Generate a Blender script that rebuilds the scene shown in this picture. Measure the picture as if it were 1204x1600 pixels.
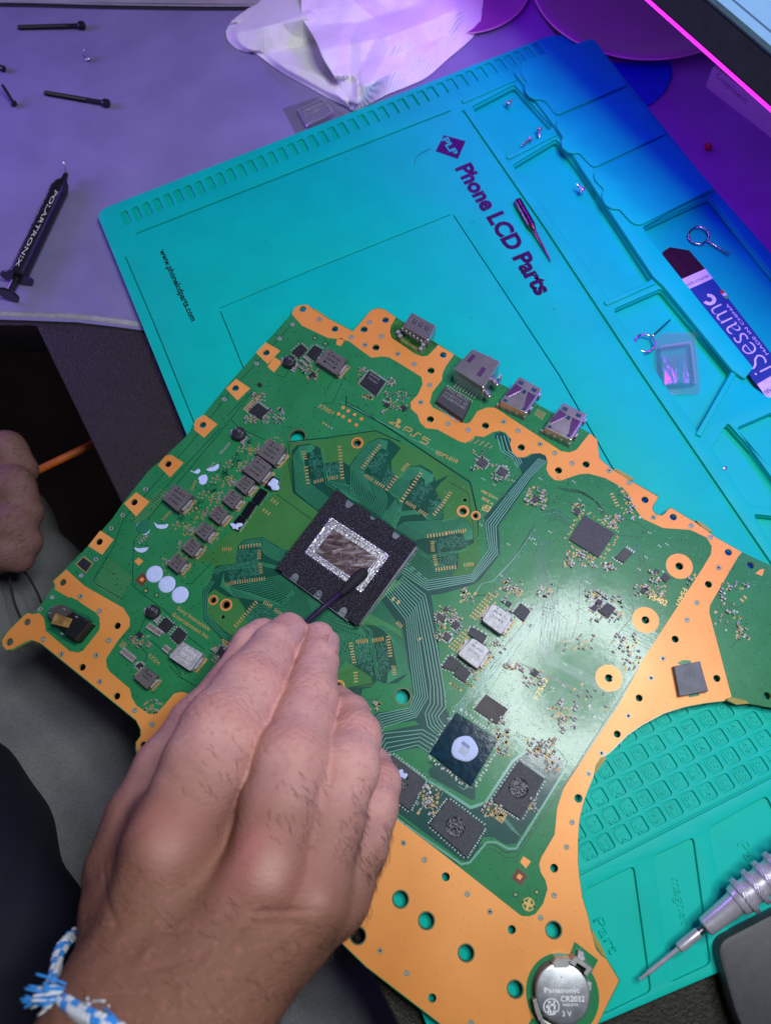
import bpy, bmesh, math, random
import numpy as np
from mathutils import Vector, Matrix

# units: 1 Blender unit = 1 cm
for o in list(bpy.data.objects): bpy.data.objects.remove(o)
S = bpy.context.scene
COL = S.collection
random.seed(7)

# ------------------------------------------------------------- camera
FPX, W0, H0 = 1170.0, 1204.0, 1600.0
TILT, ROLL, DIST = math.radians(20.2), 0.19, 31.0
_s, _c = math.sin(TILT), math.cos(TILT)
_n = math.hypot(ROLL, 1)
zc = np.array([-ROLL/_n*_s, 1/_n*_s, _c])          # world up seen by the camera
xc = np.array([1., 0, 0]) - zc[0]*zc; xc /= np.linalg.norm(xc)
yc = np.cross(zc, xc)
CM = np.array([xc, yc, zc])                         # camera -> world
CAMZ = DIST*_c
cam = bpy.data.cameras.new('camera'); camo = bpy.data.objects.new('camera', cam); COL.objects.link(camo)
m4 = Matrix.Identity(4)
for i in range(3):
    for j in range(3): m4[i][j] = CM[i, j]
m4[2][3] = CAMZ
camo.matrix_world = m4
cam.sensor_fit = 'VERTICAL'; cam.sensor_height = 36; cam.sensor_width = 27; cam.lens = 36*FPX/H0
cam.clip_start = 1; cam.clip_end = 2000
cam.dof.use_dof = True; cam.dof.focus_distance = 30.0; cam.dof.aperture_fstop = 0.115
S.camera = camo

# ------------------------------------------------------------- world, lamps, exposure
S.view_settings.view_transform = 'Standard'; S.view_settings.look = 'None'
S.view_settings.exposure = 0; S.view_settings.gamma = 1
wd = bpy.data.worlds.new('World'); S.world = wd; wd.use_nodes = True
bg = wd.node_tree.nodes['Background']; bg.inputs[0].default_value = (0.5, 0.5, 0.7, 1); bg.inputs[1].default_value = 0.095

def P(x, y, z=0.0):
    d = CM @ np.array([(x-602.)/FPX, -(y-800.)/FPX, -1.])
    k = (CAMZ-z)/-d[2]
    return Vector((d[0]*k, d[1]*k, z))

def area(name, loc, target, size, power, color, shape='DISK', size_y=None, spread=None):
    l = bpy.data.lights.new(name, 'AREA'); l.shape = shape; l.size = size
    if size_y: l.size_y = size_y
    l.energy = power; l.color = color
    if spread: l.spread = spread
    o = bpy.data.objects.new(name, l); COL.objects.link(o); o.location = loc
    o.rotation_euler = (Vector(target)-Vector(loc)).to_track_quat('-Z', 'Y').to_euler()
    return o
ZB = 0.5                                            # board's upper face; the repair mat's face is 0
_h = P(896, 1066, ZB); LZ = 46.0
_kl = Vector((_h.x + (_h.x-0)*(LZ-ZB)/(CAMZ-ZB), _h.y + (_h.y-0)*(LZ-ZB)/(CAMZ-ZB), LZ))
# a ring lamp: its round reflection is the glare on the board
_rx = (_kl-Vector(_h)).normalized(); _ra = _rx.cross(Vector((0, 1, 0))).normalized(); _rb = _rx.cross(_ra)
for _i in range(12):
    _t = 2*math.pi*_i/12
    _o = _kl+(_ra*math.cos(_t)+_rb*math.sin(_t))*6.5
    area('ring_lamp', _o, Vector(_h)+(_o-_kl), 4.6, 22300/12, (0.91, 0.97, 1.0))
MZ = 8.8                                            # height of the monitor's lower edge
_e0, _e1 = P(1015, 0, MZ), P(1204, 168, MZ)
_ed = (_e1-_e0).normalized()
_l = area('led_strip_lamp', (_e0+_e1)/2-_ed*2-Vector((0, 0, 0.5)), (0, 0, 0), 40.0, 3000, (0.30, 0.0, 1.0), 'RECTANGLE', 0.5)
_z = -(P(900, 330, 0)-(_e0+_e1)/2); _z = (_z-_ed*_z.dot(_ed)).normalized(); _y = _z.cross(_ed)
_l.rotation_euler = Matrix((_ed, _y, _z)).transposed().to_euler()
area('purple_room_lamp', (-46, 36, 13), (-8, 28, 0), 16.0, 3100, (0.36, 0.19, 1.0), 'DISK', spread=math.radians(88))

# ------------------------------------------------------------- helpers
_mats = {}
def nt_mat(name):
    m = bpy.data.materials.new(name); m.use_nodes = True
    nt = m.node_tree
    return m, nt, nt.nodes['Principled BSDF']
def mat(name, col, rough=0.5, metal=0.0, var=0.12, vscale=3.0, bump=0.0, bscale=40.0, spec=0.5, coat=0.0,
        emit=None, estr=0.0, col2=None, bdetail=3.0, alpha=None, trans=0.0, ior=1.45, rvar=0.0, thr=None, bdist=0.02, sss=0.0):
    if name in _mats: return _mats[name]
    m, nt, b = nt_mat(name); N = nt.nodes; L = nt.links
    b.inputs['Roughness'].default_value = rough; b.inputs['Metallic'].default_value = metal
    b.inputs['Specular IOR Level'].default_value = spec
    b.inputs['Coat Weight'].default_value = coat; b.inputs['Coat Roughness'].default_value = 0.08
    b.inputs['Transmission Weight'].default_value = trans; b.inputs['IOR'].default_value = ior
    tc = N.new('ShaderNodeTexCoord'); nz = N.new('ShaderNodeTexNoise')
    nz.inputs['Scale'].default_value = vscale; nz.inputs['Detail'].default_value = 6
    L.new(tc.outputs['Object'], nz.inputs['Vector'])
    cr = N.new('ShaderNodeValToRGB')
    c = Vector(col[:3]); c2 = Vector(col2[:3]) if col2 else None
    a = tuple(max(0, v*(1-var)) for v in c)+(1,); d = (tuple(c2) if c2 else tuple(v*(1+var) for v in c))+(1,)
    cr.color_ramp.elements[0].color = a; cr.color_ramp.elements[1].color = d
    lo, hi = thr if thr else (0.35, 0.68)
    cr.color_ramp.elements[0].position = lo; cr.color_ramp.elements[1].position = hi
    L.new(nz.outputs['Fac'], cr.inputs['Fac']); L.new(cr.outputs['Color'], b.inputs['Base Color'])
    if rvar:
        mr = N.new('ShaderNodeMapRange'); mr.inputs['To Min'].default_value = max(0, rough-rvar); mr.inputs['To Max'].default_value = rough+rvar
        n3 = N.new('ShaderNodeTexNoise'); n3.inputs['Scale'].default_value = vscale*2.3; n3.inputs['Detail'].default_value = 5
        L.new(tc.outputs['Object'], n3.inputs['Vector'])
        L.new(n3.outputs['Fac'], mr.inputs['Value']); L.new(mr.outputs[0], b.inputs['Roughness'])
    if bump:
        n2 = N.new('ShaderNodeTexNoise'); n2.inputs['Scale'].default_value = bscale; n2.inputs['Detail'].default_value = bdetail
        L.new(tc.outputs['Object'], n2.inputs['Vector'])
        bp = N.new('ShaderNodeBump'); bp.inputs['Strength'].default_value = bump; bp.inputs['Distance'].default_value = bdist
        L.new(n2.outputs['Fac'], bp.inputs['Height']); L.new(bp.outputs['Normal'], b.inputs['Normal'])
    if sss:
        b.inputs['Subsurface Weight'].default_value = sss
        b.inputs['Subsurface Radius'].default_value = (0.5, 0.2, 0.1)
    if emit:
        b.inputs['Emission Color'].default_value = tuple(emit)+(1,); b.inputs['Emission Strength'].default_value = estr
    _mats[name] = m
    return m

def tag(o, label=None, cat=None, group=None, kind=None):
    if label: o['label'] = label
    if cat: o['category'] = cat
    if group: o['group'] = group
    if kind: o['kind'] = kind
    return o
def empty(name, loc=(0, 0, 0)):
    o = bpy.data.objects.new(name, None); COL.objects.link(o); o.location = loc; o.empty_display_size = 0.5
    return o
def link(name, me, m=None, parent=None, smooth=None):
    """me already in world coordinates"""
    o = bpy.data.objects.new(name, me); COL.objects.link(o)
    if m:
        if len(me.materials): me.materials.clear()
        for q in (m if isinstance(m, (list, tuple)) else [m]): me.materials.append(q)
    if smooth is not None:
        me.polygons.foreach_set('use_smooth', [True]*len(me.polygons))
        if smooth < 3.1:
            try: me.set_sharp_from_angle(angle=smooth)
            except Exception: pass
    if parent:
        o.parent = parent
        if parent.location.length or parent.parent:
            bpy.context.view_layer.update()
            o.matrix_parent_inverse = parent.matrix_world.inverted()
    return o
def from_bm(name, bm, m=None, parent=None, smooth=None):
    me = bpy.data.meshes.new(name); bmesh.ops.recalc_face_normals(bm, faces=bm.faces); bm.to_mesh(me); bm.free()
    return link(name, me, m, parent, smooth)

def xy(p, z): v = P(p[0], p[1], z); return (v.x, v.y)
def loopw(pts, z): return [xy(p, z) for p in pts]
def circw(px, py, rpx, z, n=20):
    c = P(px, py, z); k = (P(px+1, py, z)-c).length
    r = rpx*k
    return [(c.x+r*math.cos(2*math.pi*i/n), c.y+r*math.sin(2*math.pi*i/n)) for i in range(n)]
def roundpoly(pts, r, n=4):
    """rounds the corners of a world-xy polygon"""
    out = []; N = len(pts)
    for i in range(N):
        p0, p1, p2 = Vector(pts[i-1]), Vector(pts[i]), Vector(pts[(i+1) % N])
        a, b = p0-p1, p2-p1
        la, lb = a.length, b.length
        rr = min(r, la*0.45, lb*0.45)
        a = p1+a/la*rr; b = p1+b/lb*rr
        for k in range(n+1):
            t = k/n
            q = a*(1-t)**2+p1*2*t*(1-t)+b*t*t
            out.append((q.x, q.y))
    return out
def plate_mesh(name, loops, z0, z1, bev=0.0, bres=1):
    """filled 2-D curve with holes, extruded from z0 to z1"""
    cu = bpy.data.curves.new('c', 'CURVE'); cu.dimensions = '2D'; cu.fill_mode = 'BOTH'
    for lp in loops:
        sp = cu.splines.new('POLY'); sp.points.add(len(lp)-1)
        for q, (a, b) in zip(sp.points, lp): q.co = (a, b, 0, 1)
        sp.use_cyclic_u = True
    cu.extrude = max((z1-z0)/2-bev, 0.00005); cu.bevel_depth = bev; cu.bevel_resolution = bres
    cu.offset = -bev
    ob = bpy.data.objects.new('tmp', cu); COL.objects.link(ob)
    dg = bpy.context.evaluated_depsgraph_get()
    me = bpy.data.meshes.new_from_object(ob.evaluated_get(dg)); me.name = name
    bpy.data.objects.remove(ob); bpy.data.curves.remove(cu)
    me.transform(Matrix.Translation((0, 0, (z0+z1)/2)))
    bm = bmesh.new(); bm.from_mesh(me); bmesh.ops.remove_doubles(bm, verts=bm.verts, dist=1e-5); bm.to_mesh(me); bm.free()
    return me
def plate(name, loops, z0, z1, m, parent=None, bev=0.0, bres=1):
    me = plate_mesh(name, loops, z0, z1, bev, bres)
    return link(name, me, m, parent, 0.6 if bev and bres > 1 else None)
def flat(name, loops, z, m, parent=None, th=0.003): return plate(name, loops, z, z+th, m, parent)

def prism(bm, pts, z0, z1, bev=0.0, mi=0, top_scale=1.0):
    """convex polygon prism added to bm, bevelled upper rim"""
    c = sum((Vector(p) for p in pts), Vector((0, 0)))/len(pts)
    def ring(z, inset):
        r = []
        for p in pts:
            v = Vector(p)-c; l = v.length
            v = v*((l-inset)/l) if l > inset else v
            r.append(bm.verts.new((c.x+v.x, c.y+v.y, z)))
        return r
    rs = [ring(z0, 0)]
    if bev: rs += [ring(z1-bev, 0), ring(z1-bev*0.3, bev*0.4), ring(z1, bev*1.3)]
    else: rs.append(ring(z1, 0))
    n = len(pts); fs = []
    for a, b in zip(rs, rs[1:]):
        for i in range(n): fs.append(bm.faces.new((a[i], a[(i+1) % n], b[(i+1) % n], b[i])))
    fs.append(bm.faces.new(rs[-1])); fs.append(bm.faces.new(rs[0][::-1]))
    for f in fs: f.material_index = mi
    return fs
def chip(name, corners, h, m, parent, bev=0.015, r=0.0, zb=ZB, gap=0.0, label=None):
    """box whose upper face has the given photograph corners"""
    z = zb+h
    w = loopw(corners, z)
    if r: w = roundpoly(w, r, 3)
    bm = bmesh.new(); prism(bm, w, zb+gap, z, bev)
    o = from_bm(name, bm, m, parent)
    if label: o['label'] = label
    return o
def ribbon(bm, pts, w, z, mi=0, th=0.0):
    """flat strip along world-xy polyline"""
    n = len(pts)
    if n < 2: return
    L, R = [], []
    for i in range(n):
        p = Vector(pts[i])
        d0 = (p-Vector(pts[i-1])) if i else (Vector(pts[1])-p)
        d1 = (Vector(pts[i+1])-p) if i < n-1 else d0
        if d0.length < 1e-6: d0 = d1
        if d1.length < 1e-6: d1 = d0
        if d0.length < 1e-6: continue
        d0 = d0.normalized(); d1 = d1.normalized()
        n0 = Vector((-d0.y, d0.x)); n1 = Vector((-d1.y, d1.x))
        m = n0+n1
        if m.length < 0.2: m = n0
        m = m.normalized(); k = min(1.6, 1/max(0.3, m.dot(n0)))
        o = m*(w/2*k)
        L.append(bm.verts.new((p.x+o.x, p.y+o.y, z))); R.append(bm.verts.new((p.x-o.x, p.y-o.y, z)))
    for i in range(len(L)-1):
        f = bm.faces.new((R[i], R[i+1], L[i+1], L[i])); f.material_index = mi
def lathe_mesh(name, prof, p0, p1, seg=24, closed=True):
    """prof: (t along p0->p1 in cm, radius)"""
    p0 = Vector(p0); ax = (Vector(p1)-p0).normalized()
    q = ax.to_track_quat('Z', 'Y').to_matrix()
    bm = bmesh.new(); rings = []
    for t, r in prof:
        rings.append([bm.verts.new(p0+ax*t+q@Vector((max(r, 1e-4)*math.cos(a), max(r, 1e-4)*math.sin(a), 0))) for a in [2*math.pi*i/seg for i in range(seg)]])
    for a, b in zip(rings, rings[1:]):
        for i in range(seg): bm.faces.new((a[i], a[(i+1) % seg], b[(i+1) % seg], b[i]))
    if closed: bm.faces.new(rings[0][::-1]); bm.faces.new(rings[-1])
    bmesh.ops.recalc_face_normals(bm, faces=bm.faces)
    me = bpy.data.meshes.new(name); bm.to_mesh(me); bm.free(); return me
def tube(bm, pts, r, seg=8, mi=0, closed=False):
    """pts 3-D world; r number or list"""
    pts = [Vector(p) for p in pts]; n = len(pts); rings = []
    up = None
    for i, p in enumerate(pts):
        d = (pts[(i+1) % n]-pts[i-1]) if closed else (pts[min(i+1, n-1)]-pts[max(i-1, 0)])
        d.normalize()
        if up is None:
            up = Vector((0, 0, 1)) if abs(d.z) < 0.9 else Vector((1, 0, 0))
        a = d.cross(up).normalized(); b = a.cross(d).normalized(); up = b
        rr = r[i] if isinstance(r, (list, tuple)) else r
        rings.append([bm.verts.new(p+a*rr*math.cos(2*math.pi*k/seg)+b*rr*math.sin(2*math.pi*k/seg)) for k in range(seg)])
    rng = range(n if closed else n-1)
    for i in rng:
        A, B = rings[i], rings[(i+1) % n]
        for k in range(seg):
            f = bm.faces.new((A[k], A[(k+1) % seg], B[(k+1) % seg], B[k])); f.material_index = mi; f.smooth = True
    if not closed:
        for q in (rings[0][::-1], rings[-1]):
            f = bm.faces.new(q); f.material_index = mi
def text_mesh(name, s, p0, p1, z, hpx=None, flip=False, ext=0.002, bold=0.0, spacing=1.0):
    """lettering along baseline photograph p0 -> p1 on plane z, height = hpx photograph pixels"""
    cu = bpy.data.curves.new('t', 'FONT'); cu.body = s; cu.size = 1; cu.extrude = 0; cu.offset = bold; cu.space_character = spacing
    cu.resolution_u = 3
    ob = bpy.data.objects.new('t', cu); COL.objects.link(ob)
    dg = bpy.context.evaluated_depsgraph_get()
    me = bpy.data.meshes.new_from_object(ob.evaluated_get(dg)); me.name = name
    bpy.data.objects.remove(ob); bpy.data.curves.remove(cu)
    n = len(me.vertices); co = np.empty(n*3); me.vertices.foreach_get('co', co); co = co.reshape(-1, 3)
    a, b = P(p0[0], p0[1], z), P(p1[0], p1[1], z)
    x0, x1 = co[:, 0].min(), co[:, 0].max()
    u = (b-a); Lc = u.length; u.normalize(); v = Vector((-u.y, u.x, 0))
    sx = Lc/(x1-x0)
    k = (P(p0[0]+1, p0[1], z)-a).length
    sy = sx if hpx is None else hpx*k/0.7
    out = np.empty_like(co)
    X = (co[:, 0]-x0)*sx; Y = co[:, 1]*sy
    out[:, 0] = a.x+u.x*X+v.x*Y; out[:, 1] = a.y+u.y*X+v.y*Y; out[:, 2] = z
    me.vertices.foreach_set('co', out.ravel()); me.update()
    return me
def text(name, s, p0, p1, z, m, parent=None, hpx=None, bold=0.0, raise_=0.0, spacing=1.0):
    me = text_mesh(name, s, p0, p1, z, hpx, bold=bold, spacing=spacing)
    if raise_:
        bm = bmesh.new(); bm.from_mesh(me)
        r = bmesh.ops.extrude_face_region(bm, geom=bm.faces[:])
        for e in r['geom']:
            if isinstance(e, bmesh.types.BMVert): e.co.z += raise_
        bm.to_mesh(me); bm.free()
    return link(name, me, m, parent)
def scale_at(x, y, z): return (P(x+1, y, z)-P(x, y, z)).length
# ============================================================= the setting
ZT = -0.62
black_tex = mat('black_grain_table', (0.024, 0.021, 0.015), rough=0.5, spec=.3, bump=1.0, bscale=9.0, bdist=0.06, var=0.25, vscale=9, bdetail=8)
floor_m = mat('dark_brown_floor', (0.075, 0.045, 0.03), rough=0.8, vscale=0.1, var=0.4, bump=0.3, bscale=1)
def rect_plate(name, pts, z0, z1, m, parent=None, bev=0.0, r=0.0):
    w = loopw(pts, z1)
    if r: w = roundpoly(w, r, 6)
    return plate(name, [w], z0, z1, m, parent, bev)
o = rect_plate('table_top', [(-500, 508), (56, 508), (196, 800), (575, 1512), (625, 1612), (745, 1860), (2300, 1860), (2300, -900), (-700, -900)], ZT-2.5, ZT, black_tex, bev=0.1)
tag(o, kind='structure')
bm = bmesh.new()
v = [bm.verts.new(p) for p in ((-300, -300, -62), (300, -300, -62), (300, 300, -62), (-300, 300, -62))]
bm.faces.new(v)
o = from_bm('floor', bm, floor_m); tag(o, kind='structure')

# cloth desk mat, its stitched border and the pale surface beyond it
def cloth_mat(name, c, c2, s=60):
    m, nt, b = nt_mat(name); N, L = nt.nodes, nt.links
    tc = N.new('ShaderNodeTexCoord'); n1 = N.new('ShaderNodeTexNoise'); n1.inputs['Scale'].default_value = 0.35; n1.inputs['Detail'].default_value = 8
    w = N.new('ShaderNodeTexNoise'); w.inputs['Scale'].default_value = s; w.inputs['Detail'].default_value = 2
    cr = N.new('ShaderNodeValToRGB'); cr.color_ramp.elements[0].color = c+(1,); cr.color_ramp.elements[1].color = c2+(1,)
    cr.color_ramp.elements[0].position = 0.3; cr.color_ramp.elements[1].position = 0.7
    mx = N.new('ShaderNodeMix'); mx.data_type = 'RGBA'; mx.blend_type = 'OVERLAY'; mx.inputs[0].default_value = 0.35
    bp = N.new('ShaderNodeBump'); bp.inputs['Strength'].default_value = 0.5; bp.inputs['Distance'].default_value = 0.01
    for q in (n1, w): L.new(tc.outputs['Object'], q.inputs['Vector'])
    L.new(n1.outputs['Fac'], cr.inputs['Fac']); L.new(cr.outputs['Color'], mx.inputs[6]); L.new(w.outputs['Fac'], mx.inputs[7])
    L.new(mx.outputs[2], b.inputs['Base Color']); L.new(w.outputs['Fac'], bp.inputs['Height']); L.new(bp.outputs['Normal'], b.inputs['Normal'])
    b.inputs['Roughness'].default_value = 0.75; b.inputs['Specular IOR Level'].default_value = 0.3
    return m
grey_cloth = cloth_mat('grey_cloth', (0.185, 0.165, 0.31), (0.235, 0.21, 0.385))
pale_desk = mat('pale_desk', (0.36, 0.34, 0.36), rough=0.55, vscale=0.5)
hem_m = mat('hem_thread', (0.34, 0.34, 0.37), rough=0.8, bump=0.8, bscale=30)
black_rub = mat('black_rubber', (0.012, 0.012, 0.015), rough=0.7)
mx0 = empty('desk_mat', P(100, 300, ZT))
tag(mx0, 'grey cloth desk mat with a stitched hem under the screws and syringe', 'desk mat')
edge = [(-420, 492), (-60, 497), (40, 500), (120, 503), (180, 510), (217, 515), (330, 528), (1500, 640), (1900, 600)]
top = [(2000, -400), (1204, -260), (760, -60), (600, 0), (470, 12), (348, 14), (180, 12), (60, 9), (0, 8), (-420, 2)]
ZD = -0.5
plate('cloth', [loopw(edge+top, ZD)], ZD-0.1, ZD, grey_cloth, mx0)
plate('rubber_backing', [loopw([(x, y+3) for x, y in edge]+[(x, y-3) for x, y in top], ZD-0.1)], ZD-0.119, ZD-0.101, black_rub, mx0)
def spline(pts, n=8):
    out = []
    pts = [Vector(p) for p in pts]
    q = [pts[0]*2-pts[1]]+pts+[pts[-1]*2-pts[-2]]
    for i in range(1, len(q)-2):
        for k in range(n):
            t = k/n
            a, b, c, d = q[i-1], q[i], q[i+1], q[i+2]
            out.append(0.5*((2*b)+(c-a)*t+(2*a-5*b+4*c-d)*t*t+(3*b-a-3*c+d)*t**3))
    out.append(pts[-1]); return out
ep = spline([P(x, y-6, ZD) for x, y in edge[:7]], 40)
bm = bmesh.new()
# overlock stitches: one small loop after another
L0 = 0
res = []
for a, b in zip(ep, ep[1:]):
    n = max(1, int((b-a).length/0.075))
    for k in range(n): res.append((a.lerp(b, k/n), (b-a).normalized()))
for p, d in res:
    nn = Vector((-d.y, d.x, 0))
    h = 0.24*random.uniform(0.92, 1.05)
    pts = [p+nn*h+Vector((0, 0, 0.005)), p+nn*h*0.5+Vector((0, 0, 0.035)), p-nn*0.02+Vector((0, 0, 0.02)), p-nn*0.09+Vector((0, 0, -0.06))]
    tube(bm, pts, 0.032, 4)
o = from_bm('hem_stitching', bm, hem_m, mx0); o['kind'] = 'stuff'
bm = bmesh.new()
for i, (p, d) in enumerate(res):
    if i % 2: continue
    nn = Vector((-d.y, d.x, 0)); q = p-nn*0.17+Vector((0, 0, -0.05))
    tube(bm, [q-d*0.045, q+d*0.045], 0.02, 4)
o = from_bm('edge_thread', bm, mat('white_thread', (0.5, 0.5, 0.55), rough=0.7), mx0); o['kind'] = 'stuff'
bm = bmesh.new(); tube(bm, [p+Vector((0, 0, 0.0)) for p in spline([P(x, y+1, ZD) for x, y in reversed(top[2:])], 12)], 0.1, 8)
from_bm('black_piping', bm, black_rub, mx0)
bm = bmesh.new(); tube(bm, [p for p in spline([P(x, y-5, ZD) for x, y in reversed(top[2:])], 12)], 0.05, 8)
from_bm('hem_cord', bm, hem_m, mx0)
o = rect_plate('desk_surface', [(-400, -3), (400, 6), (600, -10), (760, -70), (2100, -420), (2300, -900), (-700, -900)], ZT+0.002, ZT+0.06, pale_desk)
tag(o, kind='structure')

# ============================================================= teal silicone repair mat
teal = mat('teal_silicone', (0.0, 0.46, 0.37), rough=0.5, var=0.04, vscale=0.6, bump=0.12, bscale=35, spec=0.18, rvar=0.06)
RM = empty('repair_mat', P(640, 300, ZD))
tag(RM, 'large teal silicone repair mat with trays and numbered pits under the circuit board', 'repair mat')
outer = loopw([(153, 338), (159, 327), (175, 320), (859, 55), (890, 56), (912, 62), (1115, 295), (1204, 396), (1896, 1190), (1204, 1484), (937, 1599), (706, 1700)], 0)
outer = roundpoly(outer, 0.25, 4)
holes = []
# anti-slip slots along the far edge
a0, a1 = P(197, 340, 0), P(842, 76, 0)
nsl = 41
du = (a1-a0)/nsl; dn = P(204, 354, 0)-P(192, 327, 0)
uu = du.normalized(); vv = Vector((-uu.y, uu.x, 0)); hl = 0.46
for i in range(nsl+1):
    c = a0+du*i; w = du.length*0.32
    q = [c+uu*w-vv*hl, c+uu*w+vv*hl, c-uu*w+vv*hl, c-uu*w-vv*hl]
    holes.append(('slot', roundpoly([(p.x, p.y) for p in q], 0.12, 3), 0.1))
def groove(pts, w, closed=False, z=0):
    """narrow groove outline following px polyline"""
    ps = [Vector(xy(p, z)) for p in pts]
    L, R = [], []
    for i, p in enumerate(ps):
        d = (ps[min(i+1, len(ps)-1)]-ps[max(i-1, 0)]).normalized(); n = Vector((-d.y, d.x))
        L.append(p+n*w/2); R.append(p-n*w/2)
    return [(q.x, q.y) for q in L+R[::-1]]
holes.append(('g', groove([(212, 365), (500, 252), (703, 173)], 0.10), 0))
holes.append(('g', groove([(196, 401), (240, 504), (300, 653), (340, 752), (420, 945)], 0.05), 0))
holes.append(('g', groove([(722, 172), (850, 358), (1000, 585), (1204, 884), (1300, 1025)], 0.16), 0))
# shallow square of the magnetic pad
holes.append(('g', groove([(343, 481), (500, 416), (704, 335)], 0.05), 0))
holes.append(('g', groove([(708, 336), (800, 475), (873, 586), (955, 729), (1003, 800)], 0.045), 0))
holes.append(('g', groove([(344, 486), (362, 530), (382, 580)], 0.045), 0))
# trays
T = [
 ([(736, 166), (803, 131), (863, 198), (796, 250)], .28),
 ([(800, 257), (868, 216), (905, 262), (1019, 436), (952, 468)], .28),
 ([(957, 483), (1032, 450), (1142, 579), (1089, 676)], .28),
 ([(1001, 356), (1108, 306), (1204, 425), (1330, 570), (1200, 622), (1170, 600)], .40),
 ([(1150, 668), (1210, 642), (1420, 900), (1340, 935)], .40),
 ([(1111, 700), (1136, 660), (1204, 735), (1260, 800), (1168, 788)], .28),
 ([(1176, 803), (1262, 812), (1430, 1060), (1340, 1090)], .28),
]
for t, d in T: holes.append(('tray', roundpoly(loopw(t, 0), 0.16, 4), d))
B = [
 [(912, 1391), (990, 1353), (1017, 1549), (937, 1588)],
 [(1020, 1338), (1083, 1308), (1110, 1506), (1046, 1536)],
 [(1106, 1294), (1197, 1243), (1290, 1440), (1146, 1497)],
 [(1222, 1232), (1330, 1180), (1420, 1380), (1320, 1425)],
]
for t in B: holes.append(('pit', roundpoly(loopw(t, 0), 0.18, 4), .14))
holes.append(('g', groove([(905, 1367), (1050, 1293), (1204, 1214), (1500, 1062)], 0.07), 0))
# numbered pits
numc = []
for a in range(-5, 8):
    for b in range(-4, 3):
        n = 88-8*a+b
        if n < 1 or n > 135: continue
        x = 804+(635+a*80.5+b*54)/3.01; y = 1000+(620-a*40+b*87)/3.01
        if x > 1245: continue
        if y < 1092 or x < 880+(1330-y)*0.02: continue
        numc.append((n, x, y))
ca, cb = P(1015, 1206, 0), P(1042, 1193, 0)
ua = (P(1149, 1140, 0)-P(1015, 1206, 0)).normalized(); ub = (P(1051, 1264, 0)-P(1015, 1206, 0)).normalized()
sa = (P(1149, 1140, 0)-P(1015, 1206, 0)).length/5*0.385; sb = (P(1051, 1264, 0)-P(1015, 1206, 0)).length/2*0.39
cells = []
for n, x, y in numc:
    c = P(x, y, 0)
    q = [c+ua*sa+ub*sb, c-ua*sa+ub*sb, c-ua*sa-ub*sb, c+ua*sa-ub*sb]
    lp = roundpoly([(p.x, p.y) for p in q], 0.1, 3)
    cells.append((n, c, lp)); holes.append(('cell', lp, .07))
ZL = -0.14
plate('face_layer', [outer]+[h[1] for h in holes], ZL, 0, teal, RM, bev=0.022, bres=2)
deep = [h for h in holes if h[0] == 'tray']
plate('middle_layer', [outer]+[h[1] for h in deep], -0.44, ZL-0.002, teal, RM)
plate('base_layer', [outer], ZD+0.004, -0.442, teal, RM, bev=0.0)
# pit floors raised to their own depths
for k, (kind, lp, d) in enumerate(holes):
    if kind in ('slot', 'cell', 'g') :
        depth = {'slot': 0.085, 'cell': 0.05, 'g': 0.05}[kind]
        if kind == 'cell': continue
bm = bmesh.new()
for kind, lp, d in holes:
    if kind == 'slot':
        vs = [bm.verts.new((a, b, -0.125)) for a, b in lp]; bm.faces.new(vs)
o = from_bm('slot_floor', bm, teal, RM)
cnt = 0
bm = bmesh.new()
for n, c, lp in cells:
    vs = [bm.verts.new((a, b, -0.09)) for a, b in lp]; bm.faces.new(vs)
from_bm('pit_floor', bm, teal, RM)
for n, c, lp in cells:
    # raised pad with its number
    q = [c+ua*sa*.78+ub*sb*.78, c-ua*sa*.78+ub*sb*.78, c-ua*sa*.78-ub*sb*.78, c+ua*sa*.78-ub*sb*.78]
    me = plate_mesh('number_pad', [roundpoly([(p.x, p.y) for p in q], 0.07, 3)], -0.089, -0.055, 0.01)
    pd = link('number_pad', me, teal, RM)
    s = str(n)
    k = scale_at(1015, 1206, 0)
    # baseline runs along ub, letters' tops towards ua
    half = (0.11*len(s))
    cu = bpy.data.curves.new('t', 'FONT'); cu.body = s; cu.size = 0.40; cu.align_x = 'CENTER'; cu.align_y = 'CENTER'; cu.extrude = 0.03; cu.offset = 0.004
    ob = bpy.data.objects.new('t', cu); COL.objects.link(ob); dg = bpy.context.evaluated_depsgraph_get()
    me = bpy.data.meshes.new_from_object(ob.evaluated_get(dg)); bpy.data.objects.remove(ob)
    vb = Vector((-ub.y, ub.x, 0))
    M = Matrix(((ub.x, vb.x, 0, c.x), (ub.y, vb.y, 0, c.y), (0, 0, 1, -0.05), (0, 0, 0, 1)))
    me.transform(M); me.name = 'number'
    link('number', me, teal, pd)
# tray lids
lids = [
 [(813, 106), (816, 96), (922, 60), (930, 63), (979, 132), (873, 178), (866, 176), (853, 158), (844, 154), (836, 155), (826, 150), (820, 142), (819, 134), (823, 127), (814, 116)],
 [(868, 192), (869, 186), (880, 180), (979.5, 136), (1040, 208), (937, 257), (928, 260), (922, 257), (904, 238), (896, 239), (886, 237), (878, 230), (876, 220), (879, 213), (870, 199)],
 [(927, 272), (930, 265), (1041, 211), (1115, 293), (1003, 350), (992, 350), (984, 345), (967, 326), (956, 326), (945, 319), (940, 309), (940, 300), (943, 295), (929, 281)],
]
lidtxt = ['corner storage lid at the top of the tray row', 'middle storage lid of the tray row', 'lowest storage lid beside the open tray']
for i, lp in enumerate(lids):
    w = roundpoly(loopw(lp, 0.33), 0.1, 4)
    lo = plate('tray_lid', [w], 0.215, 0.33, teal, RM, bev=0.045, bres=3)
    lo['label'] = lidtxt[i]
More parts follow.
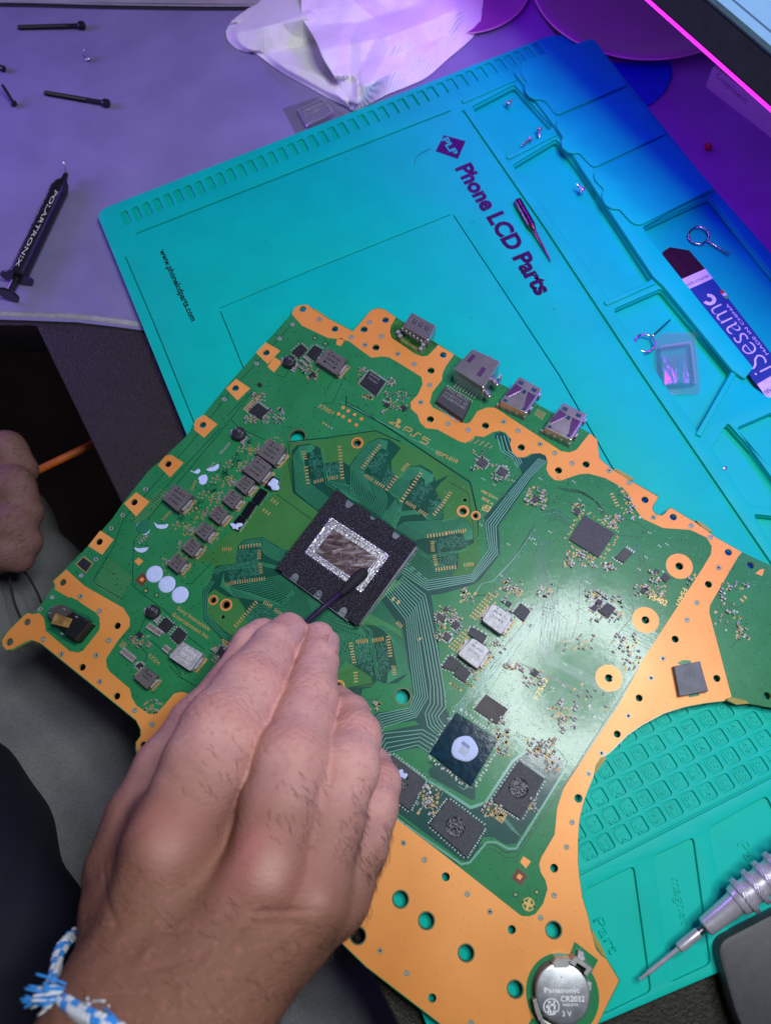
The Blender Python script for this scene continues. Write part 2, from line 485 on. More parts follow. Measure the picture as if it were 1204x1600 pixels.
# raised rim between the two rows of trays, carrying the lids
rimp = [(803, 112), (812, 103), (921, 63), (931, 66), (1112, 293), (1003, 354), (1030, 392), (1100, 480), (1176, 574), (1163, 592), (1143, 578), (1036, 447), (1020, 432), (905, 258), (866, 196)]
plate('tray_rim', [roundpoly(loopw(rimp, 0.205), 0.12, 4)], 0.003, 0.205, teal, RM, bev=0.04, bres=2)
for a, b in (((805, 122), (722, 158)), ((868, 208), (792, 246)), ((1022, 440), (945, 474)), ((1146, 582), (1090, 680))):
    A_, B_ = P(a[0], a[1], .1), P(b[0], b[1], .1); d_ = (B_-A_).normalized(); n_ = Vector((-d_.y, d_.x, 0))*.11
    plate('tray_divider', [[tuple((q+w_).xy) for q, w_ in ((A_, n_), (B_, n_), (B_, -n_), (A_, -n_))]], 0.002, 0.10, teal, RM, bev=0.04, bres=2)
# printing on the mat
ink = mat('black_print', (0.006, 0.006, 0.009), rough=0.34, spec=0.45, rvar=0.14, vscale=2, bump=.8, bscale=7)
zi = 0.002
text('lettering', 'Phone LCD Parts', (711, 263), (839, 463), zi, ink, RM, hpx=26, bold=0.045)['label'] = 'large black brand lettering'
text('lettering', 'www.phonelcdparts.com', (249, 392), (299, 503), zi, ink, RM, hpx=9, bold=0.03)['label'] = 'small black web address'
d = [(693, 211), (727, 220.5), (715, 248.5), (680, 236.5)]
plate('printed_diamond', [loopw(d, zi)], zi-0.001, zi+0.001, ink, RM)
text('lettering', 'PLP', (689, 218), (706, 243), zi+0.004, teal, RM, hpx=11, bold=0.03)
text('raised_lettering', 'Part', (925, 1438), (953, 1492), ZL, teal, RM, hpx=18, raise_=0.045, bold=-0.005)
text('raised_lettering', 'magnet', (1048, 1372), (1064, 1445), ZL, teal, RM, hpx=15, raise_=0.045)
text('raised_lettering', 'Part', (1150, 1318), (1180, 1372), ZL, teal, RM, hpx=18, raise_=0.045)
# crumbs, lint and scuffs on the mats
crumb = mat('dark_crumb', (0.03, 0.02, 0.03), rough=0.8)
bm = bmesh.new()
def speck(bm, x, y, z, r):
    c = P(x, y, z); n = random.randint(5, 7)
    a0 = random.random()*6; e = random.uniform(.4, 1)
    vs = [bm.verts.new((c.x+r*math.cos(a0+6.283*i/n)*random.uniform(.6, 1), c.y+e*r*math.sin(a0+6.283*i/n)*random.uniform(.6, 1), z+0.002)) for i in range(n)]
    t = bm.verts.new((c.x, c.y, z+r*0.5))
    for i in range(n): bm.faces.new((vs[i], vs[(i+1) % n], t))
for x, y in ((252, 85), (259, 87), (174, 145), (197, 181), (105, 186), (239, 37), (332, 178), (50, 230)): speck(bm, x, y, ZD, 0.04)
for i in range(150):
    x = random.uniform(180, 1100); y = random.uniform(130, 800)
    if y < 350-(x-150)*0.35 or x > 730+(y-170)*.68 or (x > 400 and y > 480-0*(x)) and y > 480+(x-460)*0.62: continue
    speck(bm, x, y, 0, random.uniform(0.008, 0.03))
for x, y in ((515, 275), (541, 248), (700, 369), (738, 346), (626, 257), (415, 376), (498, 394), (880, 246), (735, 497), (865, 483)): speck(bm, x, y, 0, 0.045)
for i in range(40):
    n, x, y = random.choice(numc); speck(bm, x+random.uniform(-9, 9), y+random.uniform(-9, 9), 0.0, random.uniform(0.012, 0.03))
o = from_bm('crumbs', bm, crumb); tag(o, 'tiny dark crumbs scattered over both mats', 'crumbs', kind='stuff')
bm = bmesh.new(); tube(bm, spline([P(673, 232, .03), P(660, 238, .05), P(651, 245, .04), P(647, 256, .02)], 6), 0.012, 5)
o = from_bm('hair_strand', bm, crumb); tag(o, 'short curved dark hair lying left of the printed diamond', 'hair')
# ============================================================= monitor, its light strip, box, dishes
e0, e1 = P(1015, 0, MZ), P(1204, 168, MZ)
ed = (e1-e0).normalized(); out_ = Vector((-ed.y, ed.x, 0))
if out_.dot(e0-P(800, 400, MZ)) < 0: out_ = -out_
mid = (e0+e1)/2
sl = math.radians(52)
upv = out_*math.cos(sl)+Vector((0, 0, 1))*math.sin(sl); nrm = ed.cross(upv).normalized()
if nrm.z < 0: nrm = -nrm
MN = empty('monitor', mid)
tag(MN, 'tilted monitor with a pale blue screen and dark bezel over the right corner', 'monitor')
bez = mat('bezel_black', (0.010, 0.012, 0.018), rough=0.35)
def slab(name, a0, a1, b0, b1, n0, n1, m, par, bev=0.05):
    bm = bmesh.new(); vs = []
    for n in (n0, n1):
        for a, b in ((a0, b0), (a1, b0), (a1, b1), (a0, b1)): vs.append(bm.verts.new(mid+ed*a+upv*b+nrm*n))
    for f in ((0, 1, 2, 3), (7, 6, 5, 4), (0, 4, 5, 1), (1, 5, 6, 2), (2, 6, 7, 3), (3, 7, 4, 0)): bm.faces.new([vs[i] for i in f])
    if bev: bmesh.ops.bevel(bm, geom=bm.edges[:], offset=bev, segments=2, affect='EDGES')
    return from_bm(name, bm, m, par)
slab('back_shell', -22, 24, 0, 26, -1.4, -0.2, bez, MN)
slab('lower_bezel', -22, 24, 0.0, 1.05, -0.19, 0.0, bez, MN)
slab('bezel_trim', -22, 24, 1.05, 1.25, -0.19, 0.05, mat('trim_teal_grey', (0.06, 0.11, 0.14), rough=0.4), MN)
slab('screen', -22, 24, 1.25, 25.5, -0.19, -0.12, mat('screen_pale_blue', (0.05, 0.05, 0.06), rough=0.2, emit=(0.20, 0.42, 0.80), estr=1.0), MN, 0)
slab('window_edge', -22, 24, 1.5, 1.56, -0.118, -0.11, mat('screen_line', (0.02, 0.02, 0.02), emit=(0.05, 0.12, 0.25), estr=1.0), MN, 0)
bm = bmesh.new(); tube(bm, [mid+ed*-22+nrm*-0.35-upv*0.08, mid+ed*24+nrm*-0.35-upv*0.08], 0.065, 8)
o = from_bm('led_strip', bm, mat('led_magenta', (0.3, 0.0, 0.3), emit=(1.0, 0.03, 0.85), estr=1.7)); tag(o, 'glowing magenta light strip along the lower edge of the monitor', 'light strip')
slabm = mat('stand_dark', (0.02, 0.02, 0.025), rough=0.4)
sb = bmesh.new(); tube(sb, [mid+upv*14-nrm*1.6+ed*6, Vector((mid.x, mid.y, ZT+0.3))+out_*14+ed*6], 1.2, 12); from_bm('stand_neck', sb, slabm, MN)

# card box with faint print
pbx = mat('box_card', (0.34, 0.30, 0.36), rough=0.5, var=0.05)
BX = empty('component_box', P(1180, 190, ZT)); tag(BX, 'purple-lit card box printed with the word components under the monitor', 'box')
w = [xy(p, ZD+0.0) for p in ((1101, 136), (1320, 305))]
a = Vector((w[0][0], w[0][1], 0)); b = Vector((w[1][0], w[1][1], 0)); dd = (b-a).normalized(); nn = Vector((-dd.y, dd.x, 0))
if nn.dot(P(1204, 60, 0)-a) < 0: nn = -nn
bm = bmesh.new(); z0, z1 = ZD+0.004, ZD+1.15
top_pts = [a, b, b+nn*5, a+nn*5]
prism(bm, [(p.x, p.y) for p in top_pts], z0, z1, 0.03); from_bm('carton', bm, pbx, BX)
# printed word on the front face
me = text_mesh('lettering', 'Components', (0, 0), (100, 0), 0)
co = np.array([v.co for v in me.vertices]); co -= co.min(0); wd_ = co[:, 0].max()
for v, c in zip(me.vertices, co):
    X, Y = c[0]/wd_*2.1, c[1]/wd_*2.1
    v.co = Vector((a.x, a.y, 0))+dd*(0.35+X)-nn*0.004+Vector((0, 0, z0+0.62+Y))
link('lettering', me, mat('faint_ink', (0.10, 0.06, 0.14), rough=0.5), BX)

# round glass dishes
dish_m = mat('violet_dish', (0.30, 0.04, 0.34), rough=0.12, spec=0.8, coat=0.6, var=0.1, vscale=0.3)
def dish(name, three, label, hs=1.0):
    A_, B_, C_ = [P(x, y, ZD+.7).xy for x, y in three]
    d_ = 2*(A_.x*(B_.y-C_.y)+B_.x*(C_.y-A_.y)+C_.x*(A_.y-B_.y))
    ux = (A_.length_squared*(B_.y-C_.y)+B_.length_squared*(C_.y-A_.y)+C_.length_squared*(A_.y-B_.y))/d_
    uy = (A_.length_squared*(C_.x-B_.x)+B_.length_squared*(A_.x-C_.x)+C_.length_squared*(B_.x-A_.x))/d_
    c = Vector((ux, uy, ZD+.004)); R = (A_-c.xy).length
    q = empty(name, c); tag(q, label, 'dish', 'glossy round dishes behind the repair mat')
    me = lathe_mesh('bowl', [(t_*hs, r_) for t_, r_ in ((0.0, R*0.55), (0.06, R*0.62), (0.42, R*0.88), (0.60, R*0.965), (0.64, R), (0.70, R), (0.72, R*0.97), (0.52, R*0.88), (0.14, R*0.6), (0.12, 0.01))], c, c+Vector((0, 0, 1)), 96)
    link('bowl', me, dish_m, q, 0.7)
    bm = bmesh.new(); tube(bm, [c+Vector((R*math.cos(t), R*math.sin(t), 0.67*hs)) for t in [2*math.pi*i/96 for i in range(96)]], 0.045, 8, closed=True)
    from_bm('rim', bm, mat('dish_rim', (0.55, 0.3, 0.45), rough=0.15), q)
dish('dish', ((839, 5), (945, 83), (1090, 81)), 'large violet dish at the far right beneath the monitor')
dish('dish', ((745, 38), (786, 25), (815, 2)), 'smaller violet dish half behind the paper towel', .35)
bm = bmesh.new(); w = roundpoly(loopw([(950, 98), (1048, 95), (1050, 118), (1040, 142), (1012, 167), (960, 140)], ZD+0.1), 0.35, 5); prism(bm, w, ZD+0.004, ZD+0.12, 0.03)  # blue shadow on the desk mat, built as a flat coloured patch
o = from_bm('shadow_patch', bm, mat('shadow_blue', (0.0, 0.05, 0.42), rough=0.5)); tag(o, 'flat deep blue patch standing in for the shadow beside the upper storage lid', 'shadow patch')
me = lathe_mesh('r', [(0, 0.03), (0.04, 0.12), (0.1, 0.16), (0.28, 0.17), (0.36, 0.1), (0.4, 0.02)], P(1106, 234, ZD+0.17), P(1105, 222, ZD+0.17), 12)
o = link('wire_cap', me, mat('red_plastic', (0.30, 0.01, 0.02), rough=0.4), None, 0.8); tag(o, 'tiny red cap lying alone on the violet desk mat', 'cap')
# ============================================================= the circuit board
def pcb_mat(name, c, c2, rough=0.10, spec=0.21, bump=0.11):
    m, nt, b = nt_mat(name); N, L = nt.nodes, nt.links
    tc = N.new('ShaderNodeTexCoord'); n1 = N.new('ShaderNodeTexNoise'); n1.inputs['Scale'].default_value = 0.8; n1.inputs['Detail'].default_value = 5
    n2 = N.new('ShaderNodeTexNoise'); n2.inputs['Scale'].default_value = 4.5; n2.inputs['Detail'].default_value = 4
    n3 = N.new('ShaderNodeTexNoise'); n3.inputs['Scale'].default_value = 1.6
    for q in (n1, n2, n3): L.new(tc.outputs['Object'], q.inputs['Vector'])
    cr = N.new('ShaderNodeValToRGB'); cr.color_ramp.elements[0].color = c+(1,); cr.color_ramp.elements[1].color = c2+(1,)
    cr.color_ramp.elements[0].position = 0.35; cr.color_ramp.elements[1].position = 0.65
    L.new(n1.outputs['Fac'], cr.inputs['Fac']); L.new(cr.outputs['Color'], b.inputs['Base Color'])
    bp = N.new('ShaderNodeBump'); bp.inputs['Strength'].default_value = bump; bp.inputs['Distance'].default_value = 0.02
    L.new(n2.outputs['Fac'], bp.inputs['Height']); L.new(bp.outputs['Normal'], b.inputs['Normal'])
    mr = N.new('ShaderNodeMapRange'); mr.inputs['To Min'].default_value = rough-0.04; mr.inputs['To Max'].default_value = rough+0.08
    L.new(n3.outputs['Fac'], mr.inputs['Value']); L.new(mr.outputs[0], b.inputs['Roughness'])
    b.inputs['Specular IOR Level'].default_value = spec
    b.inputs['Coat Weight'].default_value = 0.6; b.inputs['Coat Roughness'].default_value = 0.33; b.inputs['Coat IOR'].default_value = 1.4
    return m
M_green = pcb_mat('solder_mask_green', (0.018, 0.18, 0.062), (0.023, 0.205, 0.074))
M_lgreen = pcb_mat('solder_mask_light_green', (0.036, 0.165, 0.040), (0.044, 0.185, 0.048))
M_dgreen = pcb_mat('solder_mask_dark', (0.004, 0.060, 0.036), (0.006, 0.074, 0.044))
M_blue = pcb_mat('solder_mask_bluish', (0.005, 0.058, 0.048), (0.007, 0.070, 0.058))
M_trace = mat('trace_green', (0.05, 0.30, 0.14), rough=0.25, var=0.1, vscale=1)
M_tracew = mat('trace_bright', (0.14, 0.36, 0.27), rough=0.25, var=0.1, vscale=1)
M_line = mat('mask_groove_dark', (0.002, 0.045, 0.03), rough=0.3)
M_copper = mat('exposed_copper', (0.70, 0.25, 0.048), rough=0.40, metal=0.12, var=0.02, col2=(0.84, 0.34, 0.085), vscale=0.16, rvar=0.08, bump=0.04, bscale=8)
M_gold = mat('gold_pad', (0.42, 0.28, 0.11), rough=0.5, metal=0.3, var=0.2, vscale=8)
M_silk = mat('gold_print', (0.55, 0.33, 0.10), rough=0.4, metal=0.3, var=0.1)
M_solder = mat('solder', (0.36, 0.36, 0.38), rough=0.5, metal=0.4, var=0.2, vscale=10, bump=0.4, bscale=18)
M_steel = mat('connector_steel', (0.46, 0.43, 0.46), rough=0.28, metal=0.85, var=0.05, vscale=1.0, bump=0.05, bscale=3, rvar=0.05)
M_chip = mat('chip_black', (0.016, 0.016, 0.022), rough=0.45, var=0.25, vscale=5, bump=0.25, bscale=45)
M_chipg = mat('chip_charcoal', (0.040, 0.040, 0.052), rough=0.55, var=0.3, vscale=14, bump=0.5, bscale=40, bdetail=6)
M_ind = mat('inductor_grey', (0.105, 0.092, 0.092), rough=0.55, var=0.12, vscale=6, bump=0.4, bscale=30)
M_indl = mat('inductor_silver', (0.40, 0.40, 0.41), rough=0.5, metal=0.35, var=0.18, vscale=7, bump=0.5, bscale=34)
M_dark = mat('dark_marking', (0.012, 0.012, 0.014), rough=0.5)
M_mark = mat('pale_marking', (0.22, 0.22, 0.25), rough=0.5)
M_cap = mat('ceramic_cap', (0.22, 0.17, 0.13), rough=0.5, var=0.25, vscale=7)
M_capd = mat('dark_passive', (0.03, 0.028, 0.03), rough=0.4)
M_paste = mat('pale_blue_paste', (0.50, 0.58, 0.86), rough=0.62, var=0.04, vscale=4, bump=0.25, bscale=7, bdist=0.03, spec=0.3)
M_fr4 = mat('board_edge', (0.33, 0.29, 0.09), rough=0.6, var=0.2)
M_hole = mat('hole_plating', (0.05, 0.04, 0.03), rough=0.5)
M_black = mat('black_plastic', (0.008, 0.008, 0.010), rough=0.4, var=0.2)

BD = empty('circuit_board', P(640, 900, ZB-0.16))
tag(BD, 'large green circuit board with orange copper borders lying across the teal mat', 'circuit board')
board = [(456, 490), (460, 481), (467, 477), (476, 476), (481, 476), (486, 481), (509, 495), (551, 517), (566, 500), (575, 489), (581, 483), (592, 481), (601, 483), (619, 496), (685, 538), (710, 554),
 (779, 598), (921, 677), (932, 686), (937, 717), (955, 732), (983, 750), (1028, 775), (1025, 783), (1020, 791), (1019, 797), (1025, 803), (1033, 805), (1038, 801), (1042, 795), (1048, 793), (1086, 816), (1116, 838), (1159, 863), (1204, 884), (1330, 950),
 (1330, 1130), (1204, 1105), (1169, 1099), (1166, 1095), (1150, 1091), (1143, 1090), (1134, 1092), (1131, 1096), (1103, 1099), (1070, 1105), (1037, 1115), (1003, 1133), (980, 1149), (953, 1176), (945, 1182), (937, 1184), (930, 1194), (929, 1200), (927, 1213), (919, 1233), (912, 1252), (905, 1282), (903, 1316), (903, 1345), (905, 1369), (910, 1403), (919, 1433), (923, 1450), (925, 1462), (932, 1480), (940, 1492), (947, 1497), (968, 1532), (934, 1600), (905, 1660), (760, 1662), (686, 1600),
 (571, 1511), (523, 1464), (300, 1262), (213, 1178), (211, 1170), (212, 1160), (219, 1150), (219, 1140), (213, 1127), (66, 1008), (60, 1003), (50, 1001), (42, 1004), (20, 1016), (10, 1017), (4, 1010), (2, 1000), (5, 993), (12, 986), (37, 961), (43, 956), (51, 959), (60, 951), (85, 915), (82, 908), (103, 888), (138, 853), (176, 810), (193, 785), (233, 735), (246, 724), (289, 684), (352, 606), (399, 553)]
# (x, y, r, kind) kind: h plain hole, s silver ring via, c copper ring, b big hole with ring
H = []
def hh(kind, r, *pts):
    for p in pts: H.append((p[0], p[1], r, kind))
hh('s', 2.6, (499, 499), (548.5, 527), (577, 504), (596, 525.6), (570, 539), (621, 553), (647, 569), (671, 601.6), (657, 628.6), (699.6, 662), (730.6, 672), (786, 659), (808.6, 673), (843, 694), (866, 708), (893, 724), (951, 735.5), (982, 754.5),
   (1020, 808.6), (1079, 821.6), (1109, 839.5), (1122, 887), (1088, 942), (1072.5, 969), (1035, 1029), (1016.6, 1059.5), (981, 1118.6), (939, 1176.7), (919, 1209), (893, 1285), (884.4, 1323.6), (865, 1399), (844, 1434),
   (630, 1317), (662.5, 1343.5), (729.6, 1397), (765, 1424.6), (544, 1444), (593.7, 1485.7), (635, 1520.6), (736, 1598), (126, 932), (155.5, 955), (170, 1001), (150.5, 1024), (156, 1065), (211, 1110), (238, 1132), (68, 999), (96, 1022.6),
   (437, 529), (400.7, 568), (350.5, 624), (227.6, 764.5), (192, 805), (174, 825.5), (457, 507), (150, 874), (127, 899.5), (82, 933), (63, 952))
hh('h', 5.2, (473, 483), (523, 514), (602, 500), (692, 554.5), (416, 551), (368, 606.6), (317, 664), (263, 725), (210, 784.7), (155.5, 846.5), (98.7, 910), (43, 972), (129, 1042.5), (183.7, 977.7), (183, 1087.7), (284, 1100.6), (224.6, 1164))
hh('h', 5.6, (568.5, 514.6), (587, 543), (673, 579), (672, 655), (758, 665), (814, 699), (872, 735), (915, 725.6), (1007, 781), (1051, 808), (1137, 863), (1106, 913), (1054, 998.7), (997.7, 1090.7), (1119, 1060), (1172, 883), (963.5, 1147), (15.6, 1003))
hh('h', 6.4, (903, 1247.5), (865, 1356.5), (696, 1370), (799, 1452.5), (675, 1559.5))
hh('b', 11.5, (864.5, 1453), (804.6, 1545.5), (625.6, 1405), (666, 1438.5), (728, 1489), (559, 1462), (465, 682.4), (629, 1088))
hh('c', 5.4, (558, 692), (723, 798.7), (353.5, 945), (529, 1072))
hh('c', 4.0, (743, 805.6), (333.5, 937.5))
hh('h', 3.0, (726, 781), (348, 964))
hh('d', 6.2, (1060.5, 884.7), (1007.7, 968.8), (950.5, 1059.5))
hh('h', 6.0, (1198, 1087))
hl = [circw(x, y, r, ZB, 18) for x, y, r, k in H]
plate('green_laminate', [loopw(board, ZB)]+hl, ZB-0.02, ZB, M_green, BD)
plate('laminate_core', [loopw(board, ZB)]+[circw(x, y, r+0.15, ZB, 18) for x, y, r, k in H], ZB-0.17, ZB-0.0205, M_fr4, BD)
# the big exposed copper border
cop = [(456, 491), (460, 481), (467, 477.5), (476, 476.5), (481, 476.5), (486, 481.5), (509, 496), (551, 518), (567, 500), (575, 490), (581, 484), (592, 482), (601, 484), (618, 496),
 (610, 510), (609, 520), (612, 528), (648, 553), (659, 557), (668, 556), (678, 546), (684, 539), (709, 554),
 (697, 571), (691, 583), (690, 594), (675, 613), (671, 629), (676, 637), (726, 662), (733, 661), (739, 653), (745, 643), (759, 637), (773, 637), (800, 655), (876, 705), (889, 707), (900, 703), (919, 679), (922, 678), (932, 687), (936, 717), (955, 733), (983, 751), (1027, 776), (1024, 783), (1019, 790), (1018, 797), (1024, 804), (1033, 806), (1039, 802), (1043, 796), (1048, 794), (1086, 817), (1116, 839), (1158, 863),
 (1152, 870), (1108, 946), (1107, 957), (1140, 1082), (1142, 1089), (1133, 1092), (1130, 1095), (1103, 1098), (1070, 1104), (1037, 1114), (1003, 1132), (980, 1148), (952, 1175), (940, 1180), (928, 1198), (926, 1213), (918, 1233), (911, 1252), (904, 1282), (902, 1316), (902, 1345), (904, 1369), (909, 1403), (918, 1433), (922, 1452), (930, 1482), (938, 1493), (946, 1498), (966, 1532), (933, 1599), (904, 1658), (761, 1660), (686, 1598),
 (571, 1509), (523, 1462), (300, 1260), (214, 1177), (213, 1160), (220.5, 1150), (220.5, 1140), (213, 1125), (66, 1006), (50, 999.5), (40, 1003), (20, 1014), (10, 1015), (5, 1009), (4, 1000), (13, 987), (38, 962), (44, 958), (51, 960),
 (62, 958), (74, 972), (72, 984), (112, 1017), (122, 1020), (130, 1017), (155, 985), (157, 975), (152, 963), (121, 937), (108, 934), (86, 921), (87, 914), (84, 908), (104, 890),
 (133, 916), (193, 950), (203, 966), (203, 979), (186, 999), (166, 1029), (167, 1042), (172, 1050), (203, 1076), (206, 1090), (213, 1102), (233, 1116), (245, 1114), (256, 1103), (272, 1084), (284, 1081), (300, 1086), (330, 1110), (560, 1234), (615, 1277), (666, 1315), (726, 1362), (806, 1425), (814, 1431), (826, 1432),
 (836, 1428), (848, 1412), (855, 1389), (852, 1376), (844, 1362), (842, 1350), (845, 1340), (866, 1304), (870, 1262), (880, 1232), (967, 1100), (1003, 1032), (1096, 889), (1110, 866), (1111, 853), (1103, 840), (1078, 828), (1035, 825), (1003, 810), (990, 793), (980, 771), (972, 762), (945, 747), (919, 740), (905, 741), (892, 745), (876, 751), (866, 750), (857, 742), (853, 733), (855, 722), (852, 712), (843, 708), (829, 709), (818, 715), (808, 714), (800, 707), (797, 697), (798, 686), (789, 676), (780, 673), (770, 675), (755, 683), (743, 681), (735, 687), (727, 692), (718, 690), (701, 681), (683, 671), (665, 669), (656, 660), (652, 648), (642, 639), (641, 629), (653, 616), (660, 600), (658, 589), (621, 566), (607, 558), (596, 557), (580, 559), (562, 546), (545, 533), (532, 530), (512, 528), (472, 509)]
ZC = ZB+0.001
disc = [circw(x, y, {'c': 9.5 if r > 5 else 7.5, 'd': 21}[k], ZC, 32) for x, y, r, k in H if k in 'cd']
inside_c = lambda x, y: True
def pip(x, y, poly):
    c = False; n = len(poly)
    for i in range(n):
        x1, y1 = poly[i]; x2, y2 = poly[i-1]
        if (y1 > y) != (y2 > y) and x < (x2-x1)*(y-y1)/(y2-y1)+x1: c = not c
    return c
ch = []
for x, y, r, k in H:
    if pip(x, y, cop): ch.append(circw(x, y, r+{'s': 1.6, 'h': 0.1, 'b': 2.2}.get(k, 0.3), ZC, 20))
coincut = circw(878, 1553, 55, ZC, 40)
plate('copper_border', [loopw(cop, ZC)]+ch, ZC, ZC+0.005, M_copper, BD)
for poly in ([(400, 551), (415, 535), (438, 548), (418, 569)], [(428, 558), (441, 566), (428, 582), (418, 573)], [(353, 607), (369, 592), (391, 607), (371, 626)], [(303, 663), (306, 656), (319, 648), (340, 663), (319, 684), (304, 672)],
             [(247, 727), (259, 712), (268, 711), (287, 723), (266, 746)], [(194, 787), (213, 769), (234, 784), (213, 807)], [(138, 853), (157, 829), (178, 843), (160, 867)],
             [(817, 1338), (829, 1346), (821, 1357), (812, 1347)], [(526, 531), (534, 528), (537, 534), (532, 541), (525, 538)], [(210, 877), (217, 871), (224, 877), (217, 884)], [(1186, 890), (1193, 889), (1190, 900), (1179, 896)]):
    hs = [circw(x, y, r+0.1, ZC, 16) for x, y, r, k in H if pip(x, y, poly)]
    plate('copper_pad', [loopw(poly, ZC)]+hs, ZC, ZC+0.005, M_copper, BD)
for x, y, r, k in H:
    if k in 'cd':
        R = 9.5 if r > 5 else 7.5
        if k == 'd': R = 21
        plate('copper_ring', [circw(x, y, R, ZC, 32), circw(x, y, r+(1.8 if k == 'c' else 0.1), ZC, 24)], ZC, ZC+0.005, M_copper, BD)
        if k == 'c': plate('bronze_collar', [circw(x, y, r+1.7, ZC, 24), circw(x, y, r, ZC, 24)], ZC, ZC+0.003, mat('bronze', (0.28, 0.12, 0.06), rough=0.4, metal=0.4), BD)
    elif k == 's':
        plate('via_mask', [circw(x, y, r+1.6, ZC, 20), circw(x, y, r+0.7, ZC, 20)], ZC-0.0005, ZC+0.003, M_green, BD)
        q = plate('silver_via', [circw(x, y, r+0.8, ZC, 20), circw(x, y, r-0.9, ZC, 16)], ZB-0.1, ZC+0.012, M_solder, BD, bev=0.01)
        if (int(x*7) % 3): flat('via_plug', [circw(x, y, r-0.9, ZC, 14)], ZB-0.03, mat('plug', (0.25, 0.25, 0.26), rough=0.5), BD)
    elif k == 'b':
        plate('hole_mask_ring', [circw(x, y, r+2.2, ZC, 30), circw(x, y, r, ZC, 30)], ZC-0.0005, ZC+0.003, mat('ring_olive', (0.10, 0.12, 0.05), rough=0.4), BD)
        plate('hole_wall', [circw(x, y, r+0.2, ZC, 30), circw(x, y, r, ZC, 30)], ZB-0.16, ZC-0.001, M_hole, BD)
# green islands standing in the copper
def island(pts, m=M_green, dz=0.0, name='mask_patch'):
    return flat(name, [loopw(pts, ZC)], ZC+0.0055+dz, m, BD, 0.002)
isl = circw(878, 1553, 57, ZC, 44)
flat('mask_patch', [isl], ZC+0.0055, M_green, BD, 0.002)
flat('mask_patch', [loopw([(886, 1500), (897, 1471), (934, 1500), (918, 1530)], ZC)], ZC+0.0080, M_green, BD, 0.002)
flat('mask_patch', [loopw([(830, 1590), (870, 1610), (850, 1650), (810, 1630)], ZC)], ZC+0.0080, M_green, BD, 0.002)

# ---- lighter and darker mask regions
LV = [0]
def region(pts, m, lvl, name, holes=True):
    hs = [circw(x, y, r+0.1, ZB, 16) for x, y, r, k in H if pip(x, y, pts)] if holes else []
    LV[0] += 1
    return plate(name, [loopw(pts, ZB)]+hs, ZB-0.002, ZB+0.00016*LV[0], m, BD)
region([(425, 775), (452, 706), (452, 690), (476, 690), (512, 686), (586, 673), (690, 720), (736, 765), (745, 800), (748, 860), (748, 880), (735, 897), (670, 907), (560, 985), (540, 1160), (380, 1010), (345, 1000), (318, 968), (316, 925), (335, 890), (330, 880), (300, 880), (360, 832), (392, 800)], M_lgreen, 1, 'light_mask_zone')
D = [
 ('blue', [(668, 905), (735, 897), (747, 882), (762, 858), (757, 825), (756, 808), (815, 740), (808, 722), (790, 712), (782, 690), (772, 684), (774, 676), (786, 677), (800, 688), (806, 700), (822, 716), (834, 708), (850, 709), (856, 716), (832, 745), (778, 823), (780, 838), (781, 866), (750, 906), (740, 913), (690, 928), (672, 930), (650, 915)]),
 ('blue', [(640, 900), (672, 928), (676, 945), (690, 1050), (698, 1110), (705, 1125), (672, 1180), (655, 1168), (620, 1174), (600, 1196), (585, 1200), (560, 1150), (568, 1130), (590, 1113), (636, 1108), (646, 1092), (642, 1060), (632, 1010), (630, 985), (600, 960), (580, 950)]),
 ('dark', [(500, 802), (459, 771), (455, 720), (456, 704), (464, 696), (484, 693), (500, 700), (505, 724), (535, 720), (545, 728), (575, 691), (592, 684), (608, 686), (626, 700), (611, 720), (612, 738), (622, 748), (642, 728), (658, 727), (674, 736), (680, 752), (700, 742), (684, 765), (694, 785), (696, 797), (690, 816), (718, 809), (731, 814), (739, 830), (740, 848), (716, 861), (715, 888), (706, 900), (672, 905), (640, 915), (600, 900)]),
 ('dark', [(450, 860), (436, 855), (410, 839), (382, 843), (372, 852), (370, 865), (368, 880), (338, 884), (332, 893), (331, 903), (316, 923), (318, 968), (345, 998), (372, 1010), (380, 1005), (350, 985), (326, 962), (324, 935), (335, 920), (352, 932), (372, 935), (382, 950), (385, 990), (400, 1010), (560, 1100), (600, 960), (440, 880)]),
 ('dark', [(560, 970), (600, 940), (632, 980), (634, 1020), (640, 1046), (632, 1058), (620, 1068), (600, 1068), (588, 1062), (580, 1074), (540, 1082), (538, 1076), (580, 1060), (562, 1045), (541, 1032), (520, 1056), (500, 1060), (500, 980)]),
 ('blue', [(603, 1182), (612, 1174), (672, 1218), (738, 1262), (760, 1250), (800, 1190), (836, 1165), (880, 1190), (875, 1215), (806, 1318), (790, 1320), (770, 1308), (755, 1308), (735, 1345), (720, 1344), (606, 1258), (590, 1230)]),
 ('blue', [(664, 1190), (690, 1190), (720, 1218), (742, 1222), (742, 1248), (736, 1250), (672, 1214)]),
]
for kk, pts in D: region(pts, M_dgreen if kk == 'dark' else M_blue, 2, 'dark_trace_zone')
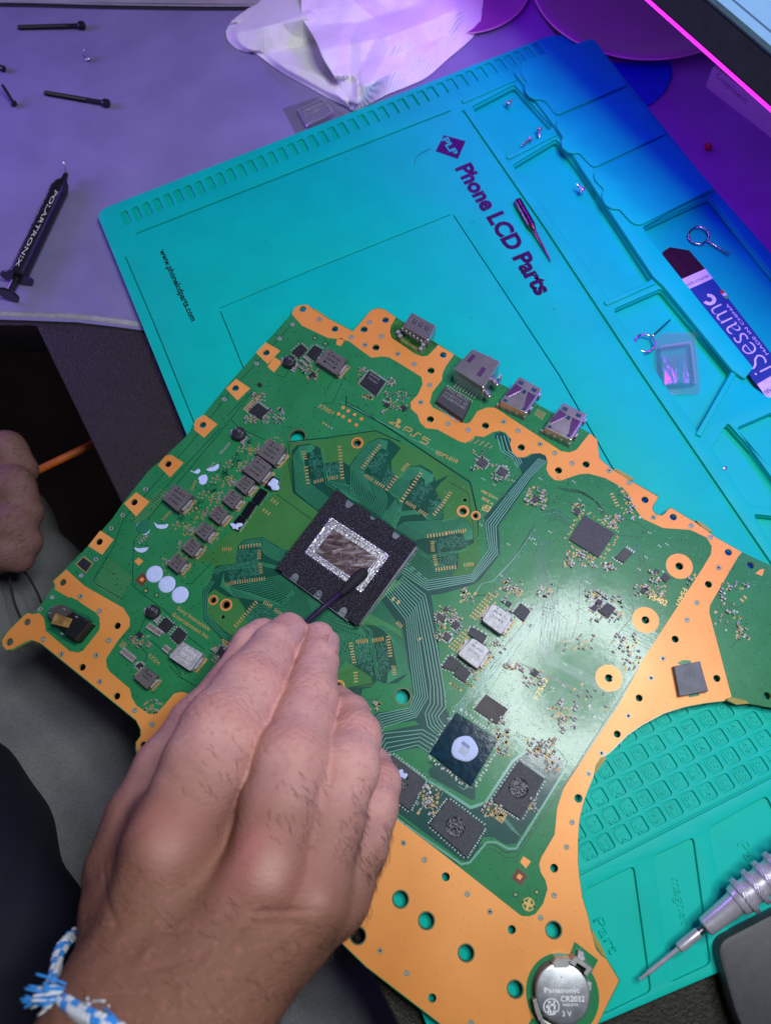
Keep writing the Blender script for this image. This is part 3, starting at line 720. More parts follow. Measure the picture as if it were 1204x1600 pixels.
for pts in ([(504, 720), (505, 700), (520, 688), (548, 680), (570, 676), (580, 676), (572, 692), (545, 727), (535, 721), (530, 715)], [(612, 722), (625, 705), (640, 715), (645, 722), (626, 746), (620, 740)], [(680, 765), (690, 752), (704, 745), (722, 772), (712, 800), (692, 812), (694, 792)], [(718, 862), (738, 852), (745, 868), (738, 885), (716, 886)],
             [(324, 930), (335, 921), (376, 945), (382, 965), (388, 980), (400, 1000), (372, 1000), (326, 962)], [(520, 1055), (541, 1033), (580, 1058), (582, 1072), (536, 1076)], [(594, 1143), (600, 1134), (648, 1126), (655, 1132), (596, 1144)],
             [(607, 1178), (655, 1169), (668, 1180), (664, 1190), (676, 1196), (660, 1212)], [(555, 975), (580, 960), (626, 985), (628, 996), (600, 978)]):
    region(pts, M_lgreen if pts[0][0] < 590 or pts[0][1] < 900 else M_green, 3, 'light_mask_patch')
# left corner button plate
island([(68, 950), (80, 938), (112, 933), (150, 957), (156, 965), (156, 975), (121, 1019), (110, 1018), (72, 986), (70, 972)])
island([(98, 945), (140, 963), (147, 971), (118, 1010), (75, 984)], mat('mask_deep_green', (0.006, 0.12, 0.055), rough=0.3), 0.003)

# ---- trace bundles
def fan(bm, A, B, n, w, z, mi=0, skip=()):
    for i in range(n):
        t = i/(n-1) if n > 1 else 0.5
        if i in skip: continue
        pts = [xy((a[0]*(1-t)+b[0]*t, a[1]*(1-t)+b[1]*t), ZB) for a, b in zip(A, B)]
        ribbon(bm, pts, w, z, mi)
bm = bmesh.new(); z = ZB+0.0034
w = 0.016
fan(bm, [(497, 797), (463, 768), (458, 712), (468, 698), (487, 695), (492, 700)], [(514, 779), (486, 757), (477, 735), (474, 712), (482, 706), (486, 706)], 13, w, z)
fan(bm, [(526, 766), (510, 757), (507, 740), (503, 700)], [(529, 764), (513, 755), (510, 740), (506, 700)], 2, w, z)
# centre-top bundle towards the second cluster
fan(bm, [(546, 778), (520, 757), (512, 750), (511, 735), (515, 733)], [(560, 786), (548, 760), (540, 757), (537, 748), (536, 745)], 8, w, z)
fan(bm, [(548, 777), (548, 745), (548, 728), (575, 693), (592, 686), (606, 690)], [(576, 795), (584, 775), (568, 738), (586, 708), (597, 700), (603, 703)], 13, w, z)
fan(bm, [(577, 796), (588, 777), (571, 742), (585, 745)], [(600, 812), (605, 778), (600, 766), (606, 764)], 9, w, z)
fan(bm, [(596, 810), (622, 775), (607, 768), (618, 748), (640, 730), (655, 730), (676, 742), (676, 752)], [(617, 824), (625, 802), (628, 789), (641, 750), (650, 745), (657, 744), (664, 750), (664, 758)], 14, w, z)
fan(bm, [(612, 822), (624, 800), (648, 797), (668, 812), (688, 810), (693, 797), (690, 788)], [(617, 826), (625, 806), (650, 803), (664, 806), (676, 798), (681, 790), (678, 784)], 6, w, z)
fan(bm, [(618, 826), (632, 816), (690, 813), (716, 810), (730, 815), (738, 830), (738, 842)], [(648, 845), (652, 842), (664, 840), (700, 834), (716, 830), (724, 835), (726, 845)], 16, w, z)
fan(bm, [(651, 855), (668, 868), (690, 864), (736, 858)], [(650, 862), (668, 872), (690, 868), (720, 862)], 3, w, z)
fan(bm, [(650, 862), (672, 872), (676, 880), (690, 882)], [(634, 888), (668, 904), (704, 899), (714, 888)], 10, w, z)
# west clusters
fan(bm, [(448, 858), (434, 857), (410, 841), (383, 845), (374, 854)], [(440, 878), (424, 872), (414, 866), (408, 856), (402, 850)], 11, w, z)
fan(bm, [(438, 886), (400, 877), (350, 884), (336, 890), (332, 896)], [(438, 890), (410, 884), (352, 890), (342, 894), (340, 898)], 4, w, z)
fan(bm, [(444, 898), (420, 903), (355, 915), (350, 905), (350, 895)], [(464, 915), (455, 935), (440, 944), (366, 932), (344, 915), (341, 896)][:5], 14, w, z)
fan(bm, [(462, 916), (440, 944), (400, 944), (388, 955), (384, 972)], [(500, 940), (470, 975), (440, 985), (410, 1000), (402, 1008)], 16, w, z)
fan(bm, [(329, 905), (318, 924), (320, 966), (346, 994), (372, 1008)], [(335, 908), (324, 926), (325, 962), (350, 990), (378, 1004)], 3, w*1.3, z)
# south fans left of the second finger
fan(bm, [(500, 942), (480, 985), (500, 1010), (510, 1060)], [(556, 976), (578, 1000), (578, 1000), (580, 1030)], 22, w, z)
fan(bm, [(478, 925), (500, 990), (524, 1000), (522, 1025), (505, 1060)], [(552, 975), (570, 985), (577, 997), (578, 1006), (580, 1012)], 24, w, z)
fan(bm, [(563, 978), (577, 985), (588, 1055), (590, 1062)], [(566, 976), (580, 985), (591, 1055), (594, 1062)], 2, w*1.4, z)
fan(bm, [(566, 966), (600, 985), (612, 1000), (620, 1040), (606, 1052)], [(592, 935), (628, 985), (634, 1020), (638, 1050), (604, 1068)], 15, w, z)
o = from_bm('fine_traces', bm, [M_trace], BD); o['kind'] = 'stuff'
bm = bmesh.new(); w2 = 0.034
fan(bm, [(636, 880), (668, 907), (736, 898), (764, 858), (758, 818), (818, 742), (842, 716)], [(628, 895), (668, 922), (740, 908), (776, 866), (774, 822), (828, 746), (853, 720)], 5, w2, z, 0)
fan(bm, [(776, 680), (782, 704), (800, 716), (808, 730)], [(792, 680), (800, 704), (810, 712), (815, 724)], 4, w2, z, 0)
fan(bm, [(618, 912), (650, 945), (662, 1010), (672, 1070), (672, 1098), (664, 1115), (668, 1135), (685, 1150)], [(628, 900), (664, 930), (682, 1010), (694, 1080), (696, 1105), (684, 1120), (690, 1130), (694, 1135)], 5, w2*0.9, z, 0)
fan(bm, [(600, 925), (634, 968), (642, 1040), (648, 1085), (640, 1106), (592, 1116), (570, 1140)], [(614, 912), (648, 950), (660, 1040), (668, 1090), (650, 1120), (600, 1136), (586, 1165)], 6, w2*0.8, z, 0)
fan(bm, [(588, 1168), (600, 1146), (660, 1140), (690, 1158)], [(598, 1195), (606, 1176), (652, 1164), (674, 1178)], 5, w2*0.9, z, 0)
fan(bm, [(700, 715), (540, 630), (530, 628)], [(700, 716), (541, 631), (530, 629)], 1, 0.02, z, 0)
o = from_bm('wide_traces', bm, [M_tracew], BD); o['kind'] = 'stuff'
# dark lines of bare groove between copper pours
bm = bmesh.new()
def dl(pts, w=0.028): ribbon(bm, [xy(p, ZB) for p in pts], w, ZB+0.0046)
dl([(541, 618), (540, 632), (600, 664), (733, 752), (745, 800)], .05); dl([(541, 628), (560, 638), (735, 755)], .03)
dl([(736, 756), (748, 820)], .03); dl([(700, 752), (731, 770), (740, 830)], .025)
dl([(453, 690), (512, 684), (586, 673), (625, 690)], .05); dl([(450, 690), (459, 770), (500, 800)], .035)
dl([(432, 772), (487, 812)]); dl([(456, 507), (370, 600), (360, 612), (300, 690), (193, 812), (178, 853), (147, 905), (149, 912), (192, 936)])
dl([(396, 610), (350, 668), (240, 800), (209, 846), (207, 915), (265, 960), (275, 980), (320, 1015)]); dl([(361, 655), (372, 668), (420, 690), (447, 700), (458, 770)])
dl([(355, 650), (365, 640), (388, 616), (400, 612)]); dl([(238, 785), (300, 716), (345, 668)])
dl([(330, 880), (300, 912), (290, 912)]); dl([(215, 850), (232, 838)])
dl([(230, 960), (218, 985), (205, 998), (220, 1010), (230, 1022), (228, 1032)]); dl([(265, 1040), (282, 1058), (320, 1080)])
dl([(236, 1000), (266, 1028), (283, 1055)]); dl([(540, 1076), (582, 1068), (590, 1062)], .05); dl([(440, 880), (448, 884)])
dl([(430, 585), (445, 590), (455, 570)], .02); dl([(505, 620), (540, 560), (546, 568), (520, 630), (505, 630)], .02)
dl([(620, 610), (630, 607), (640, 618), (650, 618)], .02)
# long slanted seam beside the south-east copper
dl([(1088, 905), (1000, 1040), (880, 1228), (806, 1330), (790, 1332), (768, 1318), (752, 1320), (722, 1350), (712, 1348), (560, 1225)], .04)
dl([(1088, 920), (1000, 1052), (806, 1340), (790, 1340), (768, 1326), (745, 1330)], .02)
dl([(800, 1150), (812, 1148), (870, 1170), (886, 1190), (876, 1215)], .02)
for a in range(5):
    dl([(868+a*4, 762+a*1.5), (897+a*4.5, 764+a*1.8), (926+a*3, 781+a*2), (944-a*3+6, 806+a*1)], .02)
for a in range(4):
    dl([(848+a*2, 800+a*5), (873, 796+a*5), (900, 822+a*4)], .016)
for a in range(4): dl([(843+a*5, 840+a*2), (832+a*5, 874+a*2), (850+a*5, 946), (842+a*5, 1010)], .022)
for a in range(5): dl([(840+a*6, 950), (862+a*6, 970), (856+a*6, 1010), (842+a*6, 1030)], .018)
dl([(848, 945), (800, 1010), (745, 1090), (700, 1130)], .025); dl([(842, 945), (790, 1008), (738, 1085), (706, 1110)], .025); dl([(854, 948), (806, 1015), (760, 1085)], .02)
for a in range(3): dl([(835, 823-a*3), (762+a*4, 930), (748+a*3, 930), (724, 936-a*2)], .016)
dl([(866, 860), (850, 905), (850, 930), (844, 1000), (860, 1036), (950, 1078)], .02); dl([(890, 862), (870, 920), (872, 960)], .02); dl([(915, 870), (905, 915), (903, 965), (892, 1000)], .02)
for a in range(3): dl([(930+a*5, 880), (920+a*6, 912), (922+a*4, 950)], .016)
dl([(994, 850), (1000, 880), (994, 905), (985, 925), (990, 960), (965, 990), (950, 1010)], .03); dl([(1003, 860), (1008, 885), (998, 920), (1000, 950)], .02)
dl([(965, 806), (1000, 820), (1012, 830), (1000, 836)], .02); dl([(960, 835), (1000, 840), (1000, 850)], .02)
for a in range(4): dl([(978, 980+a*6), (1000, 990+a*6), (1020, 1000+a*6)], .016)
dl([(1114, 930), (1150, 950), (1160, 945)], .02); dl([(1150, 975), (1152, 1000), (1140, 1012)], .03)
dl([(880, 1100), (860, 1105), (848, 1118), (850, 1130)], .015); dl([(895, 1110), (905, 1090), (890, 1080), (910, 1095)], .015)
for a in range(6): dl([(800+a*5.2, 1030+a*3), (900+a*4, 1075+a*3)], .012)
dl([(555, 1095), (590, 1092), (597, 1085)], .018)
o = from_bm('trace_grooves', bm, [M_line], BD); o['kind'] = 'stuff'
# white/bright outlines round the memory area
bm = bmesh.new()
def bl(pts, w=0.03): ribbon(bm, [xy(p, ZB) for p in pts], w, ZB+0.005)
bl([(610, 1180), (672, 1222), (690, 1232), (735, 1262), (758, 1254), (800, 1190), (838, 1160)], .10)
bl([(596, 1262), (720, 1350), (733, 1348), (760, 1316), (775, 1316), (793, 1326), (806, 1326), (884, 1200)], .07)
for a in range(4): bl([(842+a*3, 950), (795+a*3, 1012), (742+a*3, 1085)], .012)
bl([(835, 830), (836, 826), (800, 876), (770, 908), (752, 912), (740, 930), (728, 934)], .03)
for a in range(6): bl([(700+a*5, 1128-a*2), (706+a*5, 1106-a*3), (720+a*6, 1096-a*2), (760+a*5, 1030-a*2)], .014)
bl([(850, 795), (866, 792), (890, 806)], .012); bl([(845, 805), (870, 800), (893, 815)], .012)
bm2 = bmesh.new()
fan(bm2, [(700, 1128), (712, 1104), (790, 1005), (842, 945), (868, 925)], [(718, 1120), (728, 1102), (806, 1017), (858, 955), (876, 935)], 7, .022, ZB+.0049)
fan(bm2, [(843, 838), (830, 874), (848, 946), (838, 1005), (856, 1036), (950, 1084)], [(862, 848), (852, 874), (870, 940), (856, 1000), (872, 1030), (956, 1072)], 7, .022, ZB+.0049)
fan(bm2, [(893, 812), (866, 793), (836, 806), (824, 832), (798, 872), (770, 910)], [(890, 830), (866, 806), (846, 812), (838, 836), (808, 880), (778, 915)], 4, .02, ZB+.0049)
fan(bm2, [(905, 862), (892, 905), (872, 945), (868, 990)], [(924, 875), (914, 915), (896, 950), (890, 1010)], 6, .02, ZB+.0049)
fan(bm2, [(955, 846), (990, 832), (1000, 838), (996, 870)], [(950, 862), (984, 850), (990, 856), (988, 876)], 4, .02, ZB+.0049)
fan(bm2, [(790, 1014), (748, 1068), (716, 1106)], [(800, 1150), (770, 1180), (762, 1200)], 3, .012, ZB+.0049)
o = from_bm('grey_traces', bm2, [mat('trace_grey_green', (0.045, 0.20, 0.145), rough=0.2)], BD); o['kind'] = 'stuff'
for a in range(5): bl([(640+a*12, 1212+a*8), (648+a*12, 1200+a*8), (656+a*12, 1204+a*8)], .014)
for a in range(9): bl([(716+a*7, 1228-a*10), (724+a*7, 1234-a*10), (730+a*7, 1228-a*10), (738+a*7, 1232-a*10)], .018)
for a in range(6): bl([(775+a*4, 1268+a*5), (795+a*4, 1284+a*5)], .013)
for a in range(5): bl([(846+a*5, 1172+a*4), (856+a*5, 1160+a*4), (868+a*4, 1168+a*4)], .016)
o = from_bm('bright_traces', bm, [M_tracew], BD); o['kind'] = 'stuff'

# ---- small dark vias sprinkled over the mask
bm = bmesh.new(); rnd = random.Random(3)
def dot(x, y, r, z, n=7, mi=0):
    c = circw(x, y, r, ZB, n); f = bm.faces.new([bm.verts.new((a, b, z)) for a, b in c]); f.material_index = mi
busy = [pts for _, pts in D]
tot = 0
while tot < 2100:
    x = rnd.uniform(60, 1204); y = rnd.uniform(480, 1600)
    if not pip(x, y, board): continue
    incop = pip(x, y, cop)
    if incop and rnd.random() < 0.93: continue
    if any(pip(x, y, q) for q in busy) and rnd.random() < 0.8: continue
    if pip(x, y, [(425, 690), (760, 690), (740, 1000), (300, 1000)]) and rnd.random() < .85: continue
    if not incop and x < 800 and rnd.random() < 0.35: continue
    tot += 1
    dot(x, y, 1.0 if not incop else 0.7, ZB+(0.0052 if not incop else 0.0075), 6, 0 if not incop else 1)
# ordered pinhole grid west of the inductors
for i in range(13):
    for j in range(12):
        x = 170+i*3.0+j*-2.0; y = 875+i*2.3+j*3.4
        dot(x, y, 0.7, ZB+0.0052, 5, 2)
for bx, by, nx, ny in ((238, 790, 9, 6), (218, 810, 6, 6), (225, 840, 5, 6)):
    for i in range(nx):
        for j in range(ny): dot(bx+i*3+j*-2.4, by+i*-3.2+j*-1.6+8, 0.7, ZB+0.0052, 5, 2)
for a in range(60):
    t = a/60; dot(1006+(880-1006)*t+3, 1044+(1228-1044)*t+rnd.uniform(-2, 2), .9, ZB+.0055, 6, 2 if a % 2 else 0)
for i in range(700):
    x = rnd.uniform(690, 1204); y = rnd.uniform(740, 1300)
    if pip(x, y, board) and not pip(x, y, cop) and not any(pip(x, y, q) for q in busy) and x+y*.62 < 1660 or (x > 1120 and pip(x, y, board) and not pip(x, y, cop)): dot(x, y, 1.1, ZB+.0058, 7, 3)
o = from_bm('via_dots', bm, [M_line, mat('copper_pinhole', (0.12, 0.05, 0.02)), M_gold, mat('via_pale', (0.10, 0.30, 0.22), rough=.2)], BD); o['kind'] = 'stuff'
# ============================================================= soldered parts of the board
def mid_(c): return (sum(p[0] for p in c)/len(c), sum(p[1] for p in c)/len(c))
def lerp2(a, b, t): return (a[0]+(b[0]-a[0])*t, a[1]+(b[1]-a[1])*t)
# board axes in the world
U = (P(733, 752, ZB)-P(600, 664, ZB)).normalized(); V = Vector((-U.y, U.x, 0))
def brick(bm, c, lu, lv, z0, z1, mi=0, ang=0.0, bev=0.0):
    """box centred on world point c, sized along board axes"""
    a = U*math.cos(ang)+V*math.sin(ang); b = Vector((-a.y, a.x, 0))
    q = [c+a*lu/2+b*lv/2, c-a*lu/2+b*lv/2, c-a*lu/2-b*lv/2, c+a*lu/2-b*lv/2]
    prism(bm, [(p.x, p.y) for p in q], z0, z1, bev, mi)
# main processor --------------------------------------------------
HC = 0.34
cpu = [(525, 765), (651, 850), (558, 978), (431, 887)]
foam = mat('black_foam', (0.018, 0.018, 0.026), rough=0.85, var=0.7, col2=(0.11, 0.10, 0.14), vscale=24, bump=1.0, bscale=26, bdist=0.06, bdetail=6, thr=(0.52, 0.70), spec=0.5)
fr_m = mat('grey_frame', (0.16, 0.17, 0.21), rough=0.4, metal=0.3)
CP = empty('processor', P(540, 870, ZB)); CP.parent = BD; CP.matrix_parent_inverse = BD.matrix_world.inverted() if False else Matrix.Translation(-BD.location)
def pc(name, bm, m, smooth=None): return from_bm(name, bm, m, CP, smooth)
bm = bmesh.new(); prism(bm, loopw([(528, 771), (652, 856), (561, 976), (436, 890)], ZB+HC-0.1), ZB+0.02, ZB+HC-0.07, 0.02); pc('metal_frame', bm, fr_m)
bm = bmesh.new(); prism(bm, loopw([(440, 896), (446, 895), (548, 966), (543, 971)], ZB+HC-0.12), ZB+0.02, ZB+HC-0.10, 0.01); pc('frame_lip', bm, fr_m)
def seg_bez(p0, p1, cuts):
    """edge p0->p1 with rounded notches; cuts: (t centre, half width px, depth px)"""
    out = [p0]
    d = (p1[0]-p0[0], p1[1]-p0[1]); L = math.hypot(*d); d = (d[0]/L, d[1]/L); n = (-d[1], d[0])
    for tc_, hw, dep in cuts:
        s0 = tc_*L-hw; s1 = tc_*L+hw
        for s_, h_ in ((s0, 0), (s0+hw*.1, dep*.55), (s0+hw*.45, dep*.9), (tc_*L, dep), (s1-hw*.45, dep*.9), (s1-hw*.1, dep*.55), (s1, 0)):
            out.append((p0[0]+d[0]*s_+n[0]*h_, p0[1]+d[1]*s_+n[1]*h_))
    return out
fo = seg_bez(cpu[0], cpu[1], [(0.19, 6.5, 14), (0.47, 5, 8), (0.77, 6.5, 13)])+[cpu[1], cpu[2]]
fo += seg_bez(cpu[2], cpu[3], [(0.20, 6.5, 14), (0.50, 6, 13), (0.79, 6.5, 13)])[1:]+[cpu[3]]
die = [(517.5, 810), (606, 868), (563.5, 924), (478, 863)]
zt = ZB+HC
me = plate_mesh('foam_pad', [loopw(fo, zt), loopw([lerp2(p, mid_(die), 0.02) for p in die], zt)], zt-0.07, zt, 0.0)
link('foam_pad', me, foam, CP)
plate('notch_ring', [circw(498, 927, 4.6, zt, 16), circw(498, 927, 2.8, zt, 12)], zt-0.05, zt+0.002, fr_m, CP)
bm = bmesh.new(); prism(bm, loopw(die, zt-0.03), zt-0.069, zt-0.03, 0.0); pc('die_surround', bm, mat('liquid_metal_film', (0.50, 0.49, 0.53), rough=0.36, metal=0.8, bump=0.6, bscale=9, bdist=0.03, var=0.25, vscale=9, bdetail=7, rvar=0.1))
# bright raised rim of liquid metal, ragged, built as a crumpled ring
film = _mats['liquid_metal_film']
def ragged_ring(name, quad, wo, wi, z, amp, m, step=0.05, h=0.03, seed=1):
    r = random.Random(seed); cx, cy = mid_(quad)
    per = []
    for i in range(4):
        a, b = quad[i], quad[(i+1) % 4]
        n = int(math.dist(a, b)/1.1)
        for k in range(n): per.append((lerp2(a, b, k/n), (a, b)))
    bm = bmesh.new(); rows = [[], [], [], []]
    for (x, y), (a, b) in per:
        dx, dy = b[0]-a[0], b[1]-a[1]; L = math.hypot(dx, dy); nx, ny = dy/L, -dx/L
        o1 = wo*r.uniform(.55, 1.25); i1 = wi*r.uniform(.6, 1.2)
        for row, off, zz in ((rows[0], o1, 0), (rows[1], o1*.4, r.uniform(.4, 1)*h), (rows[2], -i1*.4, r.uniform(.2, 1)*h), (rows[3], -i1, 0)):
            q = P(x+nx*off+r.uniform(-amp, amp), y+ny*off+r.uniform(-amp, amp), z); q.z = z+zz
            row.append(bm.verts.new(q))
    n = len(per)
    for A, B in zip(rows, rows[1:]):
        for i in range(n): bm.faces.new((A[i], A[(i+1) % n], B[(i+1) % n], B[i]))
    return from_bm(name, bm, m, CP)
ragged_ring('metal_rim', die, 2.1, 1.3, zt-0.001, 0.25, film, h=0.022)
inner = [lerp2(p, mid_(die), 0.17) for p in die]
ragged_ring('metal_ridge', inner, 1.0, 1.4, zt-0.028, 0.25, film, h=0.03, seed=4)
core = [(520, 826), (590, 872), (559, 909), (492, 863)]
dm, nt, b_ = nt_mat('smeared_die'); N, L_ = nt.nodes, nt.links
tc = N.new('ShaderNodeTexCoord'); mp = N.new('ShaderNodeMapping'); mp.inputs['Rotation'].default_value = (0, 0, 0.62); mp.inputs['Scale'].default_value = (.8, 2.4, 1)
n1 = N.new('ShaderNodeTexNoise'); n1.inputs['Scale'].default_value = 1.6; n1.inputs['Detail'].default_value = 8; n1.inputs['Distortion'].default_value = 1.2
L_.new(tc.outputs['Object'], mp.inputs['Vector']); L_.new(mp.outputs[0], n1.inputs['Vector'])
cr = N.new('ShaderNodeValToRGB'); cr.color_ramp.elements[0].color = (0.06, 0.035, 0.04, 1); cr.color_ramp.elements[1].color = (0.34, 0.32, 0.35, 1); cr.color_ramp.elements[0].position = 0.36; cr.color_ramp.elements[1].position = 0.74
e = cr.color_ramp.elements.new(0.5); e.color = (0.12, 0.075, 0.08, 1)
L_.new(n1.outputs['Fac'], cr.inputs['Fac']); L_.new(cr.outputs['Color'], b_.inputs['Base Color'])
b_.inputs['Metallic'].default_value = 0.5; b_.inputs['Roughness'].default_value = 0.35
bp = N.new('ShaderNodeBump'); bp.inputs['Strength'].default_value = 0.7; bp.inputs['Distance'].default_value = 0.05; L_.new(n1.outputs['Fac'], bp.inputs['Height']); L_.new(bp.outputs['Normal'], b_.inputs['Normal'])
bm = bmesh.new(); prism(bm, loopw(core, zt-0.015), zt-0.05, zt-0.018, 0.0); pc('die', bm, dm)
# loose beads of liquid metal
bm = bmesh.new(); r = random.Random(5)
for i in range(110):
    if i % 3: 
        a, b = random.Random(i).choice([(die[0], die[1]), (die[3], die[2]), (die[3], die[0]), (die[2], die[1])]); x, y = lerp2(a, b, r.random()); s_ = 4
        x += r.gauss(0, s_*.7); y += r.gauss(0, s_*.7)
    else: x, y = lerp2(lerp2(core[0], core[1], r.random()), lerp2(core[3], core[2], r.random()), r.random())
    q = P(x, y, zt); bmesh.ops.create_icosphere(bm, subdivisions=1, radius=r.uniform(.012, .032), matrix=Matrix.Translation((q.x, q.y, zt-0.005)))
o = from_bm('metal_beads', bm, film, CP); o['kind'] = 'stuff'
# ---- controller chip with paste dot
q = chip('controller_chip', [(713, 1113), (778, 1156), (736, 1228), (671, 1176)], 0.13, mat('teal_black_resin', (0.003, 0.026, 0.050), rough=0.13, spec=.35, bump=0.25, bscale=3.5, bdist=0.02, var=0.3, vscale=5), BD, 0.01)
q['label'] = 'large glossy blue-black chip with a pale paste dot'
def blob(name, cx, cy, r, z, h, m, parent, seed=0, wob=0.12, n=28):
    rr = random.Random(seed); ph = [rr.uniform(0, 6.28) for _ in range(5)]
    c = P(cx, cy, z); k = scale_at(cx, cy, z)
    bm = bmesh.new(); rings = []
    for t, hh_ in ((1, 0), (0.95, .55), (.82, .9), (.5, 1.0), (0.2, .97)):
        ring = []
        for i in range(n):
            a = 6.2832*i/n
            f = 1+wob*(math.sin(2*a+ph[0])*.5+math.sin(3*a+ph[1])*.4+math.sin(5*a+ph[2])*.3)
            ring.append(bm.verts.new((c.x+r*k*f*t*math.cos(a), c.y+r*k*f*t*math.sin(a), z+h*hh_*(1 if t > .6 else rr.uniform(.93, 1)))))
        rings.append(ring)
    for A, B in zip(rings, rings[1:]):
        for i in range(n): bm.faces.new((A[i], A[(i+1) % n], B[(i+1) % n], B[i]))
    bm.faces.new(rings[-1])
    return from_bm(name, bm, m, parent, 1.0)
blob('paste_dot', 725.6, 1170, 20, ZB+0.13, 0.03, M_paste, q, 3, 0.08)
bm = bmesh.new(); brick(bm, P(725, 1172, ZB+.13), .32, .36, ZB+.15, ZB+.1655); from_bm('paste_square', bm, mat('paste_grey', (0.42, 0.46, 0.62), rough=0.6, bump=0.4, bscale=20), q)
bm = bmesh.new(); brick(bm, P(727, 1164, ZB+.13), .33, .12, ZB+.15, ZB+.1675); from_bm('paste_mark', bm, mat('paste_bluegrey', (0.2, 0.25, 0.42), rough=0.5, bump=0.6, bscale=25), q)
# memory chips with dried gel rings
gel = mat('dried_gel', (0.028, 0.028, 0.038), rough=0.25, spec=0.5, bump=.6, bscale=14, bdist=0.05, var=0.5, vscale=6)
def gelring(cx, cy, r, z, par, seed):
    rr = random.Random(seed); c = P(cx, cy, z); k = scale_at(cx, cy, z); bm = bmesh.new(); n = 40; rings = []
    for f, h in ((1.0, 0), (.95, .022), (.88, .008), (.7, .012), (.5, .018), (.3, .012), (.12, .02)):
        rings.append([bm.verts.new((c.x+r*k*f*(1+rr.uniform(-.03, .03))*math.cos(6.2832*i/n), c.y+r*k*f*(1+rr.uniform(-.03, .03))*math.sin(6.2832*i/n), z+h*rr.uniform(.3, 1.2)+.001)) for i in range(n)])
    for A, B in zip(rings, rings[1:]):
        for i in range(n): bm.faces.new((A[i], A[(i+1) % n], B[(i+1) % n], B[i]))
    bm.faces.new(rings[-1])
    from_bm('gel_ring', bm, gel, par, 1.0)
mem = [([(811, 1189), (850, 1217), (813, 1279), (769, 1251)], (810, 1231), 'square charcoal memory chip near the copper curve'),
       ([(700, 1249), (757, 1292), (728, 1339), (671, 1289)], (711, 1292), 'wide charcoal memory chip at the bottom of the green area'),
       ([(612, 1179), (664, 1218), (640, 1266), (588, 1229)], (623, 1221), 'charcoal memory chip half covered by the hand')]
for i, (c, g, lb) in enumerate(mem):
    q = chip('memory_chip', c, 0.1, M_chipg, BD, 0.01, label=lb); gelring(g[0], g[1], 15.5, ZB+.1, q, i)
    if i == 2: blob('paste_smear', 628, 1210, 6.5, ZB+.105, .025, M_paste, q, 9, .5)
chip('flash_chip', [(759, 1085), (793, 1108), (776, 1132), (741, 1108)], 0.09, mat('chip_brown', (0.035, 0.025, 0.022), rough=0.5, bump=0.4, bscale=30, var=.3), BD, 0.008)
q = chip('bridge_chip', [(912, 805), (960, 833), (934, 871), (889, 843)], 0.09, M_chipg, BD, 0.01)
q = chip('rear_chip', [(577, 579), (602, 596), (587, 618), (562, 599)], 0.09, M_chip, BD, 0.01)
text('chip_marking', 'RENESAS', (577, 585), (592, 595), ZB+.092, M_mark, q, hpx=3)
text('chip_marking', '720201', (574, 590), (588, 600), ZB+.092, M_mark, q, hpx=3)
chip('power_chip', [(403, 629), (419, 641), (408, 656), (388, 642.5)], 0.08, M_chip, BD, 0.01)
sq = chip('square_sensor', [(130, 871), (143, 880.5), (134.5, 893), (121, 881)], 0.06, M_chip, BD, 0.01)
plate('sensor_frame', [loopw([(131, 868.5), (146.5, 880), (135, 896), (118, 882)], ZC), loopw([(130.5, 870.5), (144, 880.2), (134.7, 894), (120, 881.5)], ZC)], ZC+0.006, ZC+0.009, M_gold, sq)
# eight-legged small memory
q = chip('small_memory_chip', [(975, 856), (988, 864), (974, 879), (960, 871)], 0.11, M_chip, BD, 0.01)
bm = bmesh.new()
for s_ in (0, 1):
    for k in range(4):
        e = ((977, 854.5), (991, 863.5)) if s_ == 0 else ((958, 872.5), (972, 882))
        x, y = lerp2(e[0], e[1], (k+.5)/4); brick(bm, P(x, y, ZB), .05, .11, ZB+.001, ZB+.035)
from_bm('pin_row', bm, M_solder, q)['kind'] = 'stuff'
# LAN transformer
q = chip('lan_transformer', [(696, 603), (736, 626), (722.5, 655), (681, 626)], 0.35, M_chipg, BD, 0.02, label='marked black network transformer between the copper bands')
for t in range(3): text('chip_marking', ('PNC 0915C', 'H1601CG 40', 'MGBDG40')[t], lerp2((697, 609), (690, 620), t/2.2), lerp2((731, 629), (724, 641), t/2.2), ZB+.352, M_mark, q, hpx=4.5)
bm = bmesh.new()
for s_, e in ((0, ((697, 604), (738, 629))), (1, ((680, 632), (716, 660)))):
    for k in range(12):
        x, y = lerp2(e[0], e[1], (k+.5)/12); brick(bm, P(x, y, ZB), .04, .16, ZB+.001, ZB+.05)
from_bm('pin_row', bm, M_solder, q)['kind'] = 'stuff'
# connectors -------------------------------------------------------
latch_reflection = mat('latch_violet_reflection', (0.45, 0.20, 0.60), rough=0.2, metal=0.9)  # magenta light mirrored by the steel latches is put into their colour
def conn_box(name, corners, h, par, lab, r=0.03):
    q = chip(name, corners, h, M_steel, par, 0.03, r=0.05, label=lab); return q
q = conn_box('hdmi_port', [(643, 488), (681, 509), (669, 532), (629, 509)], 0.62, BD, 'metal video port with five pin slots on its top')
def onface(c, h, u0, u1, v0, v1):
    """sub-rectangle of a top face: u along corners 0->1, v along 0->3"""
    f = lambda u, v: lerp2(lerp2(c[0], c[1], u), lerp2(c[3], c[2], u), v)
    return [f(u0, v0), f(u1, v0), f(u1, v1), f(u0, v1)]
def inset(name, c, h, rect, m, par, dz=0.012, zlow=0.0):
    z = ZB+h+dz; bm = bmesh.new(); prism(bm, loopw(onface(c, h, *rect), z), ZB+h-0.01+zlow, z, 0.0); return from_bm(name, bm, m, par)
hc = [(643, 488), (681, 509), (669, 532), (629, 509)]
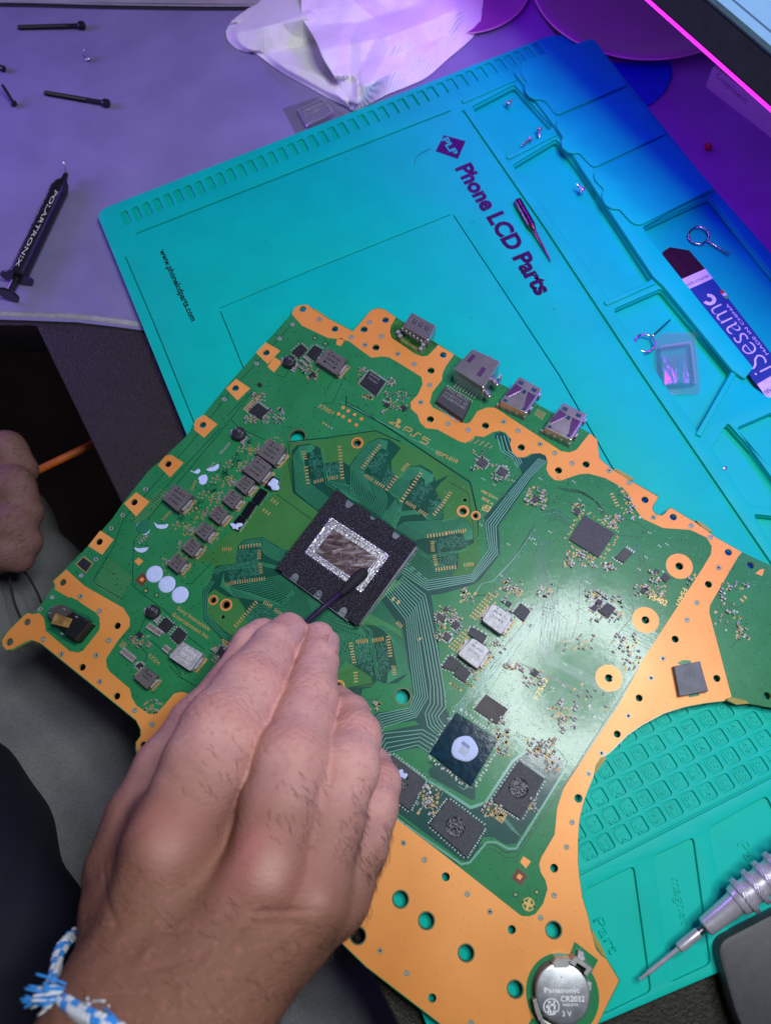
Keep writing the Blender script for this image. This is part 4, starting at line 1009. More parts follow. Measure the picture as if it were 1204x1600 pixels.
for k in range(3): inset('spring_slot', hc, .62, (.2+k*.24, .32+k*.24, .25, .55), M_dark, q, 0.002); inset('spring_tongue', hc, .62, (.23+k*.24, .29+k*.24, .2, .5), M_steel, q, 0.03)
bm = bmesh.new()
for k in range(6):
    x, y = lerp2((627, 512), (662, 535), (k+.3)/6); brick(bm, P(x, y, ZB+.5), .09, .08, ZB+.3, ZB+.52)
for p in ((622, 520), (661, 540), (657, 546), (625, 526)): brick(bm, P(p[0], p[1], ZB+.15), .14, .16, ZB+.001, ZB+.25)
from_bm('shell_tabs', bm, M_solder, q)['kind'] = 'stuff'
bm = bmesh.new()
for k in range(14): x, y = lerp2((626, 530), (655, 549), k/13); brick(bm, P(x, y, ZB), .035, .14, ZB+.007, ZB+.03)
from_bm('pin_row', bm, M_gold, q)['kind'] = 'stuff'
island([(609, 520), (613, 529), (650, 553), (664, 555), (676, 545), (684, 539), (665, 525), (630, 505), (618, 498), (611, 510)], mat('flux_stained_green', (0.03, 0.14, 0.03), rough=0.2, var=0.5, vscale=3), 0.002)
ec = [(738, 545), (781, 565), (755, 606), (708, 576)]
q = conn_box('network_jack', ec, 1.15, BD, 'tall metal network jack stamped with five letters')
text('stamped_letters', 'DCC6A', (757, 574), (769, 556), ZB+1.152, mat('stamp', (0.25, 0.24, 0.26), rough=0.4, metal=.8), q, hpx=6)
for rct in ((.12, .26, .18, .5), (.62, .76, .42, .74)): inset('latch', ec, 1.15, rct, latch_reflection, q, 0.03)
bm = bmesh.new()
for k in range(8): x, y = lerp2((713, 600), (744, 617), k/7); brick(bm, P(x, y, ZB+.05), .05, .42, ZB+.001, ZB+.06)
from_bm('pin_row', bm, M_solder, q)['kind'] = 'stuff'
for p in ((760, 612, .55), (772, 594, .55)):
    c = P(p[0], p[1], ZB+p[2]); me = lathe_mesh('shell_post', [(0, .11), (.05, .13), (.3, .13), (.34, .09), (.4, .08)], c-U*0.1, c+U*.5-V*.25, 12); link('shell_post', me, M_steel, q, .7)
bm = bmesh.new()
brick(bm, P(780, 590, ZB+.4), .08, .22, ZB+.001, ZB+.5); brick(bm, P(741, 613, ZB+.1), .12, .1, ZB+.001, ZB+.3)
from_bm('ground_tab', bm, M_solder, q)['kind'] = 'stuff'
for i, (uc, lb) in enumerate((([(811, 588), (846, 608), (822, 646), (781, 627)], 'metal usb port nearest the network jack'), ([(879, 629), (916, 647), (892, 688), (850, 668)], 'metal usb port nearest the board corner'))):
    q = conn_box('usb_port', uc, 0.62, BD, lb)
    for rct in ((.1, .3, .1, .22), (.66, .86, .1, .22)): inset('latch_window', uc, .62, rct, mat('window_blue', (0.02, 0.05, 0.12), rough=.3), q, 0.003)
    f = lambda u, v: lerp2(lerp2(uc[0], uc[1], u), lerp2(uc[3], uc[2], u), v)
    for pts in (((.06, .26), (.38, .3), (.34, .42), (.12, .75), (.02, .72)), ((.94, .3), (.62, .3), (.66, .44), (.82, .86), (.92, .86))):
        bm = bmesh.new(); prism(bm, loopw([f(u, v) for u, v in pts], ZB+.66), ZB+.6, ZB+.665, 0.0); from_bm('spring_leaf', bm, latch_reflection, q)
    bm = bmesh.new(); prism(bm, loopw([f(u, v) for u, v in ((.4, .3), (.6, .3), (.78, .92), (.24, .92))], ZB+.66), ZB+.6, ZB+.635, 0.0); from_bm('pressed_panel', bm, M_steel, q)
    inset('centre_window', uc, .62, (.42, .56, .3, .42), mat('window_blue', (0.02, 0.05, 0.12)), q, 0.05)
    for rct in ((.06, .2, .86, .95), (.76, .9, .86, .95)): inset('solder_window', uc, .62, rct, mat('window_blue', ()), q, 0.004)
    bm = bmesh.new()
    for t in (.0, .22, .45, .7, .98): x, y = f(t, 1.12); brick(bm, P(x, y, ZB+.3), .12, .05, ZB+.001, ZB+.32)
    for t in (.3, .85): x, y = f(1.08, t); brick(bm, P(x, y, ZB+.2), .06, .16, ZB+.001, ZB+.42)
    from_bm('shell_tabs', bm, M_solder, q)['kind'] = 'stuff'
# square magnetic block on the copper
q = chip('magnet_block', [(1052, 1041), (1093, 1033), (1106, 1080), (1061, 1088)], 0.26, mat('block_blue_grey', (0.07, 0.075, 0.10), rough=0.45, bump=0.4, bscale=14, var=.25, vscale=3), BD, 0.02, label='square blue-grey block sitting on the bare copper')
for pts in ([(1057, 1036), (1066, 1031), (1078, 1032), (1080, 1038), (1066, 1041)], [(1073, 1084), (1090, 1081), (1092, 1087), (1076, 1090)]): island(pts, M_green, 0.002)
# inductors ---------------------------------------------------------
def inductor(c, h, lab, marks, m=M_ind, hp=4.5, r=0.02, tcol=None, col=None):
    q = chip('inductor', c, h, m, BD, 0.02, r=r, gap=0.03, label=lab)
    f = lambda u, v: lerp2(lerp2(c[0], c[1], u), lerp2(c[3], c[2], u), v)
    for k, s_ in enumerate(marks):
        v = .32+k*.24
        text('marking', s_, f(.22, v), f(.80, v), ZB+h+0.003, tcol or M_dark, q, hpx=hp*.8, bold=.012)
    z = ZB+h
    bm = bmesh.new(); x, y = f(.3, .1); brick(bm, P(x, y, z), .07, .06, z-.005, z+.003); from_bm('polarity_dot', bm, tcol or M_dark, q)
    bm = bmesh.new(); rr = random.Random(int(c[0][0]))
    for t in (.25, .75):
        for vv, dz in ((1.10, .1),):
            x, y = f(1.02+0.05*(len(marks)), t) if False else f(t, 1.0)
    # terminals: solder wedge on the two ends along the V axis of the part
    for (a, b_2), s_ in (((c[1], c[2]), 1), ((c[0], c[3]), -1)):
        x, y = lerp2(a, b_2, .5); p = P(x, y, z); p = p+U*(s_*.0)
        ln = (P(a[0], a[1], z)-P(b_2[0], b_2[1], z)).length
        brick(bm, p+U*s_*.03, .10, ln*.62, ZB+.002, ZB+h*.55, 0, 0, .02)
        brick(bm, p+U*s_*.09, .14, ln*.8, ZB+.002, ZB+.05, 1)
        for k in range(5): brick(bm, p+U*s_*(.06+rr.uniform(-.02, .05))+V*rr.uniform(-.35, .35)*ln, .06, .07, ZB+.04, ZB+h*rr.uniform(.2, .6), rr.choice((0, 0, 1)), rr.uniform(0, 3))
    from_bm('solder_terminal', bm, [M_solder, M_gold], q)['kind'] = 'stuff'
    return q
inductor([(421, 685), (446, 700), (428, 727), (399, 707)], .42, 'large grey inductor at the head of the row', ['R18', '2052', '204'])
inductor([(402, 711), (424.5, 728.5), (404, 754), (378, 734)], .42, 'large grey inductor second in the row', ['R18', '2052', '204'])
sm = [(382, 757), (362, 780), (341, 804), (319, 830), (299, 855), (276, 880)]
ordn = ['first', 'second', 'third', 'fourth', 'fifth', 'last']
for i, (x, y) in enumerate(sm):
    inductor([(x-1, y-16), (x+16, y-5), (x+.5, y+15), (x-15, y+2)], .36, ordn[i]+' small grey inductor counting from the large ones', ['R050', '2052', 'N'], hp=3.6)
inductor([(273, 755.5), (301, 773), (277, 799), (253, 779)], .42, 'lone grey inductor beside the paste smears', ['R22', '2040', '740'])
inductor([(286, 1003), (317, 1021), (297, 1049), (263, 1026)], .40, 'pale silver inductor in the lower left corner', ['1R5H', 'W25', '-'], m=M_indl, r=.08, hp=6, tcol=mat('pale_print', (.6, .6, .6)))
inductor([(226, 1041), (246, 1056), (229, 1077), (209, 1059)], .34, 'small dark grey inductor beside the copper bend', ['R68', '2051'], hp=4)
inductor([(511, 543), (541, 561), (526, 586), (494, 565)], .38, 'grey inductor near the top corner of the board', ['1R0', '2052', 'N'])
inductor([(769, 942), (801, 962), (783, 992), (752, 969)], .42, 'upper silver inductor beside the glare', ['R47', '2045'], m=M_indl, r=.1, tcol=mat('grey_print', (.14, .14, .15)))
inductor([(738, 996), (765, 1014), (746, 1046), (714, 1022)], .42, 'lower silver inductor beside the glare', ['R20', '2052'], m=M_indl, r=.1, tcol=mat('grey_print', (.14, .14, .15)))
# round drum inductors
for i, (x, y, r, lb) in enumerate(((451, 563, 10.5, 'black drum coil near the top corner'), (372, 676, 11.5, 'black drum coil above the inductor row'), (237, 955, 11.5, 'black drum coil by the three paste dots'))):
    z = ZB+.32
    w = [P(x, y, z)+Vector((math.cos(a)*1.0, math.sin(a)*1.0, 0))*(r*scale_at(x, y, z)) for a in [2*math.pi*(k+.5)/8+.64 for k in range(8)]]
    bm = bmesh.new(); pts = roundpoly([(p.x, p.y) for p in w], .12, 3); prism(bm, pts, ZB+.02, z, .06); q = from_bm('drum_coil', bm, M_chip, BD, .6); q['label'] = lb
    text('marking', '101', (x-5, y-5), (x+6, y+2), z+.003, M_mark, q, hpx=4)
    bm = bmesh.new()
    for k in range(4): brick(bm, P(x+9.5-k*1.6, y+5+k*3.2, ZB+.1)+U*.06, .2, .08, ZB+.002, ZB+.09)
    for k in range(3): brick(bm, P(x-10, y-3+k*3, ZB+.1), .12, .08, ZB+.002, ZB+.08)
    from_bm('coil_leads', bm, M_solder, q)['kind'] = 'stuff'
# dark power transistors
mos = [([(470, 537), (480.5, 546), (467, 559), (455, 550)], .09), ([(491, 539), (504, 546), (492, 564), (479, 553)], .09), ([(259, 964), (272, 976), (260, 989), (246, 978)], .09), ([(279, 979), (292, 991), (280, 1008), (266, 994)], .09),
       ([(813, 942), (829, 954), (818, 971), (801, 957)], .10), ([(736, 979), (761, 993), (754, 1005), (731, 991)], .16), ([(703, 1023), (720, 1036), (710, 1049), (690, 1042)], .12), ([(719, 1036), (736, 1051), (725, 1066), (708, 1054)], .12),
       ([(948, 941), (962, 950), (950, 966), (935, 955)], .10), ([(1038, 895), (1047, 902), (1040, 910), (1031, 903)], .07), ([(899, 792), (907, 797), (902, 806), (894, 800)], .07),
       ([(219, 1035), (225, 1040), (219, 1046), (212, 1040)], .08), ([(218, 986), (224, 991), (218, 998), (212, 992)], .07), ([(751, 714), (763, 722), (756, 732), (744, 723)], .09), ([(782, 728), (794, 736), (787, 746), (775, 738)], .09),
       ([(835, 774), (843, 778), (837, 786), (829, 781)], .07), ([(711, 970), (719, 976), (712, 984), (704, 977)], .09), ([(698, 988), (706, 994), (699, 1003), (691, 996)], .09), ([(685, 957), (697, 965), (691, 972), (680, 966)], .08),
       ([(834, 1044), (842, 1050), (836, 1058), (827, 1052)], .07), ([(488, 580), (494, 586), (488, 592), (482, 586)], .06), ([(629, 632), (637, 637), (631, 643), (624, 637)], .06), ([(603, 628), (610, 632), (605, 637), (598, 633)], .06),
       ([(345, 1008), (362, 1019), (353, 1034), (337, 1022)], .10), ([(405, 597), (410, 601), (407, 605), (401, 601)], .06), ([(1024, 888), (1030, 892), (1027, 897), (1021, 893)], .06), ([(1004, 918), (1011, 922), (1006, 928), (999, 924)], .06),
       ([(934, 935), (942, 940), (937, 946), (929, 941)], .08), ([(928, 944), (935, 949), (930, 955), (922, 950)], .08), ([(697, 947), (703, 951), (699, 957), (692, 953)], .06), ([(792, 938), (800, 943), (795, 949), (788, 945)], .05)]
for c, h in mos:
    q = chip('power_transistor' if h > .085 else 'small_chip', c, h, M_chip if c[0][0] < 700 else M_chipg, BD, .008)
# four dark parts in the slanted row, two carrying paste
row = [([(425, 743), (438, 750), (425, 767), (412, 760)]), ([(407, 762), (419, 769), (404, 789), (393, 781)]), ([(390, 782), (401, 788), (387, 810), (376, 803)]), ([(374, 804), (386, 811), (372, 830), (360, 822)])]
glossb = mat('glossy_black', (0.006, 0.006, 0.012), rough=0.15, coat=.4)
rl = []
for i, c in enumerate(row):
    q = chip('driver_chip', c, .14, glossb, BD, .012, r=.05); rl.append(q)
    x, y = lerp2(c[2], c[3], .4); bm = bmesh.new(); p = P(x+6, y-3, ZB+.14)
blob('paste_smear', 428, 757, 9, ZB+.143, .05, M_paste, rl[0], 5, .35); blob('paste_smear', 369, 822, 6.5, ZB+.143, .03, M_paste, rl[3], 8, .7)
# paste dots and smears on the mask
for i, (x, y) in enumerate(((241.5, 897), (261, 913), (281.5, 929.5))):
    o = blob('paste_disc', x, y, 13.2, ZB+.006, .028, M_paste, BD, i, .015, 36)
def crescent(name, pts, m=M_paste, h=.02):
    bm = bmesh.new(); w = loopw(pts, ZB+.006); prism(bm, roundpoly(w, .06, 3), ZB+.005, ZB+.006+h, .008); return from_bm(name, bm, m, BD)
crescent('paste_smear', [(297, 734), (303, 738), (311, 732), (314, 736), (309, 741), (303, 739), (299, 737)])
crescent('paste_smear', [(323, 733), (333, 730), (342, 724), (342, 731), (337, 736), (329, 737), (323, 735)])
crescent('paste_smear', [(309, 748), (314, 743), (322, 741), (325, 747), (322, 756), (316, 758), (311, 755), (312, 751)])
crescent('paste_smear', [(240, 815), (246, 820), (258, 820), (264, 818), (261, 825), (253, 827), (245, 825)])
crescent('paste_smear', [(209, 855), (216, 857), (226, 856), (233, 855), (228, 862), (221, 864), (213, 861)])
crescent('paste_smear', [(222, 835), (229, 834), (234, 828), (233, 832), (228, 836)], h=.01)
clear = mat('clear_flux', (0.05, 0.25, 0.15), rough=0.06, spec=.9, coat=1.0, bump=.5, bscale=8)
blob('flux_pool', 224, 824, 11, ZB+.0055, .012, mat('flux_green', (0.02, 0.16, 0.09), rough=.08, coat=1.0, bump=.6, bscale=9), BD, 12, .05)
# port module at the left corner
bm = bmesh.new(); ctr = P(108, 973, ZB+.5)
pm = [(96, 943), (139, 972), (120, 1001), (76, 965)]
q = chip('sensor_port', [(93, 945), (137, 968), (117, 1000), (86, 975)], .42, M_black, BD, .05, r=.08, label='black plastic port module with a golden film window')
chip('port_flap', [(92, 944), (102, 946), (112, 957), (86, 974), (75, 962), (77, 950)], .55, mat('translucent_grey', (.07, .06, .06), rough=.25), q, .03, zb=ZB)
gf = chip('gold_film', [(87, 958), (113, 967), (106, 981), (80, 974)], .60, mat('gold_film', (.62, .36, .12), rough=.28, metal=.6, bump=.5, bscale=5, var=.4, vscale=4), q, .01)
chip('port_lid', [(113, 960), (141, 973), (118, 1001), (101, 990)], .56, M_black, q, .04)
for p in ((101, 952), (78, 958), (120, 964), (97, 990)): 
    bm = bmesh.new(); brick(bm, P(p[0], p[1], ZB+.58), .09, .05, ZB+.5, ZB+.6); from_bm('clip', bm, M_mark, q)
# crossed circle and fiducials
z = ZB+.006
cx, cy = 825, 1413
plate('cross_mark', [circw(cx, cy, 9.8, z, 28), circw(cx, cy, 8.0, z, 28)], z, z+.003, M_silk, BD)
bm = bmesh.new(); brick(bm, P(cx, cy, z), .42, .09, z, z+.003, 0, .3); brick(bm, P(cx, cy, z), .09, .42, z+.0005, z+.0035, 0, .3); from_bm('cross_mark', bm, M_silk, BD)
for x, y in ((811, 1370), (222, 905.5)):
    bm = bmesh.new(); brick(bm, P(x, y, z), .40, .40, z, z+.003, 0, 0); brick(bm, P(x, y, z), .15, .15, z, z+.006, 1); from_bm('brown_fiducial', bm, [mat('brown_square', (.12, .035, .015), rough=.5), M_copper], BD)
for x, y in ((805, 1398), (838, 1394), (245, 930), (228, 923), (508, 537), (492, 528)):
    plate('fiducial', [circw(x, y, 4.2, z, 18), circw(x, y, 3.3, z, 18)], z, z+.002, M_line, BD); plate('fiducial_dot', [circw(x, y, 1.9, z, 14)], z, z+.003, M_gold, BD)
# gold printing
def silk(s, p0, p1, h, bold=.012): return text('gold_lettering', s, p0, p1, ZB+.0058, M_silk, BD, hpx=h, bold=bold)
silk('EDM-010', (680, 709), (713, 724), 6.5)
silk('>EP GW<', (750, 768), (776, 782), 4.6); silk('SIDE A', (751, 779), (769, 790), 4.6)
silk('F7001', (497, 637), (519, 648), 7); silk('F5402', (1013, 935), (1040, 947), 9, .02); 
silk('F5401', (1066, 918), (1055, 944), 8)
silk('Sony Interactive', (276, 952), (326, 986), 6); silk('Entertainment Inc.', (269, 962), (325, 999), 6)
silk('F7504', (231, 1026), (247, 1040), 6, .0); silk('F7502', (840, 1094), (856, 1062), 8, -.005)
# games console symbol and wordmark, drawn as strokes
bm = bmesh.new()
def st(pts, w, z=ZB+.0058): ribbon(bm, [xy(p, ZB) for p in pts], w, z)
def face(pts, z=ZB+.0056): bm.faces.new([bm.verts.new((a, b, z)) for a, b in loopw(pts, ZB)])
g = lambda x, y: (600+x/6.02, 640+y/6.02)
face([g(*p) for p in ((103, 150), (128, 82), (155, 96), (158, 118), (146, 132), (138, 126), (128, 165), (118, 160))])
face([g(*p) for p in ((45, 112), (78, 118), (106, 122), (104, 134), (74, 128), (60, 124), (88, 140), (98, 150), (60, 134), (44, 122))], ZB+.006)
face([g(*p) for p in ((124, 140), (148, 150), (154, 164), (140, 176), (112, 166), (96, 156), (102, 150), (128, 160), (138, 158), (122, 150))], ZB+.0062)
st([g(*p) for p in ((176, 196), (206, 160), (246, 176), (262, 188), (252, 204), (238, 208), (200, 190))], .045)
st([g(*p) for p in ((240, 232), (262, 248), (282, 250), (298, 226), (318, 220), (346, 238))], .045)
st([g(*p) for p in ((432, 288), (372, 254), (358, 272), (398, 292), (414, 306), (408, 322), (388, 326), (334, 298))], .045)
from_bm('gold_emblem', bm, M_silk, BD)
# emblem box below SIDE A
bm = bmesh.new()
st([g(*p) for p in ((916, 940), (942, 896), (1002, 918), (974, 960), (916, 940))], .04); st([g(*p) for p in ((936, 938), (952, 912), (962, 916), (950, 930), (960, 934))], .03); st([g(*p) for p in ((962, 944), (984, 922))], .03)
from_bm('gold_emblem', bm, M_silk, BD)
# gold dots near F7001 and test pads
bm = bmesh.new()
for x, y in ((529, 647), (536, 651), (544, 642), (554, 648), (546, 657.5), (564.5, 654.5), (556.5, 664), (536, 637)): dot(x, y, 2.9, ZB+.006, 14, 0)
for x, y, m_ in ((505.5, 661, 0), (509.5, 664, 0), (513.5, 666.5, 1), (518, 669, 1)): dot(x, y, 1.5, ZB+.006, 10, m_)
for k in range(14): dot(734+k*2.6, 690-(k % 3)*3+k*.8, 1.3, ZB+.006, 8, 2)
from_bm('test_points', bm, [M_copper, M_solder, M_gold], BD)['kind'] = 'stuff'
# ============================================================= tiny passives, pads and squiggles on the board
chips_px = [c for c, h in mos]+[m_[0] for m_ in mem]+row+[cpu, [(713, 1113), (778, 1156), (736, 1228), (671, 1176)], [(759, 1085), (793, 1108), (776, 1132), (741, 1108)], [(912, 805), (960, 833), (934, 871), (889, 843)], [(577, 579), (602, 596), (587, 618), (562, 599)],
   [(403, 629), (419, 641), (408, 656), (388, 642.5)], [(975, 856), (988, 864), (974, 879), (960, 871)], [(696, 603), (736, 626), (722.5, 655), (681, 626)], [(421, 685), (446, 700), (428, 727), (399, 707)], [(402, 711), (424.5, 728.5), (404, 754), (378, 734)],
   [(273, 755.5), (301, 773), (277, 799), (253, 779)], [(286, 1003), (317, 1021), (297, 1049), (263, 1026)], [(226, 1041), (246, 1056), (229, 1077), (209, 1059)], [(511, 543), (541, 561), (526, 586), (494, 565)], [(769, 942), (801, 962), (783, 992), (752, 969)], [(738, 996), (765, 1014), (746, 1046), (714, 1022)]]
for x, y in sm: chips_px.append([(x-1, y-16), (x+16, y-5), (x+.5, y+15), (x-15, y+2)])
def blocked(x, y): return any(pip(x, y, c) for c in chips_px)
rn = random.Random(11)
def near_disc(x, y): return any(k == 'd' and math.hypot(x-a, y-b) < 25 or k in 'cb' and math.hypot(x-a, y-b) < r+6 for a, b, r, k in H)
bp_ = bmesh.new()    # passives: 0 body tan 1 solder 2 dark body
bg_ = bmesh.new()    # gold pads
bs_ = bmesh.new()    # squiggles
def passive(x, y, ang=0.0, l=.17, w_=.09, h=.07, dark=False):
    l *= .8; w_ *= .75
    c = P(x, y, ZB+h*.5); a = U*math.cos(ang)+V*math.sin(ang)
    brick(bp_, c, l*.5, w_, ZB+.008, ZB+h, 2 if dark else 0, ang)
    for s_ in (-1, 1): brick(bp_, c+a*s_*l*.37, l*.26, w_*1.04, ZB+.006, ZB+h*1.05, 1, ang, .01)
def pad(x, y, lu=.07, lv=.12, ang=0.0, mi=0):
    brick(bg_, P(x, y, ZB), lu, lv, ZB+.002, ZB+.0085, mi, ang)
def padrow(p0, p1, n, mi=0, w_=None, l=.11):
    d = (P(p1[0], p1[1], ZB)-P(p0[0], p0[1], ZB)); L = d.length/max(1, n-1)
    ang = math.atan2(d.dot(V), d.dot(U))
    for k in range(n):
        x, y = lerp2(p0, p1, k/max(1, n-1)); pad(x, y, (w_ or L*.5), l, ang, mi)
for r_ in (((481, 755), (478, 730), 6), ((477, 717), (474, 706), 4), ((491, 753), (504, 750), 6), ((513, 748), (526, 746), 6), ((535, 747), (530, 698), 11), ((593, 696), (566, 731), 11), ((571, 743), (581, 750), 5), ((586, 753), (599, 760), 5), ((604, 765), (619, 745), 6),
  ((657, 740), (627, 783), 11), ((635, 785), (648, 793), 6), ((655, 798), (665, 805), 5), ((678, 804), (690, 789), 5), ((703, 770), (693, 785), 5), ((637, 725), (628, 735), 5), ((668, 838), (696, 834), 7), ((698, 833), (727, 829), 9), ((675, 846), (676, 861), 6), ((678, 868), (681, 883), 6), ((681, 890), (711, 886), 8), ((725, 883), (738, 881), 5),
  ((348, 858), (361, 858), 5), ((375, 855), (406, 851), 8), ((405, 860), (405, 873), 6), ((406, 881), (408, 895), 6), ((353, 914), (366, 910), 6), ((368, 910), (413, 904), 13), ((413, 941), (424, 947), 5), ((430, 953), (441, 961), 5), ((400, 941), (368, 978), 11),
  ((548, 1005), (553, 1035), 8), ((557, 1003), (573, 1001), 6), ((582, 1001), (598, 998), 6), ((606, 995), (610, 1025), 8), ((614, 1041), (616, 1054), 5), ((555, 1051), (556, 1065), 4), ((620, 973), (627, 979), 4), ((425, 781), (433, 787), 3), ((412, 797), (420, 803), 3),
  ((614, 936), (622, 941), 2), ((1158, 938), (1163, 933), 2), ((955, 772), (964, 790), 5), ((968, 760), (972, 768), 2)):
    L = (P(*r_[1], ZB)-P(*r_[0], ZB)).length/max(1, r_[2]-1)
    padrow(r_[0], r_[1], r_[2], 0, L*.42, .15)
padrow((345, 708), (358, 693), 7, 1); padrow((326, 733), (334, 724), 4, 1); padrow((300, 765), (306, 752), 5); padrow((254, 812), (266, 800), 6); padrow((218, 848), (229, 838), 4, 1); padrow((384, 641), (403, 620), 9, 2, .06, .28)
# small footprint squiggles inside the memory fan-outs
def squig(poly, n, seg=(1.2, 4.0), w_=.014, mi=0):
    xs = [p[0] for p in poly]; ys = [p[1] for p in poly]; k = 0; t = 0
    while k < n and t < n*8:
        t += 1
        x, y = rn.uniform(min(xs), max(xs)), rn.uniform(min(ys), max(ys))
        if not pip(x, y, poly) or blocked(x, y): continue
        c = P(x, y, ZB); s_ = scale_at(x, y, ZB); pts = [c.xy]; a = rn.choice((0, 1, 2, 3))
        for j in range(rn.randint(2, 4)):
            d = (U, V, -U, -V)[a % 4]; c = c+d*rn.uniform(*seg)*s_; pts.append(c.xy); a += rn.choice((1, 3))
        ribbon(bs_, [tuple(p) for p in pts], w_, ZB+.0062, mi); k += 1
for poly, n in (([(484, 705), (500, 705), (506, 748), (486, 752)], 60), ([(510, 725), (532, 722), (534, 745), (512, 746)], 50), ([(592, 708), (608, 700), (590, 745), (572, 735)], 70), ([(606, 732), (618, 742), (606, 762), (596, 752)], 40),
   ([(650, 760), (668, 745), (676, 760), (655, 790), (640, 782)], 80), ([(680, 772), (692, 785), (682, 800), (668, 795)], 40), ([(682, 842), (730, 834), (732, 850), (682, 862)], 90), ([(684, 868), (714, 864), (712, 884), (686, 886)], 70), ([(372, 862), (402, 858), (402, 878), (370, 882)], 70), ([(352, 888), (402, 884), (404, 900), (356, 906)], 90),
   ([(400, 950), (430, 955), (400, 995), (385, 985)], 60), ([(558, 1008), (576, 1006), (584, 1058), (562, 1040)], 90), ([(586, 1006), (602, 1002), (608, 1045), (592, 1062)], 90), ([(415, 640), (447, 655), (435, 678), (407, 662)], 60), ([(745, 925), (960, 1000), (900, 1100), (820, 1160), (700, 1100)], 30)):
    squig(poly, n)
for a in range(6):
    x, y = 390-a*20.7, 693+a*24.2
    squig([(x-8, y-8), (x+8, y-12), (x+8, y+6), (x-6, y+10)], 12, (2, 5), .022, 1)
    for k in range(2): passive(x+13-k*3, y+12+k*3, rn.choice((0, 1.57)), .14, .07)
    passive(x+2, y-12, 0.2, .14, .08); passive(x-9, y+4, 1.57, .14, .08)
    for i in range(3):
        for j in range(3):
            if (i+j) % 2 == 0: pad(x-16+i*3.2+j*2.0, y+6-i*2.0+j*3.2, .07, .07)
    for k in range(16): pad(x+rn.uniform(-2, 16), y+rn.uniform(2, 22), rn.uniform(.04, .1), rn.uniform(.04, .1), rn.choice((0, .78)), 0)
for x, y in sm+[(424, 706), (401, 732)]:
    for k in range(22):
        a = rn.uniform(0, 6.28); R = rn.uniform(17, 25)
        xx, yy = x+R*math.cos(a), y+R*math.sin(a)
        if not blocked(xx, yy): pad(xx, yy, .05, .05)
    for k in range(5):
        xx, yy = x-18+rn.uniform(-3, 4), y-4+rn.uniform(-6, 6); passive(xx, yy, rn.choice((0, 1.57)), .13, .08)
for i in range(3):
    for j in range(3): pad(350+i*4-2+j*1.5+rn.random(), 1000+i*2.4+j*3.6, .09, .09); pad(192+i*2.6+j*-2.0, 1003+i*2+j*3.0, .06, .06)
# gold pad grids beside the silver inductors
for (x0, y0), (x1, y1), n, m_ in (((735, 962), (764, 927), 9, 3), ((702, 1010), (727, 985), 7, 3), ((703, 1068), (716, 1076), 4, 2), ((723, 1064), (736, 1072), 4, 2)):
    for i in range(n):
        for j in range(m_):
            x, y = lerp2((x0, y0), (x1, y1), i/(n-1)); pad(x+j*3.6, y+j*2.6, .07, .07)
for cx, cy, n, m_, mi in ((782, 1278, 4, 4, 0), (668, 1255, 3, 4, 1), (883, 1113, 0, 0, 0), (808, 927, 4, 3, 0), (846, 642, 0, 0, 0)):
    for i in range(n):
        for j in range(m_): pad(cx+(i-n/2)*3.6+(j-m_/2)*-2.2, cy+(i-n/2)*2.6+(j-m_/2)*3.6, .075, .075, 0, mi)
for i in range(5):
    for j in range(4): pad(840+i*2.7-j*1.6, 640+i*1.7+j*2.6, .05, .05)
for a in range(16):
    x, y = 883+7*math.cos(a*.3927), 1113+7*math.sin(a*.3927); pad(x, y, .05, .05)
# legs and pads round chips
def around(c, n, off, mi=1, l=.09, w_=.045, jit=0.0, sides=(0, 1, 2, 3)):
    m_ = mid_(c)
    for s_ in sides:
        a, b = c[s_], c[(s_+1) % 4]
        for k in range(n):
            x, y = lerp2(a, b, (k+.5)/n); dx, dy = x-m_[0], y-m_[1]
            ex, ey = (a[0]+b[0])/2-m_[0], (a[1]+b[1])/2-m_[1]; L = math.hypot(ex, ey)
            pad(x+ex/L*off+rn.uniform(-jit, jit), y+ey/L*off+rn.uniform(-jit, jit), *((w_, l) if s_ % 2 == 0 else (l, w_)), 0, mi)
around([(403, 629), (419, 641), (408, 656), (388, 642.5)], 9, 1.5, 1)
around([(577, 579), (602, 596), (587, 618), (562, 599)], 12, 1.5, 1, .07)
around([(713, 1113), (778, 1156), (736, 1228), (671, 1176)], 16, 6, 1, .09, .05, 2.2, (1, 2, 0)); around([(713, 1113), (778, 1156), (736, 1228), (671, 1176)], 11, 3, 1, .06, .05, 3.5, (3,))
for m_ in mem: around(m_[0], 13, 3, 1, .06, .04, .6)
around([(759, 1085), (793, 1108), (776, 1132), (741, 1108)], 8, 3, 1, .08, .05, .5)
around([(912, 805), (960, 833), (934, 871), (889, 843)], 12, 6, 0, .07, .06, 3)
for c, h in mos:
    if h > .07: around(c, 4, 1.5, 1, .09, .05)
def cluster(cx, cy, rx, ry, n, pd=6, dark=.35, seed=0):
    k = t = 0; used_ = []
    while k < n and t < 400:
        t += 1
        x, y = cx+rn.uniform(-rx, rx), cy+rn.uniform(-ry, ry)
        if blocked(x, y) or pip(x, y, cop) or near_disc(x, y) or any(math.hypot(x-a, y-b) < 5.2 for a, b in used_): continue
        used_.append((x, y)); k += 1
        big = rn.random() < .25
        passive(x, y, rn.choice((0, 1.571)), .22 if big else .15, .13 if big else .08, .11 if big else .07, rn.random() < dark)
    for i in range(pd*3):
        x, y = cx+rn.uniform(-rx, rx), cy+rn.uniform(-ry, ry)
        if not blocked(x, y) and not pip(x, y, cop) and not near_disc(x, y): pad(x, y, rn.uniform(.05, .1), rn.uniform(.05, .12), 0, rn.choice((0, 0, 1)))
